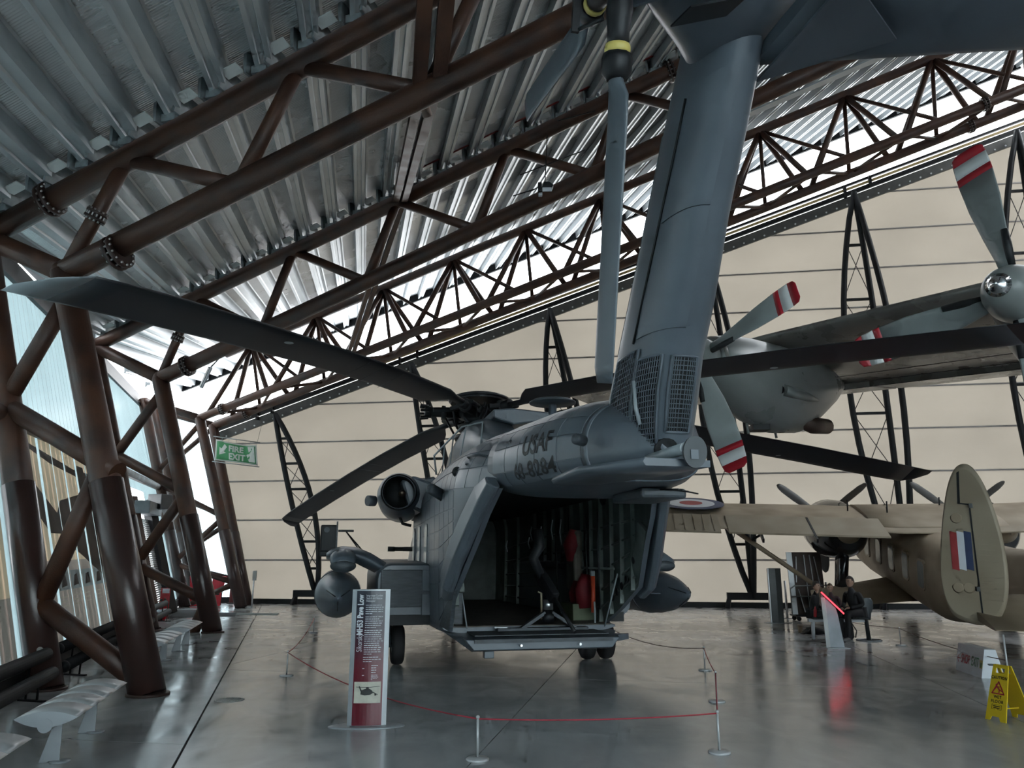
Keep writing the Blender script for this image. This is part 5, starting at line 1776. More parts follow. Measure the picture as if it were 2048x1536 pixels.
bn = bench_proto()
BA = math.atan2(1.25, -0.33) - math.pi / 2
b1c = (on_floor(112, 1524) + on_floor(172, 1466)) / 2
BD = Vector((-0.29, 0.957, 0))
bn.location = b1c
bn.rotation_euler = (0, 0, BA)
bn['label'] = 'curved aluminium bench in front of the nearest leaning column'
copy_tree(bn, b1c - BD * 2.85 + Vector((-0.22, 0, 0)), BA, 'curved aluminium bench cut off by the lower left corner')
copy_tree(bn, on_floor(313, 1330), BA, 'curved aluminium bench half hidden behind the nearest inner column')
copy_tree(bn, on_floor(364, 1296), BA, 'farthest curved aluminium bench beside the middle frame column')

# --- pair of black heating pipes along the wall
pp = thing('wall_pipes', 'pair of thick black heating pipes along the foot of the glazed wall', 'pipe', loc=wall_pt(9.2, 0, 0.42))
po = Vector(pp.location)
for seg in ((-2.0, 8.95), (9.5, 20.2)):
    for z, of in ((0.50, 0.36), (0.26, 0.50)):
        a_, b_ = [wall_pt(c_, 0.0, of) + Vector((0, 0, z)) - po for c_ in seg]
        MB().tube(a_, b_, 0.085, n=18).obj('pipe', M_PIPEB, pp)
        for e_ in (a_, b_):
            MB().ball(e_, 0.085, 14, 8).obj('pipe_cap', M_PIPEB, pp)
    cc = seg[0] + 0.9
    while cc < seg[1]:
        q = wall_pt(cc, 0.0, 0.43) - po
        b = MB()
        b.bar(q + UF * 0.08 + Vector((0, 0, 0.0)), q + UF * 0.08 + Vector((0, 0, 0.30)), 0.02, 0.02)
        b.bar(q - UF * 0.10, q - UF * 0.10 + Vector((0, 0, 0.52)), 0.02, 0.02)
        b.bar(q - UF * 0.2 + Vector((0, 0, 0.01)), q + UF * 0.2 + Vector((0, 0, 0.01)), 0.06, 0.02)
        b.obj('pipe_stand', M_PIPEB, pp)
        cc += 1.9
lp = [wall_pt(8.9, 0, 0.34) + Vector((0, 0, 0.52)), wall_pt(9.05, 0, 0.20) + Vector((0, 0, 0.54)), wall_pt(9.3, 0, 0.14) + Vector((0, 0, 0.54)), wall_pt(9.55, 0, 0.20) + Vector((0, 0, 0.54))]
MB().path([p - po for p in lp], 0.04, 10).obj('pipe_loop', M_ALU, pp)

# --- printed mural hung in strips over the lower wall
M_MUR = translucent('mural_beige', (0.85, 0.70, 0.57), 0.0, 0.05, 0.10, 0.8, 0.25, (1, 1, 0.5), 0.2)
M_MURD = translucent('mural_brown', (0.58, 0.50, 0.455), 0.0, 0.05, 0.12, 0.8, 0.25, (1, 1, 0.5), 0.2)
M_MURK = translucent('mural_dark_print', (0.34, 0.31, 0.29), 0.0, 0.05, 0.15, 1.2, 0.25, (1, 1, 1), 0.2)
M_MURI = mat('mural_inset_blue', (0.30, 0.38, 0.40), 0.5, var=0.2, scale=3)
M_MURT = mat('mural_lettering', (0.58, 0.52, 0.42), 0.5)
mu_h = 0.535
sil = {  # soft dark shapes of the print in (c, h) of the wall
    'fuselage': [(11.6, 0.33), (12.1, 0.385), (12.9, 0.40), (13.7, 0.415), (14.6, 0.385), (15.6, 0.37), (16.5, 0.34), (16.4, 0.27), (15.4, 0.235), (14.6, 0.19), (13.9, 0.215), (13.0, 0.25), (12.2, 0.275)],
    'mast': [(13.6, 0.40), (13.75, 0.50), (14.35, 0.50), (14.5, 0.40)],
    'rotor': [(10.2, 0.505), (10.25, 0.515), (13.7, 0.482), (14.3, 0.486), (16.3, 0.492), (16.3, 0.478), (14.3, 0.468), (13.6, 0.465), (11.8, 0.478)],
    'tail': [(9.9, 0.40), (10.1, 0.43), (10.5, 0.425), (11.9, 0.345), (11.9, 0.30), (11.2, 0.30)],
}
strips = []
cc = 1.0
while cc < 8.8:
    strips.append((cc, min(cc + 1.05, 8.9)))
    cc += 1.22
cc = 9.55
for wd_, gp_ in ((0.70, 0.12), (0.70, 0.16), (0.72, 0.05), (0.72, 0.12), (0.78, 0.16), (0.78, 0.06), (0.80, 0.12), (0.80, 0.18), (0.85, 0.08), (0.85, 0.2)):
    strips.append((cc, cc + wd_))
    cc += wd_ + gp_


def wprism(poly, off, th):
    """a thin plate in (c, h) of the leaning wall"""
    a_ = [wall_pt(c_, h_, off) for c_, h_ in poly]
    return MB().loft([a_, [p + UF * th for p in a_]], smooth=False)


for i, (c0, c1) in enumerate(strips):
    if c1 < 5.2:
        continue
    place_ = 'left of the nearest column' if c1 < 9.3 else 'right of the nearest column'
    nth = ['first', 'second', 'third', 'fourth', 'fifth', 'sixth', 'seventh', 'eighth', 'ninth', 'tenth', 'eleventh', 'twelfth', 'thirteenth', 'fourteenth', 'fifteenth', 'sixteenth', 'seventeenth'][i if c1 < 9.3 else i - sum(1 for s_ in strips if s_[1] < 9.3)]
    side = 'leftwards' if False else ''
    mz = thing('mural_strip', f'beige printed mural strip on the leaning wall, {nth} {place_}', 'mural', loc=wall_pt(c0, 0.04, 0.05), group='printed mural strips on the left wall')
    off_ = Vector(mz.location)

    def wadd(poly, m, nm, o0, parent, th=0.004):
        b = wprism(poly, o0, th)
        b.v = [tuple(Vector(p) - off_) for p in b.v]
        return b.obj(nm, m, parent)
    top = mu_h if c1 > 9.3 else 0.33
    sheet = wadd([(c0, 0.235 if c1 > 9.3 else 0.17), (c1, 0.235 if c1 > 9.3 else 0.17), (c1, top), (c0, top)], M_MUR, 'sheet', 0.05, mz)
    wadd([(c0, 0.045), (c1, 0.045), (c1, 0.235 if c1 > 9.3 else 0.17), (c0, 0.235 if c1 > 9.3 else 0.17)], M_MURD, 'lower_sheet', 0.05, mz)
    if c1 > 9.3:
        for k_, poly in sil.items():
            q = clip(clip(poly, (c0 + 0.003, 0), (1, 0)), (c1 - 0.003, 0), (-1, 0))
            if len(q) > 2:
                wadd(q, M_MURK, 'printed_' + k_, 0.056, sheet)
        if c0 > 10.6 and c0 < 16:
            wadd([(c0 + 0.05, 0.165), (c1 - 0.05, 0.165), (c1 - 0.05, 0.21), (c0 + 0.05, 0.21)], M_MURI, 'printed_photo', 0.056, sheet)
            wadd([(c0 + 0.18, 0.172), (c1 - 0.2, 0.175), (c1 - 0.25, 0.20), (c0 + 0.3, 0.198)], M_MURK, 'printed_detail', 0.061, sheet)
            for k_ in range(3):
                hh = 0.148 - 0.010 * k_
                wadd([(c0 + 0.1, hh), (c0 + 0.45, hh), (c0 + 0.45, hh + 0.003), (c0 + 0.1, hh + 0.003)], M_MURT, 'text_line', 0.056, sheet, 0.002)

# --- roller shutter door set in the wall
dr = thing('door_1', 'grey roller shutter with its motor box in the leaning wall', 'door', kind='structure')
M_SHUT = mat('shutter_slat', (0.42, 0.45, 0.46), 0.4, 0.5, var=0.15)
nsl = 44
for k in range(nsl):
    h0, h1 = 0.02 + 0.36 * k / nsl, 0.02 + 0.36 * (k + 1) / nsl - 0.0010
    q = [wall_pt(20.4, h0, 0.02), wall_pt(22.9, h0, 0.02), wall_pt(22.9, h1, 0.05), wall_pt(20.4, h1, 0.05)]
    MB().loft([q, [p - UF * 0.02 for p in q]], smooth=False).obj('slat', M_SHUT, dr)
MB().bar(wall_pt(22.95, 0.0, 0.15), wall_pt(22.95, 0.46, 0.15), 0.30, 0.34, up=NF).obj('door_jamb', M_BLACK, dr)
MB().bar(wall_pt(20.35, 0.0, 0.1), wall_pt(20.35, 0.46, 0.1), 0.12, 0.2, up=NF).obj('door_jamb', M_RUST, dr)
MB().bar(wall_pt(20.3, 0.42, 0.35), wall_pt(23.0, 0.42, 0.35), 0.45, 0.40).obj('roller_box', mat('dull_grey_box', (0.16, 0.17, 0.18), 0.5), dr, 0.02)
MB().box(wall_pt(22.2, 0.45, 0.75), (0.55, 0.55, 0.5), Matrix.Rotation(-FA, 3, 'Z')).obj('motor_box', mat('dark_slate_box', (0.07, 0.075, 0.08), 0.5), dr, 0.02)
MB().prism([(0, 0), (0.5, 0), (0.2, -0.4)], wall_pt(22.2, 0.42, 0.75), UF, (0, 0, 1), NF * 0.4).obj('motor_bracket', M_WHITE, dr)

# --- information panel about the helicopter
IPp = on_floor(733, 1453)
ip = thing('information_panel', 'tall navy to red information panel headed Sikorsky MH53 Pave Low', 'sign', loc=IPp, rot=(0, 0, R(6)))


def gradient_mat():
    m = bpy.data.materials.new('panel_print')
    m.use_nodes = True
    n, l = m.node_tree.nodes, m.node_tree.links
    tc = n.new('ShaderNodeTexCoord')
    sx = n.new('ShaderNodeSeparateXYZ')
    mr = n.new('ShaderNodeMapRange')
    mr.inputs['From Max'].default_value = 1.42
    rp = n.new('ShaderNodeValToRGB')
    e = rp.color_ramp.elements
    e[0].position, e[0].color = 0.42, (0.12, 0.007, 0.018, 1)
    e[1].position, e[1].color = 0.86, (0.010, 0.010, 0.024, 1)
    x = rp.color_ramp.elements.new(0.62)
    x.color = (0.045, 0.009, 0.022, 1)
    l.new(tc.outputs['Object'], sx.inputs[0])
    l.new(sx.outputs[2], mr.inputs['Value'])
    l.new(mr.outputs[0], rp.inputs[0])
    l.new(rp.outputs[0], n['Principled BSDF'].inputs['Base Color'])
    n['Principled BSDF'].inputs['Roughness'].default_value = 0.3
    return m


PWD, PHT = 0.415, 1.43
MB().lathe([(0.41, 0.0), (0.41, 0.008), (0.36, 0.018)], (0, 0, 0), (0, 0, 1), 40, sq=(0.42, 1)).obj('base_plate', M_ALUP, ip)
prof_ = []
for k in range(11):
    a = lerp(-1, 1, k / 10)
    prof_.append((a * PWD / 2, -0.035 * (1 - a * a) - 0.02))
for k in range(11):
    a = lerp(1, -1, k / 10)
    prof_.append((a * PWD / 2, 0.035 * (1 - a * a) + 0.02))
MB().loft([[Vector((x, y, z)) for x, y in prof_] for z in (0.012, PHT)], smooth=False).obj('post_body', M_ALUP, ip)
face = [(lerp(-0.158, 0.158, k / 8)) for k in range(9)]
fy = lambda x: -0.035 * (1 - (x / (PWD / 2)) ** 2) - 0.02
FACE = MB().loft([[Vector((x, fy(x) - 0.003, z)) for x in face] + [Vector((x, fy(x) + 0.002, z)) for x in face[::-1]] for z in (0.02, PHT - 0.015)], smooth=False).obj('printed_face', gradient_mat(), ip)
M_PTXT = mat('panel_lettering', (0.62, 0.64, 0.68), 0.5)


def ptext(s_, size, x0, z0, vertical, sq=0.72, bold=0.0, nm='title_lettering'):
    b = text_mesh(s_, size, 0.0006, squeeze=sq, bold=bold)
    out = []
    for x, y, z in b.v:
        X, Z = (x0 - y, z0 + x) if vertical else (x0 + x, z0 + y)
        out.append((X, fy(X) - 0.0045 - z, Z))
    b.v = out
    return b.obj(nm, M_PTXT, FACE)


ptext('Sikorsky', 0.085, -0.082, 0.77, True, 0.66)
ptext('MH53 Pave Low', 0.088, -0.082, 0.945, True, 0.73, 0.003)
for k, s_ in enumerate(('long-range Combat', 'Search and Rescue', 'Helicopter')):
    ptext(s_, 0.034, -0.052, 1.355 - 0.029 * k, False, 0.68, 0.0, 'heading_lettering')
random.seed(5)


def lines(z_top, n, pitch, x0, x1, h=0.0065, nm='text_line'):
    for k in range(n):
        z = z_top - pitch * k
        xe = x1 - random.uniform(0, 0.04) if k < n - 1 else x0 + (x1 - x0) * random.uniform(0.3, 0.6)
        b = MB()
        x = x0
        while x < xe - 0.01:
            w = min(random.uniform(0.012, 0.04), xe - x)
            b.box((x + w / 2, fy(x + w / 2) - 0.004, z), (w, 0.0015, h))
            x += w + 0.005
        b.obj(nm, M_PTXT, FACE)


lines(1.262, 5, 0.0225, -0.055, 0.145)
lines(1.138, 6, 0.0225, -0.055, 0.148)
lines(0.995, 12, 0.0225, -0.058, 0.148)
lines(0.715, 3, 0.0225, -0.062, 0.130)
lines(0.622, 5, 0.0235, -0.066, -0.03)
lines(0.628, 4, 0.0235, 0.03, 0.12)
lines(0.532, 5, 0.012, 0.03, 0.125, 0.004)
MB().loft([[Vector((x, fy(x) - 0.005, z)) for x in (-0.145, -0.08, 0, 0.08, 0.14)] + [Vector((x, fy(x) - 0.002, z)) for x in (0.14, 0.08, 0, -0.08, -0.145)] for z in (0.245, 0.462)], smooth=False).obj('printed_photo', mat('photo_sand', (0.52, 0.50, 0.42), 0.5, var=0.12, scale=12), FACE)
ph = MB()
for poly in ([(-0.075, 0.335), (-0.07, 0.375), (-0.03, 0.39), (0.02, 0.392), (0.05, 0.372), (0.06, 0.35), (0.03, 0.33), (-0.03, 0.325)], [(-0.095, 0.415), (-0.085, 0.42), (-0.06, 0.372), (-0.075, 0.365)], [(-0.125, 0.41), (-0.125, 0.414), (0.0, 0.408), (0.13, 0.417), (0.13, 0.413), (0.0, 0.402)], [(-0.02, 0.385), (-0.015, 0.41), (0.01, 0.41), (0.015, 0.385)], [(0.055, 0.352), (0.11, 0.328), (0.112, 0.332), (0.06, 0.36)], [(0.075, 0.322), (0.095, 0.322), (0.095, 0.342), (0.075, 0.342)]):
    ph.prism(poly, (0, -0.062, 0), (1, 0, 0), (0, 0, 1), (0, 0.003, 0))
ph.obj('printed_helicopter', M_SIGNK, FACE)

# --- low barrier posts with ropes
POSTS = [('front', on_floor(955, 1520)), ('front right', on_floor(1439, 1506)), ('right', on_floor(1434, 1404)), ('far right', on_floor(1410, 1341)), ('left', on_floor(573, 1352)), ('far left', on_floor(627, 1265)), ('behind ramp', on_floor(1222, 1292)), ('bench', on_floor(1802, 1291)), ('bench hidden', on_floor(1690, 1272)), ('sign', on_floor(2020, 1372))]
PLAB = ['low white barrier post at the front centre of the rope', 'low white barrier post standing nearest on the right', 'low white barrier post close behind the nearest right one', 'farthest of the three low barrier posts in the right row', 'low barrier post left of the information panel', 'small far barrier post beyond the left drop tank', 'low barrier post beside the right main wheels', 'low barrier post right of the seated visitors', 'low barrier post hidden behind the seated visitors', 'tall thin white post behind the wet floor sign']
PH_ = 0.355
M_POST = mat('pale_post', (0.50, 0.51, 0.52), 0.35, 0.3)
post0 = None
for (nm, p), lab in zip(POSTS, PLAB):
    hgt = PH_ if nm != 'sign' else 0.70
    if post0 is None:
        post0 = thing('barrier_post', lab, 'barrier post', loc=p, group='low rope barrier posts')
        MB().lathe([(0.105, 0), (0.105, 0.012), (0.09, 0.022), (0.02, 0.026)], (0, 0, 0), (0, 0, 1), 26).obj('base', M_POST, post0)
        MB().tube((0, 0, 0.02), (0, 0, PH_), 0.011, n=10).obj('post', M_POST, post0)
        MB().ball((0, 0, PH_ + 0.004), 0.018, 10, 6).obj('cap', M_POST, post0)
    elif nm == 'sign':
        q = thing('barrier_post', lab, 'barrier post', loc=p, group='low rope barrier posts')
        MB().lathe([(0.105, 0), (0.105, 0.012), (0.02, 0.02)], (0, 0, 0), (0, 0, 1), 26).obj('base', M_POST, q)
        MB().tube((0, 0, 0.02), (0, 0, hgt), 0.013, n=10).obj('post', M_POST, q)
    else:
        copy_tree(post0, p, 0, lab)
for a_, b_, sag, m, lab in ((4, 0, 0.13, M_ROPE, 'red rope sagging behind the information panel'), (0, 1, 0.03, M_ROPE, 'red rope along the front between two low posts'), (1, 2, 0.03, M_ROPE, 'short red rope on the right between low posts'), (2, 3, 0.03, M_ROPE, 'red rope to the farthest right barrier post'), (3, 6, 0.12, M_ROPEG, 'dark rope sagging towards the right main wheels'), (4, 5, 0.10, M_ROPE, 'rope running back past the left drop tank'), (7, 8, 0.02, M_ROPEG, 'thin dark rope behind the visitors bench'), (7, 9, 0.06, M_ROPEG, 'thin dark rope running towards the shop sign')):
    pa, pb = POSTS[a_][1] + Vector((0, 0, PH_ - 0.01)), POSTS[b_][1] + Vector((0, 0, PH_ - 0.01))
    pts = [pa.lerp(pb, k / 12) - Vector((0, 0, sag * 4 * (k / 12) * (1 - k / 12))) for k in range(13)]
    tag(MB().path(pts, 0.007, 6).obj('barrier_rope', m), lab, 'rope', 'barrier ropes')

# --- shop and exit box sign
BLp, BRp = on_floor(1911, 1339), on_floor(1963, 1357)
sx_ = (BRp - BLp).normalized()
sw_ = Vector((-sx_.y, sx_.x, 0))
if sw_.x < 0:
    sw_ = -sw_
SL = (BRp - BLp).length
sh = thing('shop_exit_sign', 'white wedge box sign reading SHOP EXIT with an arrow', 'sign', loc=BLp)
HB = 0.42
sec_ = [(0, 0), (0.34, 0), (0.25, HB), (0.09, HB)]
MB().loft([[sx_ * t + sw_ * a + Vector((0, 0, b)) for a, b in sec_] for t in (0, SL)], smooth=False).obj('box', M_SIGNW, sh, 0.004)
fz_ = (sw_ * 0.09 + Vector((0, 0, HB))).normalized()
fn_ = sx_.cross(fz_).normalized()
if fn_.x > 0:
    fn_ = -fn_
for s_, t0, size, m, sq in (('SHOP', 0.19, 0.20, M_SIGNR, 0.66), ('EXIT', 0.58, 0.20, M_SIGNG, 0.66)):
    b = text_mesh(s_, size, 0.0008, squeeze=sq, bold=0.002)
    place(b, sx_ * t0 + fz_ * 0.145 + fn_ * 0.003, sx_, fz_, fn_).obj('sign_lettering', m, sh)
b = MB()
for poly in ([(0.06, 0.20), (0.17, 0.192), (0.17, 0.208)], [(0.04, 0.20), (0.055, 0.20), (0.11, 0.26), (0.095, 0.265)], [(0.04, 0.20), (0.055, 0.20), (0.11, 0.14), (0.095, 0.135)], [(0.05, 0.193), (0.17, 0.193), (0.17, 0.207), (0.05, 0.207)]):
    b.prism(poly, fn_ * 0.003, sx_, fz_, fn_ * 0.001)
b.obj('arrow', M_SIGNR, sh)
MB().prism([(0.90, 0.14), (0.99, 0.14), (0.99, 0.26), (0.90, 0.26)], fn_ * 0.003, sx_, fz_, fn_ * 0.001).obj('pictogram_plate', mat('pictogram_gold', (0.42, 0.34, 0.05), 0.5), sh)
MB().prism([(0.925, 0.155), (0.965, 0.155), (0.965, 0.225), (0.925, 0.225)], fn_ * 0.0045, sx_, fz_, fn_ * 0.001).obj('pictogram', M_SIGNG, sh)
MB().prism([(0.11, 0.20), (0.13, 0.185), (0.21, 0.185), (0.23, 0.20), (0.23, 0.215), (0.11, 0.215)], sx_ * (SL + 0.002), sw_, (0, 0, 1), sx_ * 0.002).obj('hand_slot', M_SIGNK, sh)

# --- wet floor sign
wl0, wl1 = on_floor(1973, 1438), on_floor(2009, 1446)
wx_ = (wl1 - wl0).normalized()
wn_ = Vector((wx_.y, -wx_.x, 0))
wf_ = thing('wet_floor_sign', 'yellow folding caution wet floor sign', 'sign', loc=(wl0 + wl1) / 2)
HW = 0.61


def board(sgn, nm):
    o0 = -wn_ * (0.0 if sgn > 0 else 0.40)
    uz_ = (Vector((0, 0, HW)) - wn_ * (0.19 * sgn)).normalized()
    th = wn_ * 0.012
    W0_, W1_ = 0.132, 0.098
    out = [(-W0_, 0), (-0.075, 0), (-0.055, 0.045), (0.04, 0.045), (0.06, 0), (W0_, 0), (W1_, 0.535), (0.055, 0.535), (0.055, 0.575), (-0.055, 0.575), (-0.055, 0.535), (-W1_, 0.535)]
    b = MB()
    b.prism([(-W0_, 0), (-0.075, 0), (-0.055, 0.045), (0.04, 0.045), (0.06, 0), (W0_, 0), (W1_ + 0.004, 0.52), (-W1_ - 0.004, 0.52)], o0, wx_, uz_, -th)
    b.prism([(-W1_ - 0.004, 0.52), (-0.058, 0.52), (-0.058, 0.575), (-W1_, 0.575)], o0, wx_, uz_, -th)
    b.prism([(0.058, 0.52), (W1_ + 0.004, 0.52), (W1_, 0.575), (0.058, 0.575)], o0, wx_, uz_, -th)
    b.prism([(-W1_, 0.575), (W1_, 0.575), (W1_ - 0.005, 0.61), (-W1_ + 0.005, 0.61)], o0, wx_, uz_, -th)
    return b.obj(nm, M_SIGNY, wf_), o0, uz_


bd, o0, uz_ = board(1, 'board')
board(-1, 'board')
MB().bar(-wn_ * 0.02 + Vector((0, 0, 0.12)), -wn_ * 0.36 + Vector((0, 0, 0.12)), 0.01, 0.01).obj('spreader', M_SIGNY, wf_)
fr0 = o0 + wn_ * 0.002


def wtext(s_, size, z, sq, bold=0.001):
    b = text_mesh(s_, size, 0.0006, 'CENTER', sq, bold, 1.15)
    place(b, fr0 + uz_ * z, wx_, uz_, wn_).obj('sign_lettering', M_SIGNK, bd)


wtext('CAUTION', 0.045, 0.455, 0.92)
wtext('WET', 0.045, 0.245, 0.95)
wtext('FLOOR', 0.045, 0.195, 1.0)
b = MB()
tri = [(0.0, 0.425), (0.075, 0.295), (-0.075, 0.295)]
for k in range(3):
    p, q = tri[k], tri[(k + 1) % 3]
    b.bar(fr0 + wx_ * p[0] + uz_ * p[1], fr0 + wx_ * q[0] + uz_ * q[1], 0.013, 0.002, up=wn_)
    b.lathe([(0.0075, -0.001), (0.0075, 0.001)], fr0 + wx_ * p[0] + uz_ * p[1], wn_, 10)
for p, q, w in (((-0.02, 0.375), (0.015, 0.335), 0.018), ((0.015, 0.335), (0.012, 0.305), 0.012), ((0.015, 0.338), (0.05, 0.325), 0.010), ((-0.01, 0.37), (0.03, 0.372), 0.007), ((-0.02, 0.37), (-0.045, 0.335), 0.007)):
    b.bar(fr0 + wx_ * p[0] + uz_ * p[1], fr0 + wx_ * q[0] + uz_ * q[1], w, 0.002, up=wn_)
b.lathe([(0.010, -0.001), (0.010, 0.001)], fr0 + wx_ * -0.028 + uz_ * 0.39, wn_, 12)
b.obj('slip_pictogram', M_SIGNR, bd)
b = MB()
for p, q in (((-0.06, 0.125), (0.06, 0.125)), ((-0.06, 0.175), (0.06, 0.175)), ((-0.06, 0.125), (-0.06, 0.175)), ((0.06, 0.125), (0.06, 0.175))):
    b.bar(fr0 + wx_ * p[0] + uz_ * p[1], fr0 + wx_ * q[0] + uz_ * q[1], 0.003, 0.002, up=wn_)
for z, w in ((0.158, 0.045), (0.140, 0.04)):
    b.bar(fr0 - wx_ * w + uz_ * z, fr0 + wx_ * w + uz_ * z, 0.009, 0.002, up=wn_)
b.obj('small_print', M_SIGNK, bd)

# --- green fire exit banner
fb = thing('fire_exit_banner', 'green hanging banner reading FIRE EXIT with arrow and running figure', 'banner', loc=at(472, 906, 27.5))
fo_ = Vector(fb.location)
tlq, trq, brq, blq = [at(x, y, yy) - fo_ for x, y, yy in ((431, 878, 27.6), (514, 891, 27.3), (515, 931, 27.3), (429, 920, 27.6))]


def bq(a, b, o_=0.0):
    """a, b in 0..1 across and up the banner, with ripples"""
    p = blq.lerp(brq, a).lerp(tlq.lerp(trq, a), b)
    sagz = -0.05 * math.sin(math.pi * a) * b ** 2 if 0.2 < a < 0.9 else 0
    return p + Vector((0, 0.05 * math.sin(a * 9 + b * 2) - o_, sagz))


def bgrid(a0, a1, b0, b1, o_, m, nm, par, n=14):
    vs_ = [bq(lerp(a0, a1, i / n), lerp(b0, b1, j / 6), o_) for i in range(n + 1) for j in range(7)]
    fs = [(i * 7 + j, i * 7 + j + 1, (i + 1) * 7 + j + 1, (i + 1) * 7 + j) for i in range(n) for j in range(6)]
    b = MB().add(vs_, fs, True)
    o = b.obj(nm, m, par)
    sm = o.modifiers.new('thick', 'SOLIDIFY')
    sm.thickness = 0.006
    return o


sheet = bgrid(0, 1, 0, 1, 0, M_BANW, 'sheet', fb)
bgrid(0.035, 0.965, 0.07, 0.93, 0.008, M_BANG, 'green_field', sheet)
BW, BHt = (brq - blq).length, (tlq - blq).length


def btext(s_, a0, b0, size):
    b = text_mesh(s_, size, 0.001, squeeze=0.95, bold=0.012)
    b.v = [tuple(bq(a0 + x / BW, b0 + y / BHt, 0.018 + z)) for x, y, z in b.v]
    b.obj('banner_lettering', M_BANW, sheet)


btext('FIRE', 0.335, 0.53, 0.33)
btext('EXIT', 0.335, 0.13, 0.33)


def bpoly(poly, m, nm, o_=0.018):
    vs_ = [bq(a, b, o_) for a, b in poly]
    k = len(vs_)
    MB().add(vs_ + [p - Vector((0, 0.004, 0)) for p in vs_], [tuple(range(k)), tuple(range(2 * k - 1, k - 1, -1))]).obj(nm, m, sheet)


bpoly([(0.10, 0.30), (0.10, 0.66), (0.155, 0.60), (0.24, 0.86), (0.30, 0.72), (0.215, 0.47), (0.27, 0.42)], M_BANW, 'banner_arrow')
bpoly([(0.80, 0.12), (0.94, 0.12), (0.94, 0.90), (0.77, 0.90), (0.80, 0.55), (0.74, 0.45)], M_BANW, 'door_shape')
for poly in ([(0.86, 0.72), (0.885, 0.72), (0.885, 0.82), (0.86, 0.82)], [(0.82, 0.45), (0.85, 0.70), (0.89, 0.66), (0.86, 0.42)], [(0.82, 0.45), (0.86, 0.42), (0.80, 0.24), (0.76, 0.28)], [(0.85, 0.44), (0.88, 0.42), (0.92, 0.22), (0.89, 0.20)], [(0.85, 0.66), (0.87, 0.68), (0.93, 0.54), (0.91, 0.52)], [(0.85, 0.68), (0.80, 0.62), (0.79, 0.50), (0.81, 0.52)]):
    bpoly(poly, M_BANG, 'running_figure', 0.026)
MB().tube(tlq + Vector((-0.08, 0, 0.10)), trq + Vector((0.1, 0, 0.10)), 0.018, n=8).obj('top_bar', M_RAIL, fb)
MB().tube(blq + Vector((-0.08, 0, -0.05)), brq + Vector((0.06, 0, -0.05)), 0.018, n=8).obj('bottom_bar', M_RAIL, fb)
for k in range(7):
    MB().tube(bq(k / 6, 1) + Vector((0, 0, -0.01)), tlq.lerp(trq, k / 6) + Vector((0, 0, 0.10)), 0.006, n=5).obj('lacing', M_RAIL, fb)
    MB().tube(bq(k / 6, 0), blq.lerp(brq, k / 6) + Vector((0, 0, -0.06)), 0.006, n=5).obj('lacing', M_RAIL, fb)
for p, tp_ in ((tlq, at(430, 850, 27.6)), (trq, at(526, 838, 27.6))):
    MB().tube(p + Vector((0, 0, 0.1)), tp_ - fo_, 0.006, n=5).obj('hanger_wire', M_CABLE, fb)

# --- fire extinguishers
fe = None
M_EXT = mat('extinguisher_red', (0.42, 0.012, 0.02), 0.25)
for k, (px, lab) in enumerate((((318, 1241), 'left red fire extinguisher standing by the shutter door'), ((326, 1239), 'right red fire extinguisher standing by the shutter door'))):
    if fe is None:
        fe = thing('fire_extinguisher', lab, 'extinguisher', loc=on_floor(*px), group='fire extinguishers by the shutter')
        MB().lathe([(0.075, 0.0), (0.085, 0.02), (0.085, 0.46), (0.06, 0.52), (0.03, 0.55)], (0, 0, 0), (0, 0, 1), 20).obj('cylinder', M_EXT, fe)
        MB().box((0, 0, 0.59), (0.04, 0.12, 0.05)).obj('valve', M_INK, fe, 0.008)
        MB().path([(0, -0.05, 0.59), (0.08, -0.08, 0.5), (0.10, -0.07, 0.3), (0.09, -0.06, 0.15)], 0.014, 8).obj('hose', M_INK, fe)
        MB().lathe([(0.087, 0.2), (0.087, 0.32)], (0, 0, 0), (0, 0, 1), 20).obj('data_band', M_SIGNW, fe)
    else:
        copy_tree(fe, on_floor(*px), 0.4, lab)
fs_ = thing('fire_point', 'red fire point board behind the extinguishers', 'sign', loc=on_floor(324, 1235))
MB().box((0, 0.08, 0.45), (0.30, 0.03, 0.9)).obj('board', M_EXT, fs_, 0.01)
MB().box((0.02, 0.06, 0.80), (0.22, 0.01, 0.14)).obj('notice', M_SIGNW, fs_)

# --- red folded evacuation chairs by the end glazing
M_REDC = mat('bright_red_cover', (0.62, 0.02, 0.04), 0.5, var=0.1)
for px, lab, rz in (((386, 1212), 'bright red folded chair by the end glazing, nearer the shutter', 0.1), ((428, 1212), 'bright red folded chair by the end glazing, behind the column', -0.2)):
    rc = thing('folded_chair', lab, 'chair', loc=on_floor(*px), rot=(0, 0, rz), group='red folded chairs by the end glazing')
    MB().prism([(-0.22, 0.0), (0.20, 0.0), (0.17, 0.55), (0.30, 1.12), (-0.28, 1.15), (-0.20, 0.55)], (0, 0, 0.0), (1, 0, 0), (0, 0.15, 1), (0, 0.12, 0)).obj('cover', M_REDC, rc, 0.02)
    MB().bar((-0.18, -0.02, 0.45), (0.18, -0.02, 0.45), 0.03, 0.06).obj('strap', M_INK, rc)
    for sg in (-1, 1):
        MB().path([(0.18 * sg, 0.15, 0.02), (0.19 * sg, 0.20, 0.7), (0.24 * sg, 0.28, 1.2)], 0.014, 6).obj('frame_tube', M_INK, rc)
rs = thing('red_stand', 'low red block at the foot of the fabric wall edge', 'stand', loc=on_floor(463, 1207))
MB().box((0, 0, 0.3), (0.18, 0.12, 0.6)).obj('post', mat('dull_red', (0.16, 0.03, 0.03), 0.5), rs, 0.01)
MB().box((0, 0, 0.02), (0.3, 0.3, 0.04)).obj('base', M_INK, rs, 0.005)

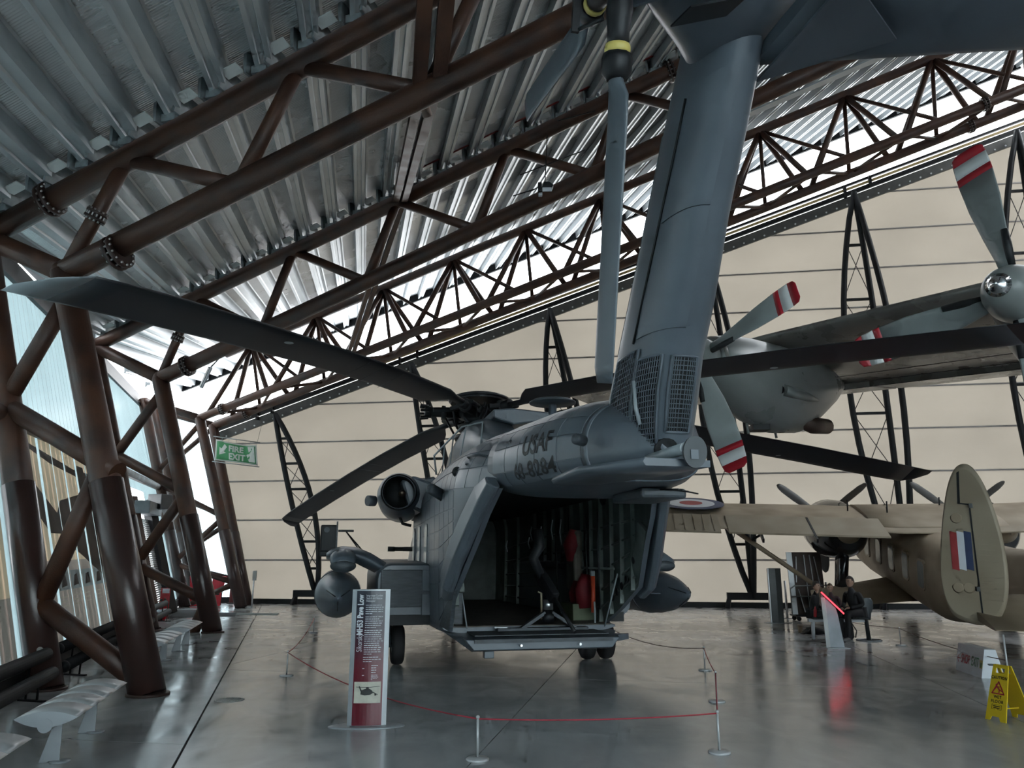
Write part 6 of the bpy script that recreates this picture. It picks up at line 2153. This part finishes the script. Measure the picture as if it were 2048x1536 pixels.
# --- slim post with a small label plate
sp_ = thing('label_post', 'slim post with small grey label plate before the fabric wall', 'sign', loc=on_floor(503, 1216))
MB().lathe([(0.16, 0), (0.16, 0.015), (0.03, 0.02)], (0, 0, 0), (0, 0, 1), 20).obj('base', M_ALUP, sp_)
MB().tube((0, 0, 0.01), (0.02, 0, 1.05), 0.028, n=10).obj('post', M_ALU, sp_)
MB().box((0.03, 0, 1.18), (0.15, 0.03, 0.36)).obj('label_plate', mat('label_plate', (0.35, 0.35, 0.33), 0.5), sp_, 0.005)

# --- mats, drain
for pts, lab, m in ((((338, 1236), (352, 1221), (424, 1221), (418, 1233)), 'dark floor mat by the shutter door', mat('mat_dark', (0.06, 0.062, 0.065), 0.9)), (((425, 1233), (430, 1226), (474, 1226), (470, 1233)), 'dark blue-grey floor mat behind the middle frame column', mat('mat_blue', (0.07, 0.075, 0.085), 0.9)), (((470, 1230), (473, 1227), (558, 1227), (556, 1230)), 'long grey-green floor strip before the fabric wall', mat('mat_green', (0.20, 0.235, 0.23), 0.7))):
    q = [on_floor(*p) for p in pts]
    tag(MB().loft([[p + Vector((0, 0, 0.001)) for p in q], [p + Vector((0, 0, 0.012)) for p in q]], smooth=False).obj('floor_mat', m), lab, 'mat')
dn = thing('floor_drain', 'round slotted metal drain cover set in the floor', 'drain', loc=on_floor(459, 1400))
MB().lathe([(0.165, 0.0), (0.185, 0.0), (0.185, 0.004), (0.165, 0.004), (0.165, 0.0)], (0, 0, 0.0005), (0, 0, 1), 32, caps=False).obj('rim', M_RAIL, dn)
MB().lathe([(0.165, 0.0), (0.165, 0.001)], (0, 0, 0.0005), (0, 0, 1), 32).obj('pit', M_INK, dn)
b = MB()
for k in range(-5, 6):
    x = 0.03 * k
    hw = math.sqrt(max(0, 0.163 ** 2 - x * x))
    b.box((x, 0, 0.003), (0.012, 2 * hw, 0.003))
    b.box((0, x, 0.003), (2 * hw, 0.010, 0.003))
b.obj('grid', M_RAIL, dn)

# --- dark totem, slim stanchion, board trolley
tt = thing('dark_totem', 'dark flat totem post standing left of the board trolley', 'sign', loc=on_floor(1556, 1246))
MB().loft([[Vector((x, y, z)) for x, y in ((-0.17, -0.05), (0.0, -0.08), (0.17, -0.05), (0.17, 0.05), (0.0, 0.08), (-0.17, 0.05))] for z in (0.01, 1.52)], smooth=False).obj('body', mat('dark_totem_paint', (0.045, 0.05, 0.05), 0.4), tt, 0.01)
MB().box((-0.19, 0, 0.76), (0.035, 0.09, 1.5)).obj('edge_trim', M_ALU, tt, 0.005)
MB().lathe([(0.40, 0), (0.40, 0.012), (0.05, 0.02)], (0, 0, 0), (0, 0, 1), 32, sq=(0.5, 1)).obj('base_plate', M_ALUP, tt)
for px, hgt, lab in (((1575, 1237), 1.12, 'slim pale stanchion beside the dark totem'), ((1658, 1240), 1.1, 'slim pale stanchion behind the seated visitors')):
    q = thing('stanchion', lab, 'stanchion', loc=on_floor(*px), group='slim stanchions')
    MB().lathe([(0.17, 0), (0.17, 0.012), (0.03, 0.02)], (0, 0, 0), (0, 0, 1), 24).obj('base', M_ALUP, q)
    MB().tube((0, 0, 0.01), (0, 0, hgt), 0.035, n=12).obj('post', M_ALU, q)
M_BOARD = mat('brown_board', (0.075, 0.050, 0.040), 0.55, var=0.1)
tr2 = thing('board_trolley', 'wheeled trolley loaded with tall brown display boards', 'trolley', loc=on_floor(1622, 1241))
MB().bar((-0.52, 0, 0.15), (0.50, 0, 0.15), 0.55, 0.05).obj('deck', M_INK, tr2, 0.01)
for x in (-0.42, 0.40):
    for y in (-0.2, 0.2):
        MB().lathe([(0.03, -0.02), (0.065, -0.02), (0.065, 0.02), (0.03, 0.02)], (x, y, 0.065), (0, 1, 0), 16).obj('wheel', M_INK, tr2)
for k in range(4):
    MB().prism([(-0.40, 0.18), (0.46, 0.18), (0.40, 1.98), (-0.46, 1.98)], (0, -0.12 + 0.07 * k, 0), (1, 0, 0), (0, 0, 1), (0, 0.03, 0)).obj('board', M_BOARD, tr2)
MB().prism([(-0.58, 0.18), (-0.42, 0.18), (-0.48, 1.98), (-0.64, 1.98)], (0, -0.16, 0), (1, 0, 0), (0, 0, 1), (0, 0.05, 0)).obj('panel_edge', M_ALU, tr2)
for a, b_ in (((-0.35, 1.85), (-0.40, 1.1)), ((0.18, 1.85), (0.30, 1.05)), ((-0.12, 1.9), (-0.05, 0.25)), ((0.05, 1.9), (0.15, 0.4)), ((-0.35, 0.9), (-0.2, 0.25))):
    MB().bar((a[0], -0.15, a[1]), (b_[0], -0.15, b_[1]), 0.03, 0.02).obj('edge_strip', M_ALU, tr2)
MB().path([(-0.60, -0.18, 0.2), (-0.62, -0.22, 0.9), (-0.50, -0.25, 1.0), (0.5, -0.25, 1.02), (0.58, -0.2, 0.95), (0.56, -0.18, 0.2)], 0.018, 8).obj('push_rail', M_RAIL, tr2)
MB().path([(-0.62, -0.2, 0.7), (0.56, -0.2, 0.7)], 0.014, 8).obj('push_rail', M_RAIL, tr2)

# --- kiosk with a glowing red edge
kp = on_floor(1672, 1296)
ks_ = thing('kiosk', 'pale slanted kiosk with a glowing red light along its top', 'kiosk', loc=kp)
ke = Vector((0.93, -0.36, 0))
kf = Vector((0.36, 0.93, 0))
sec2 = [(-0.16, 0.0), (0.14, 0.0), (0.02, 0.98), (-0.30, 1.12)]
M_KIOSK = mat('kiosk_pale', (0.42, 0.46, 0.50), 0.4, 0.1)
M_KIOSKW = mat('kiosk_white', (0.62, 0.63, 0.63), 0.4)
MB().loft([[ke * a + Vector((0, 0, b)) - kf * 0.09 + kf * o_ for a, b in ((-0.16, 0.012), (0.17, 0.012), (0.09, 0.66), (0.06, 0.80), (-0.19, 1.07), (-0.20, 0.9))] for o_ in (0, 0.18)], smooth=False).obj('body', M_KIOSK, ks_, 0.01)
MB().loft([[ke * a + Vector((0, 0, b)) - kf * 0.13 + kf * o_ for a, b in ((-0.18, 0.012), (-0.10, 0.012), (-0.13, 1.0), (-0.21, 1.0))] for o_ in (0, 0.05)], smooth=False).obj('front_cheek', M_KIOSKW, ks_, 0.005)
MB().loft([[ke * a + Vector((0, 0, b)) - kf * 0.15 + kf * o_ for a, b in ((-0.20, 1.09), (0.20, 0.67), (0.22, 0.70), (-0.18, 1.12))] for o_ in (0, 0.30)], smooth=False).obj('head', M_INK, ks_, 0.005)
MB().loft([[ke * a + Vector((0, 0, b)) - kf * 0.165 + kf * o_ for a, b in ((-0.20, 1.095), (0.20, 0.675), (0.215, 0.695), (-0.185, 1.115))] for o_ in (0, 0.013)], smooth=False).obj('light_strip', emit('red_led', (1.0, 0.02, 0.03), 5.0), ks_)
MB().box((0, 0, 0.006), (0.46, 0.34, 0.012)).obj('base_plate', M_ALUP, ks_)

# --- bench the visitors sit on
vb_p = on_floor(1738, 1281)
vb = thing('visitor_bench', 'white framed bench with black seats and a dark paddle backrest', 'bench', loc=vb_p)
MB().lathe([(0.235, 0), (0.27, 0.0), (0.27, 0.022), (0.235, 0.022), (0.235, 0.0)], (0, 0, 0), (0, 0, 1), 32, caps=False).obj('ring_foot', M_ALUP, vb)
MB().box((0.0, 0, 0.012), (0.50, 0.06, 0.02)).obj('foot_bar', M_INK, vb)
MB().tube((0, 0, 0.02), (-0.02, 0, 0.46), 0.045, n=12).obj('pedestal', M_INK, vb)
MB().box((-0.66, 0.04, 0.43), (1.30, 0.12, 0.07)).obj('beam', M_SIGNW, vb, 0.01)
for x in (-0.20, -0.62, -1.06):
    MB().box((x, 0.05, 0.485), (0.40, 0.42, 0.05)).obj('seat', M_INK, vb, 0.02)
rings = [[Vector((0.04 + hx * math.cos(a), 0.02 + 0.03 * math.sin(a), z)) for a in (2 * math.pi * k / 16 for k in range(16))] for z, hx in ((0.44, 0.05), (0.58, 0.08), (0.70, 0.135), (0.84, 0.14), (0.91, 0.10), (0.92, 0.02))]
MB().loft(rings).obj('backrest', mat('slate_plastic', (0.09, 0.105, 0.115), 0.4), vb)
MB().tube((-1.22, 0.04, 0.02), (-1.20, 0.04, 0.43), 0.04, n=10).obj('pedestal', M_SIGNW, vb)

# --- seated visitors
M_SKIN = mat('skin', (0.42, 0.25, 0.18), 0.5, var=0.06)
M_HAIR = mat('dark_hair', (0.025, 0.017, 0.013), 0.6)
M_HAIRB = mat('brown_hair', (0.10, 0.06, 0.035), 0.6)
M_CLB = mat('black_jacket', (0.010, 0.010, 0.012), 0.7)
M_CLM = mat('maroon_top', (0.045, 0.016, 0.02), 0.7)
M_CLK = mat('khaki_front', (0.10, 0.085, 0.06), 0.7)
M_JEAN = mat('blue_jeans', (0.035, 0.055, 0.11), 0.8)
M_SHOE = mat('grey_shoe', (0.12, 0.12, 0.12), 0.6)


def skin_mesh(name, pts, edges, radii, m, parent, root=0):
    me = bpy.data.meshes.new(name)
    me.from_pydata([tuple(p) for p in pts], edges, [])
    o = link(name, me, parent)
    sk = o.modifiers.new('skin', 'SKIN')
    sk.use_smooth_shade = True
    for i, v in enumerate(me.skin_vertices[0].data):
        r = radii[i]
        v.radius = r if isinstance(r, tuple) else (r, r)
        v.use_root = i == root
    sb = o.modifiers.new('sub', 'SUBSURF')
    sb.levels = sb.render_levels = 2
    me.materials.append(m)
    return o


def person(loc, rz, scale, label, top, legs, hair, arm_r, arm_l, head_turn=0.0, lean=0.05, knees=(0.16, 0.16), ankle=((0.10, 0.46), (-0.10, 0.46))):
    """seated figure facing local -y, seat height 0.51; the body is one continuous skin, clothes over it"""
    t = thing('person', label, 'person', loc=loc, rot=(0, 0, rz))
    t.scale = (scale, scale, scale)
    sh_ = 0.51 / scale
    P0 = Vector((0, 0.0, sh_ + 0.10))
    ch = Vector((0, -lean, sh_ + 0.42))
    nk = Vector((0, -lean * 1.3, sh_ + 0.60))
    hd0 = Vector((0, -lean * 1.3 - 0.01, sh_ + 0.68))
    pts = [P0, Vector((0, -lean * 0.5, sh_ + 0.26)), ch, nk, hd0]
    rad = [(0.16, 0.12), (0.145, 0.11), (0.165, 0.115), 0.062, 0.058]
    ed = [(0, 1), (1, 2), (2, 3), (3, 4)]
    # legs
    feet = []
    for i, sg in enumerate((1, -1)):
        hip = Vector((0.10 * sg, -0.02, sh_ + 0.09))
        kn = Vector((0.12 * sg, -0.44, sh_ + 0.08))
        an = Vector((ankle[i][0], -ankle[i][1], 0.09 / scale))
        k = len(pts)
        pts += [hip, kn, kn.lerp(an, 0.45) + Vector((0, 0.02, 0)), an]
        rad += [0.095, 0.075, 0.062, 0.042]
        ed += [(0, k), (k, k + 1), (k + 1, k + 2), (k + 2, k + 3)]
        feet.append((an, kn))
    # arms
    hands = []
    for sg, (el, wr) in ((1, arm_l), (-1, arm_r)):
        shp = Vector((0.19 * sg, -lean, sh_ + 0.53))
        el = Vector(el) + Vector((0, 0, sh_))
        wr = Vector(wr) + Vector((0, 0, sh_))
        k = len(pts)
        pts += [shp, el, wr]
        rad += [0.070, 0.052, 0.038]
        ed += [(2, k), (k, k + 1), (k + 1, k + 2)]
        hands.append((el, wr, sg))
    body = skin_mesh('body', pts, ed, rad, top, t)
    # trousers over the legs
    tp = [P0 - Vector((0, 0, 0.02))]
    tr_ = [(0.165, 0.125)]
    te = []
    for i, sg in enumerate((1, -1)):
        an, kn = feet[i]
        k = len(tp)
        tp += [Vector((0.10 * sg, -0.02, sh_ + 0.09)), kn, kn.lerp(an, 0.45) + Vector((0, 0.02, 0)), an + Vector((0, 0, 0.03))]
        tr_ += [0.104, 0.084, 0.070, 0.055]
        te += [(0, k), (k, k + 1), (k + 1, k + 2), (k + 2, k + 3)]
    skin_mesh('trousers', tp, te, tr_, legs, t)
    for i, sg in enumerate((1, -1)):
        an, kn = feet[i]
        f = Vector((an.x, an.y, 0))
        skin_mesh('shoe', [f + Vector((0, 0.05, 0.045)), f + Vector((0, -0.05, 0.05)), f + Vector((0, -0.17, 0.035))], [(0, 1), (1, 2)], [0.042, 0.048, 0.034], M_SHOE, t)
    for el, wr, sg in hands:
        d = (wr - el).normalized()
        sd_ = d.cross(Vector((0, 0, 1)))
        sd_ = sd_.normalized() if sd_.length > 0.1 else Vector((1, 0, 0))
        nn = d.cross(sd_)
        hp = [wr, wr + d * 0.045, wr + d * 0.085]
        hr = [0.028, (0.034, 0.022), (0.036, 0.020)]
        he = [(0, 1), (1, 2)]
        for q, (o_, ln) in enumerate(((-0.026, 0.055), (-0.009, 0.066), (0.009, 0.062), (0.025, 0.048))):
            k = len(hp)
            b0 = wr + d * 0.09 + sd_ * o_
            hp += [b0, b0 + d * ln * 0.55 + nn * 0.012, b0 + d * ln * 0.8 + nn * 0.035]
            hr += [0.0095, 0.009, 0.008]
            he += [(2, k), (k, k + 1), (k + 1, k + 2)]
        k = len(hp)
        hp += [wr + d * 0.05 + sd_ * (0.042 * sg), wr + d * 0.085 + sd_ * (0.052 * sg) + nn * 0.015]
        hr += [0.012, 0.009]
        he += [(1, k), (k, k + 1)]
        skin_mesh('hand', hp, he, hr, M_SKIN, t)
    # head with face
    hc = hd0 + Vector((0, -0.012, 0.115))
    rot = Matrix.Rotation(head_turn, 3, 'Z')
    hb_ = MB()
    rings = []
    for k in range(13):
        a = lerp(-1, 1, k / 12)
        w = math.sqrt(max(0.01, 1 - a * a))
        z = a * 0.125
        jaw = 1.0 if a > -0.2 else 1 + 0.25 * (a + 0.2)
        ring = []
        for q in range(20):
            b = 2 * math.pi * q / 20
            x, y = 0.078 * w * jaw * math.cos(b), 0.098 * w * math.sin(b)
            if y < 0:
                y *= 0.96
                if abs(x) < 0.02 and -0.25 < a < 0.12:
                    y -= 0.022 * (1 - abs(a + 0.07) / 0.2) * (1 - abs(x) / 0.02) if abs(a + 0.07) < 0.2 else 0
                if 0.0 < a < 0.25 and 0.018 < abs(x) < 0.05:
                    y += 0.008
                if a < -0.6 and abs(x) < 0.04:
                    y -= 0.012
            ring.append(hc + rot @ Vector((x, y, z)))
        rings.append(ring)
    hb_.loft(rings)
    head = hb_.obj('head', M_SKIN, t)
    for sg in (-1, 1):
        MB().ball(hc + rot @ Vector((0.030 * sg, -0.083, 0.012)), (0.013, 0.008, 0.008), 10, 6).obj('eye', M_INK, head)
        MB().ball(hc + rot @ Vector((0.078 * sg, 0.008, -0.005)), (0.012, 0.022, 0.034), 10, 6).obj('ear', M_SKIN, head)
    MB().ball(hc + rot @ Vector((0, -0.092, -0.062)), (0.024, 0.006, 0.006), 10, 6).obj('mouth', mat('lips', (0.28, 0.10, 0.09), 0.5), head)
    hr_ = MB()
    rings = []
    for k in range(9):
        a = lerp(-0.15, 1.0, k / 8)
        w = math.sqrt(max(0.015, 1 - a * a))
        ring = []
        for q in range(20):
            b = 2 * math.pi * q / 20
            front = math.sin(b) < -0.2 and a < 0.5
            g = 0.93 if front else 1.09
            ring.append(hc + rot @ Vector((0.080 * w * g * math.cos(b), 0.102 * w * g * math.sin(b) + 0.006, a * 0.138)))
        rings.append(ring)
    hr_.loft(rings)
    hr_.obj('hair', hair, head)
    return t


BY = vb_p.y + 0.02
SX = lambda px: (px - 1024) / CAM_F * (BY / ray(px, 1200).y) * 1.0
person(Vector((vb_p.x - 1.20, BY, 0)), R(58), 0.84, 'boy in a black top holding a hand to his mouth beside the kiosk', M_CLB, M_CLB, M_HAIR, ((-0.26, -0.14, 0.30), (-0.09, -0.17, 0.60)), ((0.24, -0.10, 0.28), (0.12, -0.30, 0.14)), -0.15, 0.10)
person(Vector((vb_p.x - 0.66, BY + 0.22, 0)), R(-30), 0.78, 'small boy in a maroon hooded top sitting between the others', M_CLM, M_JEAN, M_HAIRB, ((-0.25, -0.08, 0.28), (-0.12, -0.28, 0.14)), ((0.25, -0.08, 0.28), (0.12, -0.28, 0.14)), 0.1, 0.04)
person(Vector((vb_p.x - 0.20, BY - 0.02, 0)), R(-66), 0.96, 'adult in a dark hooded jacket sitting in profile at the bench end', M_CLB, M_CLB, M_HAIR, ((-0.28, -0.10, 0.28), (-0.12, -0.34, 0.20)), ((0.28, -0.10, 0.28), (0.14, -0.36, 0.22)), 0.0, 0.10)

# --- bags and cup on the floor
bp_ = thing('backpack', 'black backpack standing on the floor in front of the adult', 'bag', loc=on_floor(1692, 1279))
MB().loft([[Vector((hx * math.cos(a), hy * math.sin(a), z)) for a in (2 * math.pi * k / 18 for k in range(18))] for z, hx, hy in ((0.0, 0.14, 0.10), (0.05, 0.19, 0.13), (0.25, 0.18, 0.13), (0.40, 0.15, 0.10), (0.46, 0.06, 0.05))]).obj('sack', M_CLB, bp_)
MB().path([(0.12, -0.10, 0.36), (0.2, -0.14, 0.2), (0.17, -0.12, 0.05)], 0.014, 6).obj('strap', M_INK, bp_)
MB().loft([[Vector((0.11 * s_ * math.cos(a), -0.10 - 0.05 * (1 - abs(z - 0.15) / 0.15) + 0.03 * math.sin(a), z)) for a in (2 * math.pi * k / 12 for k in range(12))] for z, s_ in ((0.03, 0.6), (0.10, 1), (0.22, 1), (0.28, 0.5))]).obj('front_pocket', M_CLB, bp_)
jk = thing('holdall', 'crumpled black holdall lying on the floor beside the kiosk', 'bag', loc=on_floor(1628, 1268))
random.seed(9)
MB().loft([[Vector((x, hy * math.cos(a) + random.uniform(-0.015, 0.015), max(0.0, 0.075 * s_ + hz * math.sin(a) + random.uniform(-0.012, 0.012)))) for a in (2 * math.pi * k / 14 for k in range(14))] for x, hy, hz, s_ in ((-0.24, 0.05, 0.03, 0.5), (-0.16, 0.13, 0.07, 0.9), (-0.02, 0.16, 0.09, 1.1), (0.12, 0.15, 0.075, 1.0), (0.22, 0.09, 0.05, 0.7), (0.27, 0.03, 0.02, 0.4))]).obj('sack', M_CLB, jk)
MB().path([(-0.12, -0.1, 0.12), (-0.2, -0.2, 0.06), (-0.3, -0.16, 0.02), (-0.34, -0.05, 0.015)], 0.014, 6).obj('strap', M_INK, jk)
cp_ = thing('paper_cup', 'beige paper cup standing on the floor by the holdall', 'cup', loc=on_floor(1601, 1265))
MB().lathe([(0.045, 0.0), (0.065, 0.17), (0.060, 0.17), (0.042, 0.01)], (0, 0, 0), (0, 0, 1), 20).obj('cup', mat('card_beige', (0.40, 0.30, 0.20), 0.6), cp_)
MB().lathe([(0.067, 0.165), (0.067, 0.18), (0.05, 0.19)], (0, 0, 0), (0, 0, 1), 20).obj('rim', mat('card_rim', (0.5, 0.42, 0.32), 0.6), cp_)
bt_ = thing('bottle', 'red drink bottle held by the boy in black', 'bottle', loc=on_floor(1628, 1232, 0.52) if False else Vector((vb_p.x - 1.28, BY - 0.34, 0.52)))
MB().lathe([(0.03, 0.0), (0.035, 0.02), (0.035, 0.16), (0.015, 0.20), (0.015, 0.23)], (0, 0, 0), (0.1, 0, 1), 14).obj('body', M_EXT, bt_)
MB().lathe([(0.018, 0.23), (0.018, 0.25)], (0, 0, 0), (0.1, 0, 1), 12).obj('cap', M_INK, bt_)

# --- spotlight, strip light under the roof
sl = thing('spotlight', 'small spotlight with white reflector below the roof purlins', 'lamp', loc=at(1092, 380, 15.0))
MB().prism([(-0.12, 0.02), (0.10, 0.02), (0.14, 0.10), (0.06, 0.17), (-0.06, 0.17)], (0.02, -0.05, 0), (1, 0, 0), (0, 0, 1), (0, 0.18, 0)).obj('housing', M_INK, sl, 0.01)
MB().box((0.02, -0.06, -0.02), (0.20, 0.02, 0.09)).obj('reflector', M_SIGNW, sl)  # plain white plate, gives off no light
MB().box((-0.13, 0, 0.03), (0.08, 0.10, 0.26)).obj('yoke', M_INK, sl, 0.01)
MB().box((-0.12, 0, -0.10), (0.08, 0.10, 0.08)).obj('ballast', M_SIGNW, sl, 0.01)
MB().path([(-0.12, 0, 0.10), (-0.3, 0, -0.02), (-0.55, 0.05, -0.05)], 0.010, 6).obj('cable', M_INK, sl)
MB().tube((-0.02, 0.05, 0.15), (0.05, 0.2, 1.4), 0.012, n=6).obj('stem', M_INK, sl)
fl_ = thing('strip_light', 'grey strip light fitting hung at the left end of the far truss', 'lamp', loc=at(412, 752, 25.5))
a_, b_ = at(402, 775, 25.5) - Vector(fl_.location), at(421, 735, 25.2) - Vector(fl_.location)
MB().bar(a_, b_, 0.12, 0.10).obj('housing', M_RAIL, fl_, 0.01)
MB().bar(a_ + Vector((0.05, -0.05, 0)), b_ + Vector((0.05, -0.05, 0)), 0.05, 0.05).obj('diffuser', M_SIGNW, fl_)
MB().bar(b_, b_ + Vector((0.3, 0.2, 0.5)), 0.04, 0.04).obj('bracket', M_INK, fl_)
# --- thin conduits under the roof
for k, (p, q, yy, lab) in enumerate((((1115, 242), (1190, 222), 14.2, 'thin dark conduit under the purlins beside the tail rotor'), ((1040, 350), (1170, 300), 15.2, 'thin dark conduit under the purlins above the spotlight'), ((1026, 392), (1070, 378), 15.0, 'short dark conduit left of the spotlight'))):
    tag(MB().tube(at(*p, yy), at(*q, yy), 0.012, n=6).obj('conduit', M_INK), lab, 'conduit', 'thin roof conduits')
